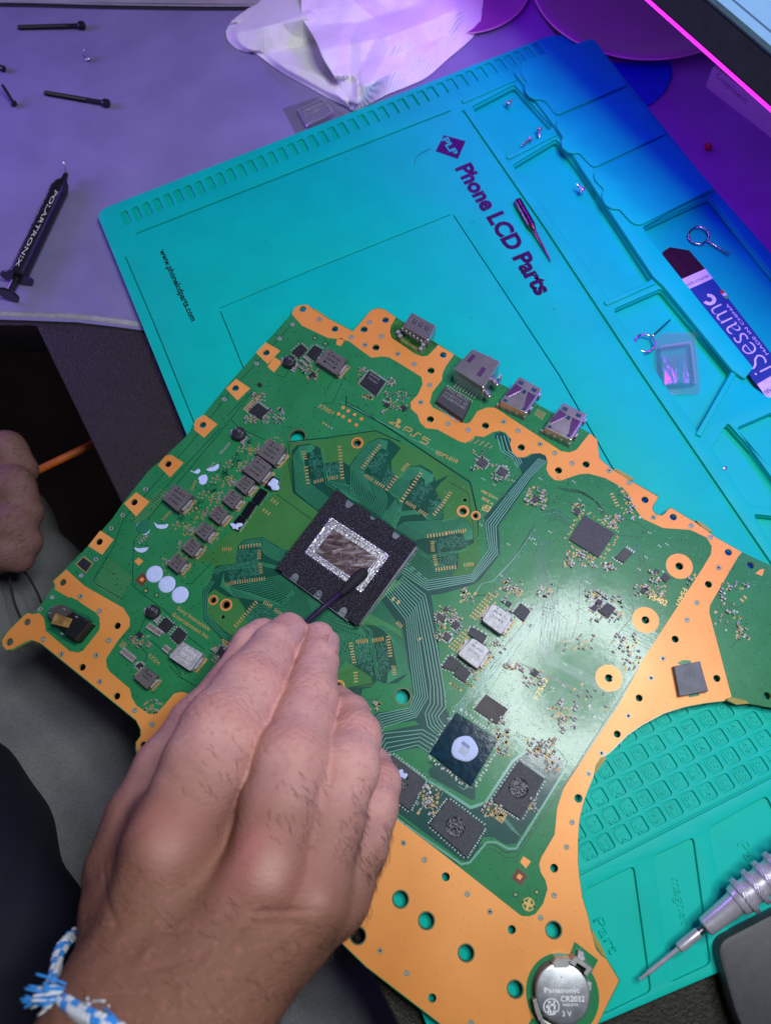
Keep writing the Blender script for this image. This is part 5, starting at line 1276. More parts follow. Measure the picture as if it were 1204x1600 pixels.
for a in ((487, 586, 12, 9, 8, 8), (462, 558, 4, 10, 3, 2), (480, 568, 6, 5, 5, 2), (618, 628, 22, 16, 16, 8), (566, 588, 6, 14, 6, 4), (611, 597, 6, 6, 6, 4), (575, 620, 8, 4, 2, 5), (405, 620, 10, 6, 6, 4), (391, 655, 10, 6, 6, 6), (428, 650, 16, 12, 14, 3),
          (747, 718, 12, 16, 10, 3), (780, 738, 13, 12, 10, 3), (838, 776, 15, 15, 12, 9), (904, 795, 10, 8, 4, 6), (905, 873, 25, 12, 12, 14), (955, 815, 12, 10, 6, 8), (950, 885, 10, 6, 5, 6), (1028, 905, 14, 12, 8, 6), (1002, 922, 10, 8, 6, 3), (1025, 925, 14, 10, 4, 8),
          (948, 950, 26, 20, 22, 9), (925, 930, 10, 8, 6, 4), (695, 960, 16, 14, 12, 6), (712, 978, 10, 12, 8, 3), (688, 982, 10, 18, 9, 5), (800, 918, 16, 12, 9, 6), (778, 940, 22, 22, 6, 3), (812, 965, 18, 14, 5, 2), (768, 1015, 22, 12, 8, 3), (735, 1055, 14, 12, 5, 2),
          (832, 1058, 16, 12, 9, 6), (800, 1042, 14, 6, 6, 6), (885, 1130, 14, 12, 8, 3), (868, 1112, 10, 14, 6, 3), (845, 1168, 22, 14, 24, 14), (862, 1195, 12, 12, 8, 8), (826, 1252, 12, 16, 8, 6), (770, 1265, 18, 12, 8, 8), (668, 1250, 18, 22, 12, 10), (785, 1160, 10, 20, 10, 12),
          (850, 920, 12, 14, 6, 5), (775, 1120, 12, 10, 4, 8), (210, 1000, 10, 8, 4, 4), (228, 1000, 10, 10, 5, 3), (239, 1107, 14, 14, 3, 14), (345, 1022, 16, 14, 8, 6), (655, 1000, 2, 2, 1, 1), (1138, 965, 22, 22, 8, 5), (1160, 985, 10, 14, 6, 3), (1128, 918, 4, 30, 5, 1), (1155, 915, 20, 6, 5, 3), (567, 1112, 10, 6, 4, 6), (588, 1103, 6, 6, 2, 3),
          (902, 1004, 26, 12, 10, 5), (985, 1035, 16, 18, 10, 8), (975, 1005, 20, 14, 8, 5), (990, 800, 20, 12, 3, 5), (730, 930, 12, 10, 6, 5), (985, 780, 10, 8, 2, 6), (920, 1090, 30, 30, 8, 4), (1080, 900, 6, 20, 2, 2)):
    cluster(*a[:6])
# a field of stray resistors over the bright quarter
for i in range(150):
    x, y = rn.uniform(740, 1060), rn.uniform(740, 1180)
    if blocked(x, y) or pip(x, y, cop) or any(pip(x, y, q) for q in busy) or x+y*.62 > 1650 or not pip(x, y, board): continue
    if any(math.hypot(x-a, y-b) < 24 for a, b in ((1060, 885), (1008, 969), (950, 1060))): continue
    if rn.random() < .6: 
        for k in range(2): pad(x+k*3, y+k*2, .04, .06, 0, 1)
    else: squig([(x-8, y-8), (x+8, y-8), (x+8, y+8), (x-8, y+8)], 2, (2, 7), .016, rn.choice((0, 1)))
passm = [M_cap, M_solder, M_capd]
o = from_bm('tiny_components', bp_, passm, BD); o['kind'] = 'stuff'
o = from_bm('solder_pads', bg_, [M_gold, M_solder, mat('rose_pad', (.7, .38, .22), rough=.35, metal=.4)], BD); o['kind'] = 'stuff'
o = from_bm('fine_trace_marks', bs_, [mat('trace_marks', (.05, .22, .15), rough=.3), M_line], BD); o['kind'] = 'stuff'
# capacitors large enough to pick out
def capacitor(x, y, ang=0.0, l=.24, w_=.13, h=.12):
    bm = bmesh.new(); c = P(x, y, ZB+h*.5); a = U*math.cos(ang)+V*math.sin(ang)
    brick(bm, c, l*.5, w_, ZB+.008, ZB+h, 0, ang)
    for s_ in (-1, 1): brick(bm, c+a*s_*l*.36, l*.28, w_*1.04, ZB+.006, ZB+h*1.04, 1, ang, .015)
    return from_bm('capacitor', bm, [M_cap, M_solder], BD)
for k in range(5): capacitor(*lerp2((233, 978), (251, 990), k/4), 1.57, .26, .13)
for k in range(5): capacitor(*lerp2((193, 1017), (209, 1030), k/4), 1.57, .26, .13)
for k in range(3): capacitor(*lerp2((258, 1012), (264, 1017), k/2), 1.57, .24, .12)
for k in range(3): capacitor(*lerp2((466, 572), (478, 560), k/2), 0, .24, .12); capacitor(*lerp2((470, 575), (481, 563), k/2), 0, .2, .1)
for x, y in ((792, 1040), (815, 1046), (826, 1068), (844, 1066), (876, 1096), (899, 1106), (880, 1141), (936, 925), (945, 932), (848, 769), (822, 782), (849, 793), (776, 1004)): capacitor(x, y, rn.choice((0, 1.57)), .22, .13)
# yellow break-off tabs on the board edge
tabm = mat('tab_yellow', (.32, .25, .03), rough=.5)
for pts in ([(487, 481), (494, 484), (512, 496), (506, 498), (490, 489)], [(958, 733), (966, 734), (990, 748), (984, 752)], [(1086, 813), (1096, 817), (1112, 830), (1104, 832)], [(1134, 1094), (1140, 1088), (1150, 1087), (1166, 1092), (1172, 1099), (1150, 1101)], [(931, 1186), (942, 1180), (947, 1184), (930, 1208), (926, 1212)], [(924, 1452), (930, 1462), (941, 1482), (946, 1494), (938, 1494), (926, 1470)], [(152, 1074), (160, 1074), (172, 1086), (173, 1094)]):
    bm = bmesh.new(); prism(bm, loopw(pts, ZB-.01), ZB-.15, ZB-.004 if pts[0][0] != 924 else ZB-.004); from_bm('edge_tab', bm, tabm, BD)
# ============================================================= loose things
# ---- coin cell and its holder (holder is part of the board)
CX, CY, ZCN = 879, 1553, ZB+.46
cc = P(CX, CY, ZCN); rc = 43.2*scale_at(CX, CY, ZCN)
cellm = mat('cell_steel', (.50, .51, .53), rough=.34, metal=.9, var=.08, vscale=2, rvar=.08, bump=.05, bscale=20)
CE = empty('coin_cell', (cc.x, cc.y, ZB+.14)); tag(CE, 'round silver coin battery lying in its holder at the bottom of the board', 'battery')
me = lathe_mesh('cell_can', [(0, rc*.93), (.04, rc*.98), (.24, rc), (.28, rc*.99), (.305, rc*.965), (.31, rc*.94), (.318, rc*.90), (.32, .01)], (cc.x, cc.y, ZB+.14), (cc.x, cc.y, 2), 64); link('cell_can', me, cellm, CE, .5)
zc_ = ZCN+.003
etch = mat('etched_mark', (.80, .80, .82), rough=.6, metal=.2)
def ct(s, p0, p1, h): text('engraving', s, p0, p1, zc_, etch, CE, hpx=h, bold=.012)
ct('Panasonic', (850, 1551), (905, 1551), 7); ct('CR2032', (876, 1565), (913, 1565), 7.5); ct('INDUSTR.', (879, 1572), (904, 1572), 3.5); ct('3 V', (878, 1588), (893, 1588), 7)
bm = bmesh.new()
def seg(pts, w=.035, z=zc_): ribbon(bm, [xy(p, z) for p in pts], w, z)
seg([(869, 1527), (884, 1526)]); seg([(876.5, 1526), (877, 1535)])
seg([(861+12*math.cos(a), 1573+12.5*math.sin(a)) for a in [i*.3307 for i in range(20)]], .03)
for pts in ([(856, 1566), (860, 1566)], [(858, 1569), (857, 1577), (855, 1584)], [(858, 1577), (861, 1584)], [(858, 1571), (866, 1569)], [(865, 1564), (866, 1567)], [(866, 1570), (866, 1577), (864, 1584)], [(866, 1577), (869, 1583)], [(853, 1574), (857, 1571)]): seg(pts, .055)
from_bm('engraved_symbol', bm, etch, CE)['kind'] = 'stuff'
hold = mat('holder_grey', (.42, .40, .38), rough=.35, metal=.7)
def hold_part(pts, z1, z0=ZB+.01, m=hold, bev=.02):
    bm = bmesh.new(); prism(bm, loopw(pts, z1), z0, z1, bev); return from_bm('battery_clip', bm, m, BD)
hold_part([(862, 1505), (868, 1498), (890, 1497), (893, 1508), (884, 1512), (866, 1512)], ZB+.5)
hold_part([(832, 1563), (837, 1560), (842, 1575), (848, 1592), (842, 1596), (836, 1582)], ZB+.45)
hold_part([(889, 1504), (898, 1494), (926, 1514), (917, 1526), (912, 1522), (917, 1514), (900, 1503), (896, 1510)], ZB+.62)
hold_part([(903, 1486), (911, 1488), (914, 1500), (906, 1506), (901, 1498)], ZB+.3, m=M_solder)
hold_part([(917, 1533), (924, 1536), (922, 1550), (916, 1546)], ZB+.3, m=M_solder); hold_part([(842, 1590), (860, 1600), (872, 1622), (850, 1618)], ZB+.4)
me = lathe_mesh('cup', [(0, rc*1.05), (.14, rc*1.05), (.16, rc*1.02), (.12, rc*1.0), (.02, .01)], (cc.x, cc.y, ZB+.009), (cc.x, cc.y, 2), 48); link('battery_cup', me, mat('cup_tan', (.15, .13, .11), rough=.5, metal=.4), BD, .5)

# ---- screws
blackm = mat('blackened_steel', (.020, .018, .022), rough=.38, metal=.5, var=.3, vscale=8)
silv = mat('screw_silver', (.62, .60, .64), rough=.25, metal=.9, var=.1)
def screw(tip, head, zt_, zh, L_, rs, rh, m, label, grp=None, thread=1.0, pitch=.09, hl=.3, cat='screw', dome=False, washer=False):
    """axis from head to tip; positions are photograph pixels at their own heights"""
    a = P(head[0], head[1], zh); b = P(tip[0], tip[1], zt_); L = (b-a).length
    q = empty('screw', a); tag(q, label, cat, grp)
    prof = [(-.0, .01), (0, rh*.8), (.03, rh*.97), (hl*.5, rh), (hl*.9, rh*.97), (hl, rh*.9), (hl+.001, rs)]
    me = lathe_mesh('head', prof, a, b, 20); link('head', me, m, q, .6)
    ax = (b-a).normalized()
    me = lathe_mesh('drive_recess', [(-.003, .0), (-.003, rh*.42), (.002, rh*.44)], a, b, 6, True); link('drive_recess', me, M_dark, q)
    if washer: me = lathe_mesh('washer', [(hl, rs), (hl, rh*1.28), (hl+.035, rh*1.28), (hl+.035, rs)], a, b, 20, False); link('washer', me, m, q, .6)
    prof = [(hl, rs)]; t = hl+.001; s0 = L*(1-thread)+hl if thread < 1 else hl+.02
    prof.append((s0, rs)); t = s0
    while t < L-.12: prof += [(t, rs*.82), (t+pitch*.5, rs*1.08)]; t += pitch
    prof += [(L-.1, rs*.8), (L, rs*.35)]
    me = lathe_mesh('shank', prof, a, b, 14); link('shank', me, m, q, .9)
    return q
zD = ZD
screw((28, 43), (132, 40), zD+.13, zD+.2, 0, .125, .235, blackm, 'long black screw nearest the top edge of the desk mat', 'long black screws on the desk mat', .85)
screw((69, 145), (170, 162), zD+.13, zD+.2, 0, .125, .225, blackm, 'long black screw lying between the small silver screw and the syringe', 'long black screws on the desk mat', .75)
screw((3, 131), (24, 165), zD+.75, zD+.1, 0, .085, .17, blackm, 'short black screw tilted on its head at the left edge', 'short black screws at the left edge', .3, hl=.2)
screw((-30, 96), (7, 108), zD+.14, zD+.2, 0, .10, .17, blackm, 'black screw cut off by the left edge of the picture', 'short black screws at the left edge', .6)
def mini(tip, head, zt_, zh, label, rh=.13, zo=0): return screw(tip, head, zt_, zh, 0, .062, rh*1.3, silv, label, 'small silver screws', 1, .06, .1, washer=False)
mini((131, 77), (139, 95), zD+.45, zD+.06, 'small silver screw standing on its head on the cloth mat')
mini((801, 154), (792, 164), -.05, -.12, 'small silver screw in the uppermost tray compartment below the first lid')
mini((842, 215), (842, 200), -.2, -.02, 'silver screw leaning against the ridge of the first tray compartment', .11)
mini((814, 228), (829, 216), -.24, -.16, 'silver screw lying point down-left beside the leaning one', .10)
mini((900, 287), (910, 298), .18, -.1, 'silver screw standing on its head in the second tray compartment', .14)
mini((1114, 717), (1131, 735), -.1, -.12, 'silver screw in the groove right of the board')

# ---- syringe
SY = empty('syringe', P(60, 370, zD)); tag(SY, 'black syringe with white lettering and a bare needle on the cloth mat', 'syringe')
rs_ = .44
A, B = P(97, 288, zD+.42), P(27, 434, zD+.50)
syb = mat('syringe_black', (.010, .009, .014), rough=.25, coat=.3)
L = (B-A).length
me = lathe_mesh('barrel', [(0, .30), (.02, .36), (.3, .40), (.32, rs_), (L-.15, rs_), (L, rs_)], A, B, 32); link('barrel', me, syb, SY, .6)
ax = (B-A).normalized()
me = lathe_mesh('collar', [(-.05, .15), (-.03, .27), (.25, .30), (.35, .36), (.62, .435), (.66, .43)], A-ax*.1, B, 28); link('collar', me, syb, SY, .6)
T0 = P(104, 271, zD+.42)
me = lathe_mesh('needle_hub', [(0, .07), (.02, .1), (.12, .13), (.5, .17)], T0, A, 20); link('needle_hub', me, syb, SY, .6)
me = lathe_mesh('hub_tip', [(-.14, .04), (-.1, .07), (0, .085)], T0, A, 12); link('hub_tip', me, M_mark, SY, .6)
bm = bmesh.new(); tube(bm, [P(104, 270, zD+.42), P(99, 251, zD+.95)], .028, 8); from_bm('needle', bm, silv, SY)
# finger flange: flat ellipse
bm = bmesh.new(); v_ = ax.cross(Vector((0, 0, 1))).normalized(); w_ = v_.cross(ax).normalized(); n = 24; R = []
for t in (-.05, .05):
    R.append([bm.verts.new(B+ax*t+v_*(.86*math.cos(6.2832*i/n))+w_*(.5*math.sin(6.2832*i/n))) for i in range(n)])
for i in range(n): bm.faces.new((R[0][i], R[0][(i+1) % n], R[1][(i+1) % n], R[1][i]))
bm.faces.new(R[0][::-1]); bm.faces.new(R[1]); from_bm('finger_flange', bm, syb, SY)
E1 = P(14, 460, zD+.52)
me = lathe_mesh('plunger_rod', [(0, .20), ((E1-B).length, .18)], B, E1, 12); link('plunger_rod', me, syb, SY)
me = lathe_mesh('thumb_disc', [(0, .34), (.02, .5), (.1, .51), (.13, .48)], E1-ax*.05, E1+ax, 28); link('thumb_disc', me, syb, SY, .6)
def wrap_text(s, t0, t1, h, off, m):
    """lettering wound on the barrel: t along the axis, off = angle of the baseline"""
    me = text_mesh('lettering', s, (0, 0), (100, 0), 0); co = np.array([v.co for v in me.vertices]); co -= co.min(0); wd_ = co[:, 0].max(); ht = co[:, 1].max()
    bm = bmesh.new(); bm.from_mesh(me); bmesh.ops.triangulate(bm, faces=bm.faces[:]); bm.to_mesh(me); bm.free()
    co = np.array([v.co for v in me.vertices]); co -= co.min(0)
    side = Vector((0, 0, 1)).cross(ax).normalized(); up_ = ax.cross(side).normalized()
    if up_.z < 0: up_ = -up_
    for v, c in zip(me.vertices, co):
        t = t0+(t1-t0)*c[0]/wd_; an = off+(c[1]/ht*h)/rs_
        d = side*math.sin(an)+up_*math.cos(an); v.co = A+ax*t+d*(rs_+.004)
    link('lettering', me, m, SY)
wt = mat('white_print', (.72, .70, .75), rough=.5)
wrap_text('POLARTRONIX', .75, L-.35, .30, .0, wt); wrap_text('LIQUID METAL THERMAL PASTE', .85, L-.35, .13, -.62, wt)

# ---- soldering iron bit
bitm = mat('bit_purple_steel', (.15, .11, .12), rough=.26, metal=1.0, var=.5, vscale=5, bump=.5, bscale=9, rvar=.1)
a = P(808, 314, .2); b = P(860, 408, .12); L = (b-a).length
BT = empty('soldering_tip', a); tag(BT, 'worn conical soldering tip lying against the tray groove', 'soldering tip')
me = lathe_mesh('sleeve', [(0, .12), (.005, .19), (.06, .2), (1.55, .2), (1.6, .19)], a, b, 24); link('sleeve', me, bitm, BT, .6)
me = lathe_mesh('cone', [(1.56, .19), (1.75, .15), (1.85, .11), (2.1, .085), (L-.05, .03), (L, .015)], a, b, 20); link('cone', me, mat('bit_copper', (.45, .25, .2), rough=.2, metal=1.0, var=.4, vscale=6), BT, .6)
me = lathe_mesh('bore', [(-.004, .0), (-.004, .13), (.001, .135)], a, b, 16); link('bore', me, M_dark, BT)

# ---- ejector pins: ring with a straight wire
pinm = mat('pin_steel', (.55, .5, .6), rough=.16, metal=1.0)
def ring_pin(cx, cy, rpx, e0, z, label, tilt=0.0, ry=.85):
    c = P(cx, cy, z); r = rpx*scale_at(cx, cy, z); q = empty('ejector_pin', c); tag(q, label, 'sim pin', 'ring shaped ejector pins in the trays')
    bm = bmesh.new(); e = P(e0[0], e0[1], z); d = (e-c).normalized(); n_ = Vector((-d.y, d.x, 0))
    a0 = .12; pts = [c+(d*math.cos(t)+n_*math.sin(t))*r+Vector((0, 0, .05*math.sin(t))) for t in [a0+(6.2832-2*a0)*i/36 for i in range(37)]]
    tube(bm, pts, .045, 8); from_bm('ring', bm, pinm, q)
    bm = bmesh.new(); tube(bm, [c+d*(r-.02), c+d*(r+.15), e], .04, 8); from_bm('wire', bm, pinm, q)
ring_pin(1091, 368, 15.5, (1139, 398), -.25, 'ejector pin lying above the dark blade in the right tray')
ring_pin(1007, 536, 15.5, (1046, 500), -.12, 'ejector pin beside the clear plastic blister')

# ---- flat opening blade in a blue sleeve
SPz = -.18
SP = empty('opening_tool', P(1120, 500, -.3)); tag(SP, 'thin pry blade with black tip in a blue printed sleeve in the right tray', 'pry tool')
chip_z = lambda nm, pts, z1, th, m, par=SP, bev=.01: from_bm(nm, (lambda bm: (prism(bm, loopw(pts, z1), z1-th, z1, bev), bm)[1])(bmesh.new()), m, par)
chip_z('blade', [(1033, 399), (1036, 392), (1046, 386), (1076, 391), (1101, 420), (1116, 440), (1075, 458)], SPz, .03, mat('blade_dark', (.045, .012, .04), rough=.3, metal=.5))
slv = mat('sleeve_blue', (.010, .038, .21), rough=.4, var=.05); slw = mat('sleeve_white', (.50, .45, .62), rough=.45)
chip_z('sleeve', [(1061, 438), (1101, 420), (1204, 552), (1330, 715), (1290, 745), (1204, 632)], SPz+.06, .1, slv)
zl = SPz+.062
chip_z('pale_band', [(1062, 437), (1101, 420), (1113, 435), (1073, 453)], zl+.002, .004, slw, bev=0)
chip_z('pale_band', [(1182, 600), (1222, 577), (1242, 604), (1200, 627)], zl+.002, .004, slw, bev=0)
zt2 = zl+.006
text('lettering', 'iSesam', (1206, 573), (1126, 474), zt2, slw, SP, hpx=37, bold=-.018)
text('lettering', 'MADE IN CHINA', (1200, 553), (1136, 474), zt2, slw, SP, hpx=5)
text('lettering', 'dottorpod', (1105, 429), (1068, 446), zt2, M_dark, SP, hpx=6)
text('lettering', 'ZOMBI', (1216, 596), (1192, 611), zt2, M_dark, SP, hpx=7)
for i, cl in enumerate(((.35, .02, .03), (.5, .45, .55), (.05, .3, .12))): chip_z('colour_stripe', [(1123+i*3.4, 455+i*4), (1129+i*3.4, 453+i*4), (1132+i*3.4, 457+i*4), (1126+i*3.4, 459+i*4)], zt2, .003, mat('stripe%d' % i, cl), bev=0)
# wrench-shaped c
bm = bmesh.new(); pts = []
wc = P(1107, 468, zt2)
ribbon(bm, [(wc.x+.22*math.cos(t), wc.y+.22*math.sin(t)) for t in [3.6+i*.28 for i in range(17)]], .17, zt2); from_bm('printed_symbol', bm, slw, SP)

# ---- clear plastic blisters
def blister(name, outer, inner, z0, h, label, extra=None):
    m = bpy.data.materials.new('clear_plastic'); m.use_nodes = True; nt = m.node_tree; nt.nodes.remove(nt.nodes['Principled BSDF'])
    tr = nt.nodes.new('ShaderNodeBsdfTransparent'); tr.inputs[0].default_value = (.93, .93, .96, 1); gl = nt.nodes.new('ShaderNodeBsdfGlossy'); gl.inputs['Roughness'].default_value = .08
    df = nt.nodes.new('ShaderNodeBsdfDiffuse'); df.inputs[0].default_value = (.8, .8, .85, 1); m1 = nt.nodes.new('ShaderNodeMixShader'); m1.inputs[0].default_value = .25
    lw = nt.nodes.new('ShaderNodeLayerWeight'); lw.inputs['Blend'].default_value = .35; ms = nt.nodes.new('ShaderNodeMixShader')
    nz_ = nt.nodes.new('ShaderNodeTexNoise'); nz_.inputs['Scale'].default_value = 3; bp_c = nt.nodes.new('ShaderNodeBump'); bp_c.inputs['Strength'].default_value = .4; bp_c.inputs['Distance'].default_value = .04
    nt.links.new(nz_.outputs['Fac'], bp_c.inputs['Height']); nt.links.new(bp_c.outputs['Normal'], gl.inputs['Normal']); nt.links.new(bp_c.outputs['Normal'], lw.inputs['Normal'])
    nt.links.new(gl.outputs[0], m1.inputs[1]); nt.links.new(df.outputs[0], m1.inputs[2]); nt.links.new(lw.outputs['Facing'], ms.inputs[0]); nt.links.new(tr.outputs[0], ms.inputs[1]); nt.links.new(m1.outputs[0], ms.inputs[2])
    nt.links.new(ms.outputs[0], nt.nodes['Material Output'].inputs['Surface'])
    q = empty(name, P(*mid_(outer), z0)); tag(q, label, 'plastic blister', 'clear plastic blisters')
    plate('flange', [roundpoly(loopw(outer, z0+.03), .06, 3), roundpoly(loopw(inner, z0+.03), .1, 3)], z0+.0, z0+.025, m, q, bev=.006)
    bm = bmesh.new(); n = None; rings = []
    c = mid_(inner)
    for s_, z in ((1.0, z0+.026), (.97, z0+h*.5), (.93, z0+h-.04), (.88, z0+h), (.0, z0+h)):
        if s_ == 0: break
        rings.append([bm.verts.new((a, b2, z)) for a, b2 in roundpoly(loopw([lerp2(c, p, s_) for p in inner], z), .1, 3)])
    for s_, z in ((.85, z0+h-.02), (.90, z0+h-.06), (.95, z0+h*.5), (.97, z0+.006)):
        rings.append([bm.verts.new((a, b2, z)) for a, b2 in roundpoly(loopw([lerp2(c, p, s_) for p in inner], z), .1, 3)])
    n = len(rings[0])
    for i_, (R0, R1) in enumerate(zip(rings, rings[1:])):
        if i_ == 3: continue
        for i in range(n): bm.faces.new((R0[i], R0[(i+1) % n], R1[(i+1) % n], R1[i]))
    bm.faces.new(rings[3]); bm.faces.new(rings[4][::-1])
    from_bm('dome', bm, m, q)
    if extra:
        for e_ in extra:
            bm = bmesh.new(); prism(bm, loopw(e_, z0+h+.08), z0+h-.03, z0+h+.08, .03); from_bm('raised_rib', bm, m, q)
    return q
blister('blister', [(441, 169), (500, 150), (530, 172), (538, 178), (463, 212)], [(463, 172), (505, 152), (524, 176), (478, 200)], zD, .35, 'clear plastic blister half under the paper towel', [[(472, 172), (508, 156), (512, 162), (476, 178)], [(478, 192), (518, 174), (521, 178), (482, 197)]])
blister('blister', [(1022, 532), (1034, 520), (1086, 519), (1094, 608), (1090, 616), (1025, 617)], [(1028, 540), (1080, 533), (1088, 600), (1034, 604)], -.27, .38, 'clear plastic blister with two pockets in the tray', [[(1034, 556), (1058, 556), (1060, 598), (1038, 600)], [(1064, 553), (1072, 552), (1076, 598), (1068, 599)]])

# ---- precision screwdriver
dm_ = mat('driver_chrome', (.62, .59, .66), rough=.3, metal=.6, var=.1, rvar=.06); 
a = P(998, 1531, .35); b = P(1204, 1366, 1.3); ax2 = (b-a).normalized(); b = a+ax2*11.5
SD = empty('precision_screwdriver', a); tag(SD, 'slim metal precision screwdriver with knurled rings at the lower right', 'screwdriver')
def sdl(nm, prof, m=dm_, seg=28): return link(nm, lathe_mesh(nm, prof, a, b, seg), m, SD, .5)
sdl('bit', [(0, .02), (.03, .05), (.35, .055), (.36, .075), (1.62, .075), (1.66, .14), (1.7, .165), (2.45, .165), (2.5, .15)])
sdl('bit_collar', [(2.48, .13), (2.55, .13), (2.6, .12), (2.68, .12), (2.72, .22), (2.78, .27)], mat('collar_dark', (.25, .22, .26), rough=.3, metal=1.0))
sdl('nose_cone', [(2.76, .27), (2.8, .30), (2.95, .31), (3.95, .36), (4.05, .38), (4.08, .46), (4.18, .49), (4.3, .49)])
t = 4.3
for k in range(6):
    # knurled ring: diamond teeth
    bm = bmesh.new(); n = 40; rows = []
    q3 = ax2.to_track_quat('Z', 'Y').to_matrix()
    for j, tt in enumerate((t, t+.03, t+.07, t+.11, t+.15, t+.19, t+.22)):
        base = .55 if 0 < j < 6 else .48
        rows.append([bm.verts.new(a+ax2*tt+q3@Vector(((base+(.05 if (i+j) % 2 and 0 < j < 6 else 0))*math.cos(6.2832*i/n), (base+(.05 if (i+j) % 2 and 0 < j < 6 else 0))*math.sin(6.2832*i/n), 0))) for i in range(n)])
    for A_, B_ in zip(rows, rows[1:]):
        for i in range(n): bm.faces.new((A_[i], A_[(i+1) % n], B_[(i+1) % n], B_[i]))
    from_bm('knurled_ring', bm, dm_, SD)
    sdl('smooth_band', [(t+.22, .48), (t+.24, .44), (t+.42, .44), (t+.46, .48)]); t += .46
sdl('handle', [(t, .5), (t+.1, .52), (11, .52), (11.3, .4)])

# ---- dark grey box at the lower right corner
bm = bmesh.new(); w = roundpoly(loopw([(1118, 1474), (1290, 1385), (1400, 1560), (1330, 1760), (1200, 1680), (1150, 1590)], .7), .45, 6); prism(bm, w, .004, .7, .08)
o = from_bm('dark_case', bm, mat('case_grey', (.045, .043, .050), rough=.5, bump=.35, bscale=30, var=.12), None, .6); tag(o, 'plain dark grey case with a rounded corner in front of the mat', 'case')
# stray specks in the trays
o = None

# ---- paper towel
def sdseg(x, y, a, b):
    dx, dy = b[0]-a[0], b[1]-a[1]; t = max(0, min(1, ((x-a[0])*dx+(y-a[1])*dy)/(dx*dx+dy*dy)))
    return math.hypot(x-a[0]-dx*t, y-a[1]-dy*t), t, (x-a[0])*dy-(y-a[1])*dx
out_px = [(353, 50), (357, 64), (368, 75), (382, 81), (397, 83), (420, 99), (445, 116), (478, 134), (510, 152), (535, 164), (553, 173), (600, 150), (640, 134), (668, 120), (700, 92), (735, 62), (748, 40), (752, 20), (750, -20), (700, -90), (600, -130), (480, -110), (420, -40), (408, 0), (385, 16), (362, 34)]
TW = Vector((560, 30))
tow = mat('paper_towel', (.86, .85, .83), rough=.9, var=.03, spec=.1, sss=0.0)
nt = tow.node_tree; N, L2 = nt.nodes, nt.links
tc = N.new('ShaderNodeTexCoord'); mp = N.new('ShaderNodeMapping'); mp.inputs['Rotation'].default_value = (0, 0, .55)
wv = N.new('ShaderNodeTexWave'); wv.inputs['Scale'].default_value = 3.0; wv.inputs['Distortion'].default_value = 1.6; wv.inputs['Detail'].default_value = 3; wv.inputs['Detail Scale'].default_value = 2.5
bp = N.new('ShaderNodeBump'); bp.inputs['Strength'].default_value = .6; bp.inputs['Distance'].default_value = .04
L2.new(tc.outputs['Object'], mp.inputs['Vector']); L2.new(mp.outputs[0], wv.inputs['Vector']); L2.new(wv.outputs['Fac'], bp.inputs['Height']); L2.new(bp.outputs['Normal'], nt.nodes['Principled BSDF'].inputs['Normal'])
TWE = empty('paper_towel', P(560, 60, zD)); tag(TWE, 'crumpled white embossed paper towel behind the repair mat', 'paper towel')
def edge_d(x, y, line): return min(sdseg(x, y, p, q)[0] for p, q in zip(line, line[1:]))
def sheet(outl, cen, hf, nr=54, per=9):
    sp_ = spline([Vector((p[0], p[1], 0)) for p in outl+[outl[0]]], per)[:-1]
    bm = bmesh.new(); rings = []
    for j in range(nr+1):
        f = j/nr
        if j == 0: ring_ = [bm.verts.new(P(cen[0], cen[1], zD+hf(cen[0], cen[1], 0)))]
        else:
            ring_ = []
            for p in sp_:
                x, y = cen[0]+(p.x-cen[0])*f, cen[1]+(p.y-cen[1])*f
                ring_.append(bm.verts.new(P(x, y, zD+hf(x, y, f))))
        rings.append(ring_)
    n = len(sp_)
    for i in range(n): bm.faces.new((rings[0][0], rings[1][i], rings[1][(i+1) % n]))
    for A_, B_ in zip(rings[1:], rings[2:]):
        for i in range(n): bm.faces.new((A_[i], A_[(i+1) % n], B_[(i+1) % n], B_[i]))
    g_ = bm.faces[:]; bmesh.ops.recalc_face_normals(bm, faces=g_); bmesh.ops.solidify(bm, geom=g_, thickness=.04)
    return from_bm('towel_layer', bm, tow, TWE, 3.15)
def rip(x, y): return .07*math.sin(x*.06+y*.035)+.05*math.sin(x*.03-y*.09+1)+.03*math.sin(x*.15+y*.07)
def tri(d, w): return max(0.0, 1-d/w)
def low_h(x, y, f):
    h = .12
    h += 1.15*tri(edge_d(x, y, [(360, 56), (420, 42), (480, 26)]), 42)*(.35+.65*min(1, max(0, (x-352)/60)))
    h += .55*tri(edge_d(x, y, [(440, 100), (500, 120), (545, 165)]), 30)
    h += .5*tri(edge_d(x, y, [(478, 20), (430, -40)]), 40)
    h += rip(x, y)*.6
    return max(.05, h*(1 if f < .85 else max(.12, (1-f)/.15)) if y > 35 else h)
low = [(353, 50), (356, 63), (368, 75), (382, 81), (397, 83), (420, 99), (445, 116), (478, 134), (510, 152), (535, 164), (556, 172), (575, 150), (560, 60), (540, -60), (480, -110), (420, -40), (408, 0), (385, 16), (362, 34)]
sheet(low, (470, 60), low_h)
Lft = [(480, -60), (470, 0), (473, 30), (492, 62), (505, 92), (522, 118), (540, 150), (553, 172)]
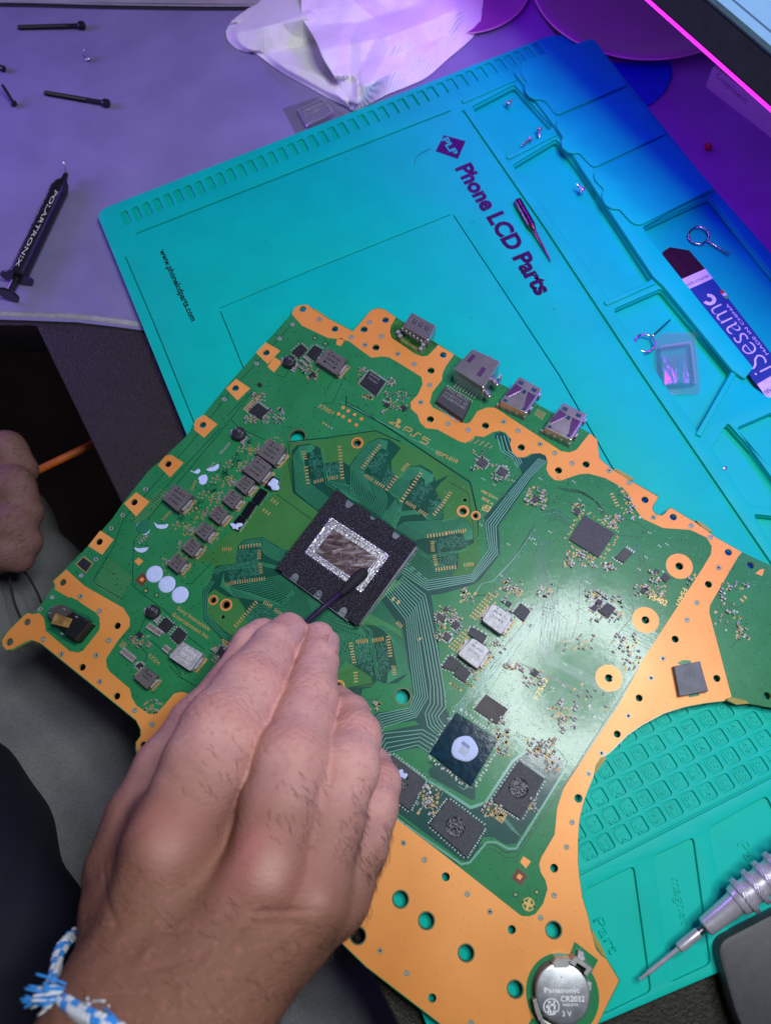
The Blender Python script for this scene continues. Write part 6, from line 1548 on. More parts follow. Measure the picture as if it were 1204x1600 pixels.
def up_h(x, y, f):
    d = edge_d(x, y, Lft)
    h = .55+1.0*math.exp(-(d/60)**1.3)
    h += .45*tri(edge_d(x, y, [(505, 78), (600, 60), (680, 30), (760, -6)]), 30)-.35*tri(edge_d(x, y, [(500, 40), (560, 34), (640, 12)]), 26)
    h += .38*tri(edge_d(x, y, [(610, 75), (590, 110), (575, 150)]), 26)-.3*tri(edge_d(x, y, [(548, 60), (545, 100), (552, 150)]), 18)
    h += .4*tri(edge_d(x, y, [(520, -30), (560, 10), (600, 40)]), 24)+.25*tri(edge_d(x, y, [(640, 60), (665, 100)]), 26)+.3*tri(edge_d(x, y, [(700, -30), (690, 40)]), 30)
    h += rip(x, y)
    if x > 560 or y > 160: h *= min(1, .06+(1-f)*3.2)
    elif y > 120: h *= min(1, .3+(1-f)*3)
    return max(h, .08)
upo = [(470, 0), (472, 28), (484, 48), (494, 66), (506, 94), (522, 120), (540, 152), (553, 173), (600, 150), (640, 134), (668, 120), (700, 92), (735, 62), (748, 40), (752, 20), (750, -20), (700, -90), (600, -130), (500, -110), (475, -50)]
sheet(upo, (610, 40), up_h, 60)

# ---- black foam swab
a = P(569.5, 893, ZB+HC+.16); b = P(543, 918, ZB+HC+.33); h2 = P(478, 973, 1.75); h3 = P(440, 1010, 2.9)
SW = empty('foam_swab', a); tag(SW, 'black foam tipped swab held in the fingers and touching the processor', 'swab')
foamt = mat('swab_foam', (.010, .009, .014), rough=.8, bump=.3, bscale=25)
me = lathe_mesh('foam_tip', [(-.12, .01), (-.1, .09), (-.02, .18), (.12, .225), (.5, .235), (.85, .20), (1.1, .14), (1.3, .115)], a, b, 24); link('foam_tip', me, foamt, SW, 1.2)
bm = bmesh.new(); tube(bm, [b, P(505, 949, 1.3), h2, h3, P(380, 1065, 4.1)], .115, 14); from_bm('stick', bm, mat('swab_stick', (.022, .010, .035), rough=.4), SW)
# ============================================================= the person: hands, lap, shirt
def smin(a, b, k):
    h = np.clip(0.5+0.5*(b-a)/k, 0, 1); return b*(1-h)+a*h-k*h*(1-h)
class Field:
    def __init__(s, lo, hi, c):
        s.lo = np.array(lo, float); s.c = c
        s.n = np.ceil((np.array(hi)-s.lo)/c).astype(int)+1
        s.ax = [s.lo[i]+c*np.arange(s.n[i]) for i in range(3)]
    def new(s): return np.full(s.n, 9.0, np.float32)
    def cone(s, D, a, b, ra, rb, k, pad=1.4):
        a = np.array(a); b = np.array(b); R = max(ra, rb)+pad
        lo = np.minimum(a, b)-R; hi = np.maximum(a, b)+R
        i0 = np.maximum(((lo-s.lo)/s.c).astype(int), 0); i1 = np.minimum(((hi-s.lo)/s.c).astype(int)+2, s.n)
        if (i1 <= i0).any(): return
        X, Y, Z = np.meshgrid(*[s.ax[i][i0[i]:i1[i]].astype(np.float32) for i in range(3)], indexing='ij')
        d = b-a; L2_ = float(d@d)
        t = ((X-a[0])*d[0]+(Y-a[1])*d[1]+(Z-a[2])*d[2])/max(L2_, 1e-9); t = np.clip(t, 0, 1)
        q = np.sqrt((X-a[0]-d[0]*t)**2+(Y-a[1]-d[1]*t)**2+(Z-a[2]-d[2]*t)**2)-(ra+(rb-ra)*t)
        sl_ = tuple(slice(i0[i], i1[i]) for i in range(3))
        D[sl_] = smin(D[sl_], q, k)
    def mesh(s, D):
        c = s.c; ins = D < 0
        n0, n1, n2 = D.shape
        # cell vertices
        cs = [(0, 0, 0), (1, 0, 0), (0, 1, 0), (1, 1, 0), (0, 0, 1), (1, 0, 1), (0, 1, 1), (1, 1, 1)]
        def cor(A, o): return A[o[0]:n0-1+o[0], o[1]:n1-1+o[1], o[2]:n2-1+o[2]]
        cnt = sum(cor(ins, o).astype(np.int8) for o in cs)
        act = (cnt > 0) & (cnt < 8); idx = np.argwhere(act); ids = -np.ones(act.shape, np.int64); ids[act] = np.arange(len(idx))
        acc = np.zeros((len(idx), 3)); w = np.zeros(len(idx))
        vals = {o: D[idx[:, 0]+o[0], idx[:, 1]+o[1], idx[:, 2]+o[2]].astype(float) for o in cs}
        for i, a in enumerate(cs):
            for b in cs[i+1:]:
                if sum(abs(p-q) for p, q in zip(a, b)) != 1: continue
                va, vb = vals[a], vals[b]; m_ = (va < 0) != (vb < 0)
                t = np.where(m_, va/np.where(m_, va-vb, 1), 0)
                for ax_ in range(3): acc[:, ax_] += np.where(m_, a[ax_]+(b[ax_]-a[ax_])*t, 0)
                w += m_
        co = s.lo+(idx+acc/w[:, None])*c
        quads = []
        for ax_ in range(3):
            o = [0, 0, 0]; o[ax_] = 1
            sa = [slice(1, -1)]*3; sa[ax_] = slice(0, D.shape[ax_]-1)
            sb = [slice(1, -1)]*3; sb[ax_] = slice(1, D.shape[ax_])
            A_, B_ = ins[tuple(sa)], ins[tuple(sb)]
            e = np.argwhere(A_ != B_)
            if not len(e): continue
            base = e+np.array([0 if k == ax_ else 1 for k in range(3)])
            u, v = [k for k in range(3) if k != ax_]
            def cell(du, dv):
                q = base.copy(); q[:, u] -= du; q[:, v] -= dv; return ids[q[:, 0], q[:, 1], q[:, 2]]
            q = np.stack([cell(0, 0), cell(1, 0), cell(1, 1), cell(0, 1)], 1)
            fl = ins[base[:, 0], base[:, 1], base[:, 2]]
            if ax_ == 1: fl = ~fl
            q[~fl] = q[~fl][:, ::-1]
            quads.append(q)
        q = np.concatenate(quads); q = q[(q >= 0).all(1)]
        return co, q
def np_mesh(name, co, q):
    me = bpy.data.meshes.new(name); me.vertices.add(len(co)); me.vertices.foreach_set('co', co.ravel().astype(np.float32))
    me.loops.add(q.size); me.loops.foreach_set('vertex_index', q.ravel().astype(np.int32))
    me.polygons.add(len(q)); me.polygons.foreach_set('loop_start', (np.arange(len(q))*4).astype(np.int32)); me.polygons.foreach_set('loop_total', np.full(len(q), 4, np.int32))
    me.polygons.foreach_set('use_smooth', np.ones(len(q), bool)); me.update(calc_edges=True); me.validate(); return me
def refine(me, lv=1, smooth=2):
    ob = bpy.data.objects.new('t', me); COL.objects.link(ob)
    if smooth:
        m_ = ob.modifiers.new('s', 'SMOOTH'); m_.factor = .5; m_.iterations = smooth
    if lv:
        m_ = ob.modifiers.new('u', 'SUBSURF'); m_.levels = lv; m_.render_levels = lv
    r = bpy.data.meshes.new_from_object(ob.evaluated_get(bpy.context.evaluated_depsgraph_get()))
    bpy.data.objects.remove(ob); return r
def vcos(me):
    a = np.empty(len(me.vertices)*3, np.float32); me.vertices.foreach_get('co', a); return a.reshape(-1, 3).astype(float)
def vnor(me):
    a = np.empty(len(me.vertices)*3, np.float32); me.vertices.foreach_get('normal', a); return a.reshape(-1, 3).astype(float)

def jp(l): return [(np.array(P(x, y, z)), r) for x, y, z, r in l]
index = jp([(262, 1322, 6.9, 1.15), (322, 1196, 6.6, 1.27), (350, 1142, 6.1, 1.24), (391, 1073, 5.0, 1.10), (430, 1010, 3.5, .80), (451, 986, 2.7, .68)])
middle = jp([(415, 1368, 6.9, 1.05), (436, 1262, 6.7, 1.12), (456, 1186, 6.2, 1.06), (484, 1090, 4.6, .90), (496, 1032, 3.3, .72), (498, 996, 2.5, .58)])
ring = jp([(484, 1402, 6.3, 1.0), (518, 1275, 6.0, .95), (542, 1200, 5.5, .92), (556, 1150, 4.8, .78), (548, 1115, 3.9, .60), (528, 1095, 2.6, .55)])
pinky = jp([(522, 1402, 5.5, .92), (562, 1325, 5.0, .82), (584, 1262, 4.5, .74), (594, 1222, 3.9, .64), (586, 1195, 3.1, .52), (570, 1180, 2.2, .5)])
thumb = jp([(212, 1360, 5.0, 1.5), (230, 1285, 4.6, 1.27), (264, 1205, 4.2, 1.10), (312, 1132, 3.8, .96), (359, 1078, 3.3, .86), (394, 1010, 2.7, .70), (410, 990, 2.4, .58)])
_a = np.array([j[0] for c in (index, middle, ring, pinky, thumb) for j in c]); _w = np.array(P(150, 1690, 7))
fl = Field((min(_a[:, 0].min(), _w[0])-2.4, _w[1], .2), (_a[:, 0].max()+1.3, _a[:, 1].max()+1.2, 10.6), .085)
FD = []
for ch_, kk in ((index, .3), (middle, .3), (ring, .3), (pinky, .3), (thumb, .5)):
    D = fl.new()
    for (a, ra), (b, rb) in zip(ch_, ch_[1:]): fl.cone(D, a, b, ra, rb, kk*.6)
    FD.append(D)
palm = fl.new()
carp = [(215, 1550, 7.0, 1.75), (262, 1570, 7.3, 1.7), (305, 1572, 7.1, 1.65), (335, 1555, 6.4, 1.45)]
for ch_, cp_ in zip((index, middle, ring, pinky), carp):
    a, r = ch_[0]; b = np.array(P(*cp_[:3])); off = np.array([0, 0, -.15])
    fl.cone(palm, a+off, b, r*.98, cp_[3], .5)
# flesh filling between and beneath the metacarpals
for a, b, ra, rb in (((300, 1380, 5.9), (262, 1540, 6.4), 1.5, 1.8), ((400, 1420, 5.7), (310, 1545, 6.2), 1.4, 1.7), ((230, 1420, 5.4), (220, 1540, 6.2), 1.6, 1.6), ((480, 1430, 5.0), (370, 1545, 5.6), 1.0, 1.3)):
    fl.cone(palm, P(*a), P(*b), ra, rb, .6)
fl.cone(palm, P(195, 1590, 7.2), P(40, 1900, 8.4), 1.85, 2.3, .8); fl.cone(palm, P(300, 1590, 7.0), P(180, 1900, 8.4), 1.95, 2.5, .8); fl.cone(palm, P(245, 1590, 7.0), P(110, 1900, 8.4), 1.9, 2.4, .8)
# web between thumb and index
fl.cone(palm, P(255, 1290, 5.6), P(215, 1420, 5.6), 1.1, 1.5, .7)
for (x, y, z, x2, y2, r) in ((372, 1262, 5.7, 350, 1330, .75), (470, 1300, 5.4, 450, 1360, .7), (530, 1330, 4.7, 505, 1390, .65)): fl.cone(palm, P(x, y, z), P(x2, y2, z), r, r*1.2, .45)
for x, y, z, r in ((259, 1318, 7.35, .55), (263, 1335, 7.3, .5), (424, 1338, 7.3, .5), (418, 1368, 7.3, .5), (494, 1404, 6.75, .45)):
    q_ = P(x, y, z); fl.cone(palm, q_, Vector(q_)+Vector((.05, 0, 0)), r, r, .55)
for i_, (ch_, r) in enumerate(((index, 1.24), (middle, 1.08), (ring, .92))):
    p_ = ch_[2][0]+np.array([0, 0, .06]); fl.cone(FD[i_], p_, p_+.02, r, r, .3)
D = FD[0]
for i_ in (1, 2, 3): D = smin(D, FD[i_], .075)
D = smin(D, palm, .55)
D = smin(D, FD[4], .22)
co, qd = fl.mesh(D)
hand_me = refine(np_mesh('hand', co, qd), 1, 6)
cut = None
X = vcos(hand_me); NR = vnor(hand_me)
# skin creases over the finger joints and fine wrinkles
disp = np.zeros(len(X)); red = np.zeros(len(X))
rng_ = np.random.RandomState(3)
def wob(t): return .05*np.sin(t*7.1+1.3)+.03*np.sin(t*17.0)
for ch_, js in ((index, (2, 3)), (middle, (2, 3)), (ring, (3,)), (pinky, (3,)), (thumb, (3, 4))):
    for j in js:
        c, r = ch_[j]; ax_ = ch_[j+1][0]-ch_[j-1][0]; ax_ /= np.linalg.norm(ax_)
        side = np.cross(ax_, [0, 0, 1]); side /= np.linalg.norm(side)
        d = X-c; t = d@ax_; s_ = d@side
        near = np.exp(-((t)/.75)**4)*np.exp(-(np.linalg.norm(d-np.outer(t, ax_), axis=1)/(r*1.35))**8)
        up_ = np.clip(NR@np.cross(side, ax_), 0, 1) if True else 1
        amp = .04 if j == 2 else .028
        for k, t0 in enumerate((-.48, -.30, -.13, .04, .2, .38, .55)):
            off = t0+wob(s_+k*1.7)*1.2+.10*(s_/r)**2*np.sign(t0)
            disp -= amp*(.5+.5*rng_.rand())*near*up_*np.exp(-((t-off)/.045)**2)
        red += .4*near*up_*np.exp(-(t/.5)**2)
for (x, y, z), s_, a_ in (((250, 1290, 7.9), 1.0, .5), ((395, 1320, 7.8), .8, .8), ((388, 1375, 7.8), .7, .4), ((470, 1380, 7.0), .9, .4)):
    red += a_*np.exp(-(np.linalg.norm(X-np.array(P(x, y, z)), axis=1)/s_)**2)
pale = np.zeros(len(X))
for (x, y, z), s_ in (((258, 1330, 8.1), .5), ((424, 1350, 8.0), .42), ((420, 1372, 8.0), .4), ((494, 1408, 7.5), .3)): pale += np.exp(-(np.linalg.norm(X-np.array(P(x, y, z)), axis=1)/s_)**2)
# folds in the skin behind the knuckles
for (x0, y0, x1, y1, z_, a_) in ((380, 1415, 520, 1420, 7.0, .05), (400, 1432, 480, 1440, 7.0, .04), (180, 1380, 230, 1440, 6.6, .05), (160, 1330, 200, 1400, 6.2, .04), (300, 1400, 350, 1420, 7.4, .03), (250, 1500, 330, 1480, 7.4, .03), (330, 1440, 420, 1400, 7.4, .03)):
    a = np.array(P(x0, y0, z_)); b = np.array(P(x1, y1, z_)); dd_ = b-a; t = np.clip(((X-a)@dd_)/(dd_@dd_), 0, 1)
    dist = np.linalg.norm((X-a-np.outer(t, dd_))[:, :2], axis=1)
    disp -= a_*np.exp(-(dist/.09)**2)*np.clip(NR[:, 2], 0, 1)*np.sin(np.pi*np.clip(t, .02, .98))
for (x0, y0, x1, y1, z_, a_, w_) in ((262, 1350, 235, 1540, 7.9, .05, .16), (415, 1395, 290, 1560, 8.0, .06, .17), (490, 1425, 330, 1570, 7.6, .05, .15), (330, 1400, 200, 1520, 8.2, .045, .09), (230, 1470, 330, 1590, 8.3, .035, .08), (440, 1440, 380, 1540, 7.6, .04, .08)):
    a = np.array(P(x0, y0, z_)); b = np.array(P(x1, y1, z_)); dd_ = b-a; t = np.clip(((X-a)@dd_)/(dd_@dd_), 0, 1)
    L_ = X-a-np.outer(t, dd_); L_[:, :2] += (.12*np.sin(t*9))[:, None]
    disp += a_*np.exp(-(np.linalg.norm(L_[:, :2], axis=1)/w_)**2)*np.clip(NR[:, 2], 0, 1)*np.sin(np.pi*np.clip(t, .02, .98))
disp += .012*(np.sin(X[:, 0]*5.1+2*np.sin(X[:, 1]*2.3))*np.sin(X[:, 1]*4.3+1.7*np.sin(X[:, 0]*1.9)))
X2 = X+NR*disp[:, None]
hand_me.vertices.foreach_set('co', X2.ravel().astype(np.float32)); hand_me.update()
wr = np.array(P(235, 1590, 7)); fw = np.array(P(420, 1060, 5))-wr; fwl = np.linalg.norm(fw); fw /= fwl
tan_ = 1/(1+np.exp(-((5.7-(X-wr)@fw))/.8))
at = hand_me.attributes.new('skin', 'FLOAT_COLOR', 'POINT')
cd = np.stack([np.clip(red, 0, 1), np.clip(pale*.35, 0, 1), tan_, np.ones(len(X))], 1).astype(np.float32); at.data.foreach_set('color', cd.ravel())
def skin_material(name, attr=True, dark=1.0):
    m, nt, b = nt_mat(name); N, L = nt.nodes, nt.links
    tc = N.new('ShaderNodeTexCoord')
    def noise(sc, det=5, dist=0):
        n_ = N.new('ShaderNodeTexNoise'); n_.inputs['Scale'].default_value = sc; n_.inputs['Detail'].default_value = det; n_.inputs['Distortion'].default_value = dist; L.new(tc.outputs['Object'], n_.inputs['Vector']); return n_
    def mixc(f, a, c, fv=None):
        x = N.new('ShaderNodeMix'); x.data_type = 'RGBA'
        if f is not None: L.new(f, x.inputs[0])
        else: x.inputs[0].default_value = fv
        for i, q in ((6, a), (7, c)):
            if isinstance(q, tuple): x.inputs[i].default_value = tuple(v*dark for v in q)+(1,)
            else: L.new(q, x.inputs[i])
        return x.outputs[2]
    n1 = noise(1.1, 6); cr = N.new('ShaderNodeMapRange'); cr.inputs['From Min'].default_value = .35; cr.inputs['From Max'].default_value = .65; L.new(n1.outputs['Fac'], cr.inputs['Value'])
    c = mixc(cr.outputs[0], (.54, .265, .24), (.63, .33, .295))
    if attr:
        a_ = N.new('ShaderNodeAttribute'); a_.attribute_name = 'skin'; sp = N.new('ShaderNodeSeparateColor'); L.new(a_.outputs['Color'], sp.inputs[0])
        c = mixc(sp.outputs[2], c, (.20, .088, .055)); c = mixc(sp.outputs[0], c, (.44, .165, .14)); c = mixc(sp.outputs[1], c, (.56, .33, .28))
    n4 = noise(5.5, 6); mr2 = N.new('ShaderNodeMapRange'); mr2.inputs['From Min'].default_value = .56; mr2.inputs['From Max'].default_value = .72; mr2.inputs['To Max'].default_value = .5; L.new(n4.outputs['Fac'], mr2.inputs['Value'])
    c = mixc(mr2.outputs[0], c, (.36, .13, .11))
    L.new(c, b.inputs['Base Color'])
    b.inputs['Roughness'].default_value = .62; b.inputs['Specular IOR Level'].default_value = .22
    b.inputs['Subsurface Weight'].default_value = .05; b.inputs['Subsurface Radius'].default_value = (.5, .18, .1); b.inputs['Subsurface Scale'].default_value = .5
    v = N.new('ShaderNodeTexVoronoi'); v.inputs['Scale'].default_value = 11; v.feature = 'DISTANCE_TO_EDGE'; L.new(tc.outputs['Object'], v.inputs['Vector'])
    mp = N.new('ShaderNodeMapping'); mp.inputs['Rotation'].default_value = (0, 0, -.55); mp.inputs['Scale'].default_value = (3.2, 11, 6); L.new(tc.outputs['Object'], mp.inputs['Vector'])
    n5 = N.new('ShaderNodeTexNoise'); n5.inputs['Scale'].default_value = 1.0; n5.inputs['Detail'].default_value = 4; L.new(mp.outputs[0], n5.inputs['Vector'])
    ad = N.new('ShaderNodeMath'); ad.operation = 'MULTIPLY_ADD'; ad.inputs[1].default_value = .5; L.new(v.outputs['Distance'], ad.inputs[0]); L.new(n5.outputs['Fac'], ad.inputs[2])
    bp = N.new('ShaderNodeBump'); bp.inputs['Strength'].default_value = .8; bp.inputs['Distance'].default_value = .04; L.new(ad.outputs[0], bp.inputs['Height']); L.new(bp.outputs['Normal'], b.inputs['Normal'])
    return m
skin = skin_material('skin')
PS = empty('person', P(200, 1500, -8)); tag(PS, 'person in grey trousers and dark shirt, one hand pinching the swab above the board', 'person')
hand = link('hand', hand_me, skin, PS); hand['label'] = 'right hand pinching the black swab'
# nails
nailm = mat('nail', (.82, .50, .50), rough=.4, var=.05, spec=.5)
def nail(c, axis, normal, w_, l_, name='fingernail'):
    ax_ = Vector(axis).normalized(); n_ = Vector(normal); n_ = (n_-ax_*n_.dot(ax_)).normalized(); s_ = ax_.cross(n_)
    bm = bmesh.new(); rows = []
    for j in range(9):
        v = -1+2*j/8; row_ = []
        for i in range(9):
            u = -1+2*i/8
            wv_ = w_*(1-.12*max(0, v)**2-.05*max(0, -v)); x = u*wv_; 
            e_ = 1-.30*abs(u)**3 if v > 0 else 1-.18*abs(u)**3
            y = v*l_*e_; h_ = -.42*(x/w_)**2*w_-.10*(v)**2*l_*.5
            row_.append(bm.verts.new(Vector(c)+s_*x+ax_*y+n_*(h_+.03)))
        rows.append(row_)
    for a, b in zip(rows, rows[1:]):
        for i in range(8): bm.faces.new((a[i], a[i+1], b[i+1], b[i]))
    g_ = bm.faces[:]; bmesh.ops.solidify(bm, geom=g_, thickness=.05)
    return from_bm(name, bm, nailm, hand, 1.0)
def at_tip(ch_, nrm_, k=-2, up=0.0):
    a, r = ch_[k]; ax_ = Vector(ch_[-1][0]-ch_[-3][0]).normalized(); n_ = Vector(nrm_); n_ = (n_-ax_*n_.dot(ax_)).normalized()
    return Vector(a)+n_*(r+.05)+ax_*up, ax_, n_
c_, a_, n_ = at_tip(index, (.72, -.1, .68), -2, .38); nail(c_, a_, n_, .36, .48)
c_, a_, n_ = at_tip(middle, (.80, .1, .60), -2, .42); nail(c_, a_, n_, .30, .46)
# hair on the fingers and wrist
hairm = mat('body_hair', (.07, .04, .03), rough=.7)
bm = bmesh.new(); rr = np.random.RandomState(8)
fdirs = [(np.array(ch_[1][0]), np.array(ch_[2][0])-np.array(ch_[0][0]), n_) for ch_, n_ in ((ring, 150), (pinky, 130), (middle, 60), (index, 30))]
pxy = None
def add_hairs(mask, n_, d0, L0, lift=.35, r_=.0048):
    ids_ = np.nonzero(mask)[0]
    if not len(ids_): return
    for i in rr.choice(ids_, min(n_, len(ids_)), False):
        p_ = Vector(X2[i]); nn_ = Vector(NR[i]); d_ = Vector(d0)+Vector(rr.normal(0, .25, 3)); d_ = (d_-nn_*d_.dot(nn_)).normalized(); L_ = L0*rr.uniform(.6, 1.3)
        pts = [p_-nn_*.01, p_+d_*L_*.4+nn_*L_*lift*.6, p_+d_*L_*.8+nn_*L_*lift*.75, p_+d_*L_*1.1+nn_*L_*lift*.5]
        tube(bm, pts, [r_, r_*.9, r_*.7, r_*.3], 3)
for ch_, n_ in ((ring, 85), (pinky, 110), (middle, 55), (index, 30)):
    a = ch_[1][0]; ax_ = ch_[2][0]-ch_[0][0]; Lx = np.linalg.norm(ax_); ax_ = ax_/Lx
    d = X-a; t = d@ax_; rad = np.linalg.norm(d-np.outer(t, ax_), axis=1)
    m_ = (np.abs(t) < Lx*.30) & (rad < ch_[1][1]*1.12) & (NR[:, 2] > -.1)
    m_ &= (NR@np.array(U) > (.25 if n_ > 60 else -.2))
    add_hairs(m_, n_, U*.9-Vector(ax_)*.3, .26)
tl = (X-wr)@fw
add_hairs((tl < 3.2) & (tl > -3.5) & (NR[:, 2] > -.3), 420, Vector((.75, -.5, 0)), .30, .12, .0042)
add_hairs((tl < 5.0) & (tl > -1) & (NR@np.array((.7, -.7, 0)) > .75), 120, Vector((.6, -.75, .1)), .3, .4, .006)
o = from_bm('body_hair', bm, hairm, hand); o['kind'] = 'stuff'
# ---- braided bracelet
wb = mat('braid_white', (.62, .64, .68), rough=.9, bump=.8, bscale=18); bb = mat('braid_blue', (.03, .24, .66), rough=.9, bump=.8, bscale=18)
BR = empty('bracelet', P(200, 1570, 8)); tag(BR, 'blue and white braided thread bracelet with frayed tassels on the wrist', 'bracelet')
br = [P(230, 1612, 8.9), P(205, 1594, 9.0), P(175, 1580, 8.9), P(150, 1568, 8.6), P(130, 1556, 8.2), P(116, 1543, 7.7), P(106, 1528, 7.1), P(99, 1508, 6.5), P(102, 1488, 6.0), P(112, 1470, 5.6), P(130, 1455, 5.0), P(160, 1450, 4.4)]
br = [P(300, 1650, 8.6), P(262, 1632, 8.8)]+br
br = [Vector(p)+Vector((-.12, -.05, .55 if i < 9 else .1)) for i, p in enumerate(br)]
bs = spline(br, 12); sm_ = [bs[0]]
bmw, bmb = bmesh.new(), bmesh.new(); acc = 0; k = 0
for a, b in zip(bs, bs[1:]):
    acc += (b-a).length
    if acc > .13:
        acc = 0; k += 1
        d = (b-a).normalized(); s_ = d.cross(Vector((0, 0, 1))).normalized(); u_ = s_.cross(d)
        for j, (o1, o2) in enumerate(((-.10, .02), (.10, .02), (0, .10), (0, -.06))):
            tgt = bmw if ((k//2+j) % 2 == 0 or (k % 9) in (0, 1)) else bmb
            M = Matrix.Translation(a+s_*o1+u_*o2) @ d.to_track_quat('X', 'Z').to_matrix().to_4x4() @ Matrix.Rotation(.6*(1 if j % 2 else -1), 4, 'Z') @ Matrix.Diagonal((.145, .095, .085, 1))
            bmesh.ops.create_icosphere(tgt, subdivisions=2, radius=1.0, matrix=M)
o = from_bm('white_braid', bmw, wb, BR, 3.15); o['kind'] = 'stuff'; o = from_bm('blue_braid', bmb, bb, BR, 3.15); o['kind'] = 'stuff'
kn = P(122, 1552, 8.3)
bm = bmesh.new(); bmesh.ops.create_icosphere(bm, subdivisions=3, radius=.24, matrix=Matrix.Translation(kn)@Matrix.Diagonal((1.2, 1, .9, 1)))
for v in bm.verts: v.co += (v.co-kn).normalized()*.03*math.sin(v.co.x*30+v.co.y*22)
from_bm('knot', bm, bb, BR, 3.15)
rr2 = random.Random(4)
for nm, mm, tg, cnt_, n2 in (('blue_tassel', bb, P(58, 1548, 8.6), 30, 0), ('white_tassel', wb, P(62, 1566, 8.6), 16, 1), ('blue_tassel', bb, P(168, 1606, 9.3), 20, 0), ('white_tassel', wb, P(150, 1576, 9.3), 9, 1)):
    bm = bmesh.new()
    for i in range(cnt_):
        e = tg+Vector((rr2.uniform(-.3, .3), rr2.uniform(-.32, .32), rr2.uniform(-.2, .2))); md = kn.lerp(e, .5)+Vector((rr2.uniform(-.12, .12), rr2.uniform(-.15, .15), rr2.uniform(0, .15)))
        tube(bm, spline([kn+Vector((rr2.uniform(-.06, .06), rr2.uniform(-.06, .06), .05)), md, e], 5), .032, 5)
    o = from_bm(nm, bm, mm, BR); o['kind'] = 'stuff'
# ---- the other hand resting at the left edge
_a = np.array([P(-60, 880, -3.5), P(60, 670, -3)])
fl2 = Field((_a[:, 0].min()-2, _a[:, 1].min()-2, -7), (_a[:, 0].max()+1.5, _a[:, 1].max()+2, 1), .13)
D2 = fl2.new(); J = lambda x, y, z: np.array(P(x, y, z))
for pts in (((-60, 730, -3.2, 1.5), (10, 705, -2.6, .95), (36, 735, -3.0, .75)), ((-60, 790, -3.2, 1.6), (20, 762, -2.5, 1.0), (42, 800, -3.0, .8)), ((-60, 840, -3.4, 1.6), (20, 820, -2.7, 1.0), (40, 846, -3.2, .8)), ((-60, 870, -3.6, 1.5), (10, 862, -3.0, .85), (30, 872, -3.4, .7))):
    T_ = fl2.new()
    for a, b in zip(pts, pts[1:]): fl2.cone(T_, J(*a[:3]), J(*b[:3]), a[3], b[3], .3)
    D2 = smin(D2, T_, .22)
fl2.cone(D2, J(-110, 780, -3.6), J(-40, 790, -3.6), 3.0, 2.4, .6)
co, qd = fl2.mesh(D2); m2 = refine(np_mesh('hand', co, qd), 1, 2)
Xl = vcos(m2); Nl = vnor(m2)
dsp = .03*np.sin(Xl[:, 1]*9+np.sin(Xl[:, 0]*3))*np.clip(Nl[:, 2], 0, 1)*np.exp(-((Xl[:, 0]-_a[1, 0]+2)/1.2)**2)
m2.vertices.foreach_set('co', (Xl+Nl*dsp[:, None]).ravel().astype(np.float32)); m2.update()
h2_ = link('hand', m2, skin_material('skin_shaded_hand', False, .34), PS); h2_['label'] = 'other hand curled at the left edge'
bm = bmesh.new(); ids_ = np.nonzero((Nl[:, 0] > .1) & (Nl[:, 2] > -.2) & (Xl[:, 0] > _a[:, 0].mean()))[0]
for i in rr.choice(ids_, 110, False):
    p_ = Vector(Xl[i]); nn_ = Vector(Nl[i]); d_ = Vector((.5, .6, 0))+Vector(rr.normal(0, .3, 3)); d_ = (d_-nn_*d_.dot(nn_)).normalized()
    tube(bm, [p_, p_+d_*.15+nn_*.08, p_+d_*.36+nn_*.1], [.005, .0045, .002], 3)
o = from_bm('body_hair', bm, hairm, h2_); o['kind'] = 'stuff'
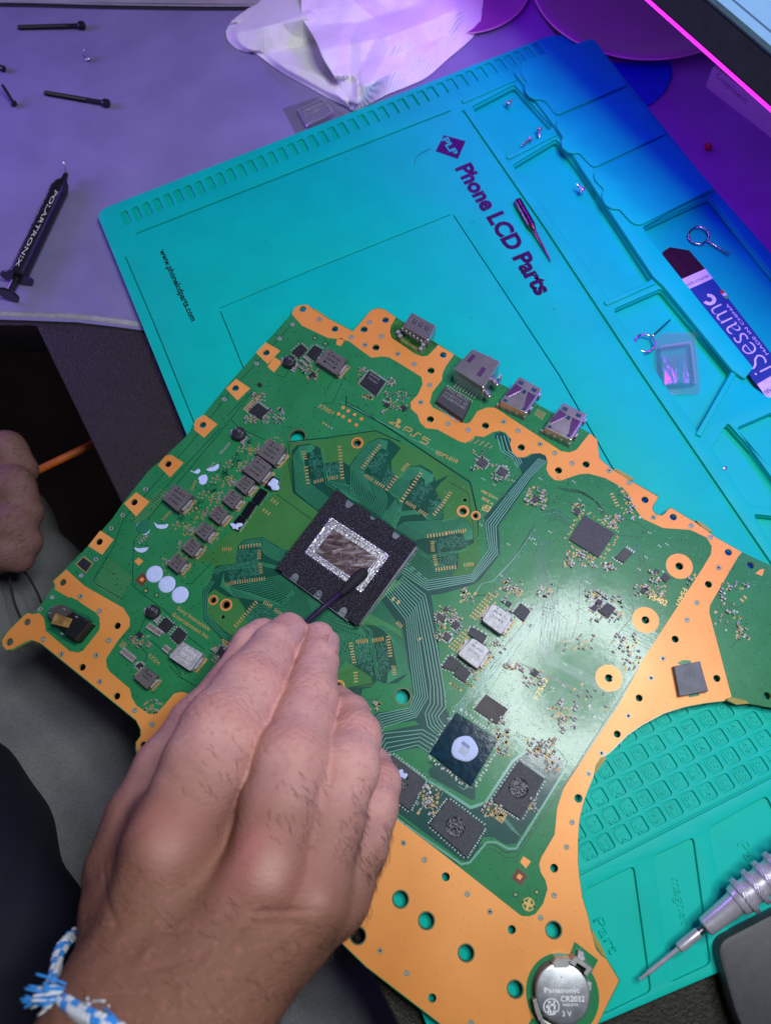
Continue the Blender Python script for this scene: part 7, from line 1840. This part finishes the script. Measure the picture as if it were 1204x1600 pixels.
# ---- trousers, shirt
f3 = Field((-44, -34, -26), (16, 24, 1), .6)
D3 = f3.new()
f3.cone(D3, P(-130, 860, -11), P(210, 1500, -13), 7.5, 8.5, 2, 3); f3.cone(D3, P(210, 1500, -13), P(300, 2100, -12), 8.5, 9, 2, 3)
f3.cone(D3, P(330, 1420, -13.5), P(520, 1760, -12), 5.5, 7.0, 2.0, 3)
f3.cone(D3, P(-300, 1100, -8), P(-100, 1700, -8), 6, 7, 2, 3)
co, qd = f3.mesh(D3); m3 = refine(np_mesh('trousers', co, qd), 1, 2)
X3 = vcos(m3); N3 = vnor(m3)
fd = .28*np.sin(X3[:, 0]*.9+X3[:, 1]*.45+1.2*np.sin(X3[:, 1]*.3))+.16*np.sin(X3[:, 0]*.6-X3[:, 1]*1.5+2)+.1*np.sin(X3[:, 0]*2.1+X3[:, 1]*1.1)
m3.vertices.foreach_set('co', (X3+N3*fd[:, None]).ravel().astype(np.float32)); m3.update()
trm = cloth_mat('trouser_grey', (.12, .125, .125), (.155, .16, .16), 9)
link('trousers', m3, trm, PS)
f4 = Field((-30, -24, -10), (-4, 12, 6), .4); D4 = f4.new()
f4.cone(D4, P(-110, 1290, -3.5), P(-50, 1470, -1.5), 3.0, 3.9, 1.5, 2); f4.cone(D4, P(-50, 1470, -1.5), P(-60, 1900, 0), 3.9, 4.4, 1.5, 2); f4.cone(D4, P(-140, 1350, -3), P(-140, 1800, -1), 5, 5, 1.5, 2)
co, qd = f4.mesh(D4); m4_ = refine(np_mesh('shirt', co, qd), 1, 2)
X4 = vcos(m4_); N4 = vnor(m4_); fd = .22*np.sin(X4[:, 0]*1.3+X4[:, 1]*.5)+.14*np.sin(X4[:, 1]*1.4-X4[:, 0]*.6)
m4_.vertices.foreach_set('co', (X4+N4*fd[:, None]).ravel().astype(np.float32)); m4_.update()
link('shirt', m4_, cloth_mat('shirt_navy', (.006, .007, .014), (.009, .010, .020), 9), PS)
bm = bmesh.new()
for pts in ([(14, 888), (18, 920), (26, 950), (44, 985), (70, 1010)], [(30, 884), (44, 900), (58, 925), (68, 945), (90, 960)]):
    tube(bm, spline([P(x, y, -4.4) for x, y in pts], 8), .06, 6)
o = from_bm('drawstring', bm, black_rub, PS); o['kind'] = 'stuff'
# orange edge strip under the desk
bm = bmesh.new(); tube(bm, [P(30, 748, -4.5), P(62, 734, -4.5), P(200, 668, -4.5)], .2, 10)
o = from_bm('orange_cable', bm, mat('orange_rubber', (.42, .085, .006), rough=.5)); tag(o, 'straight orange cable running below the desk edge behind the left hand', 'cable')
bpy.context.view_layer.update()
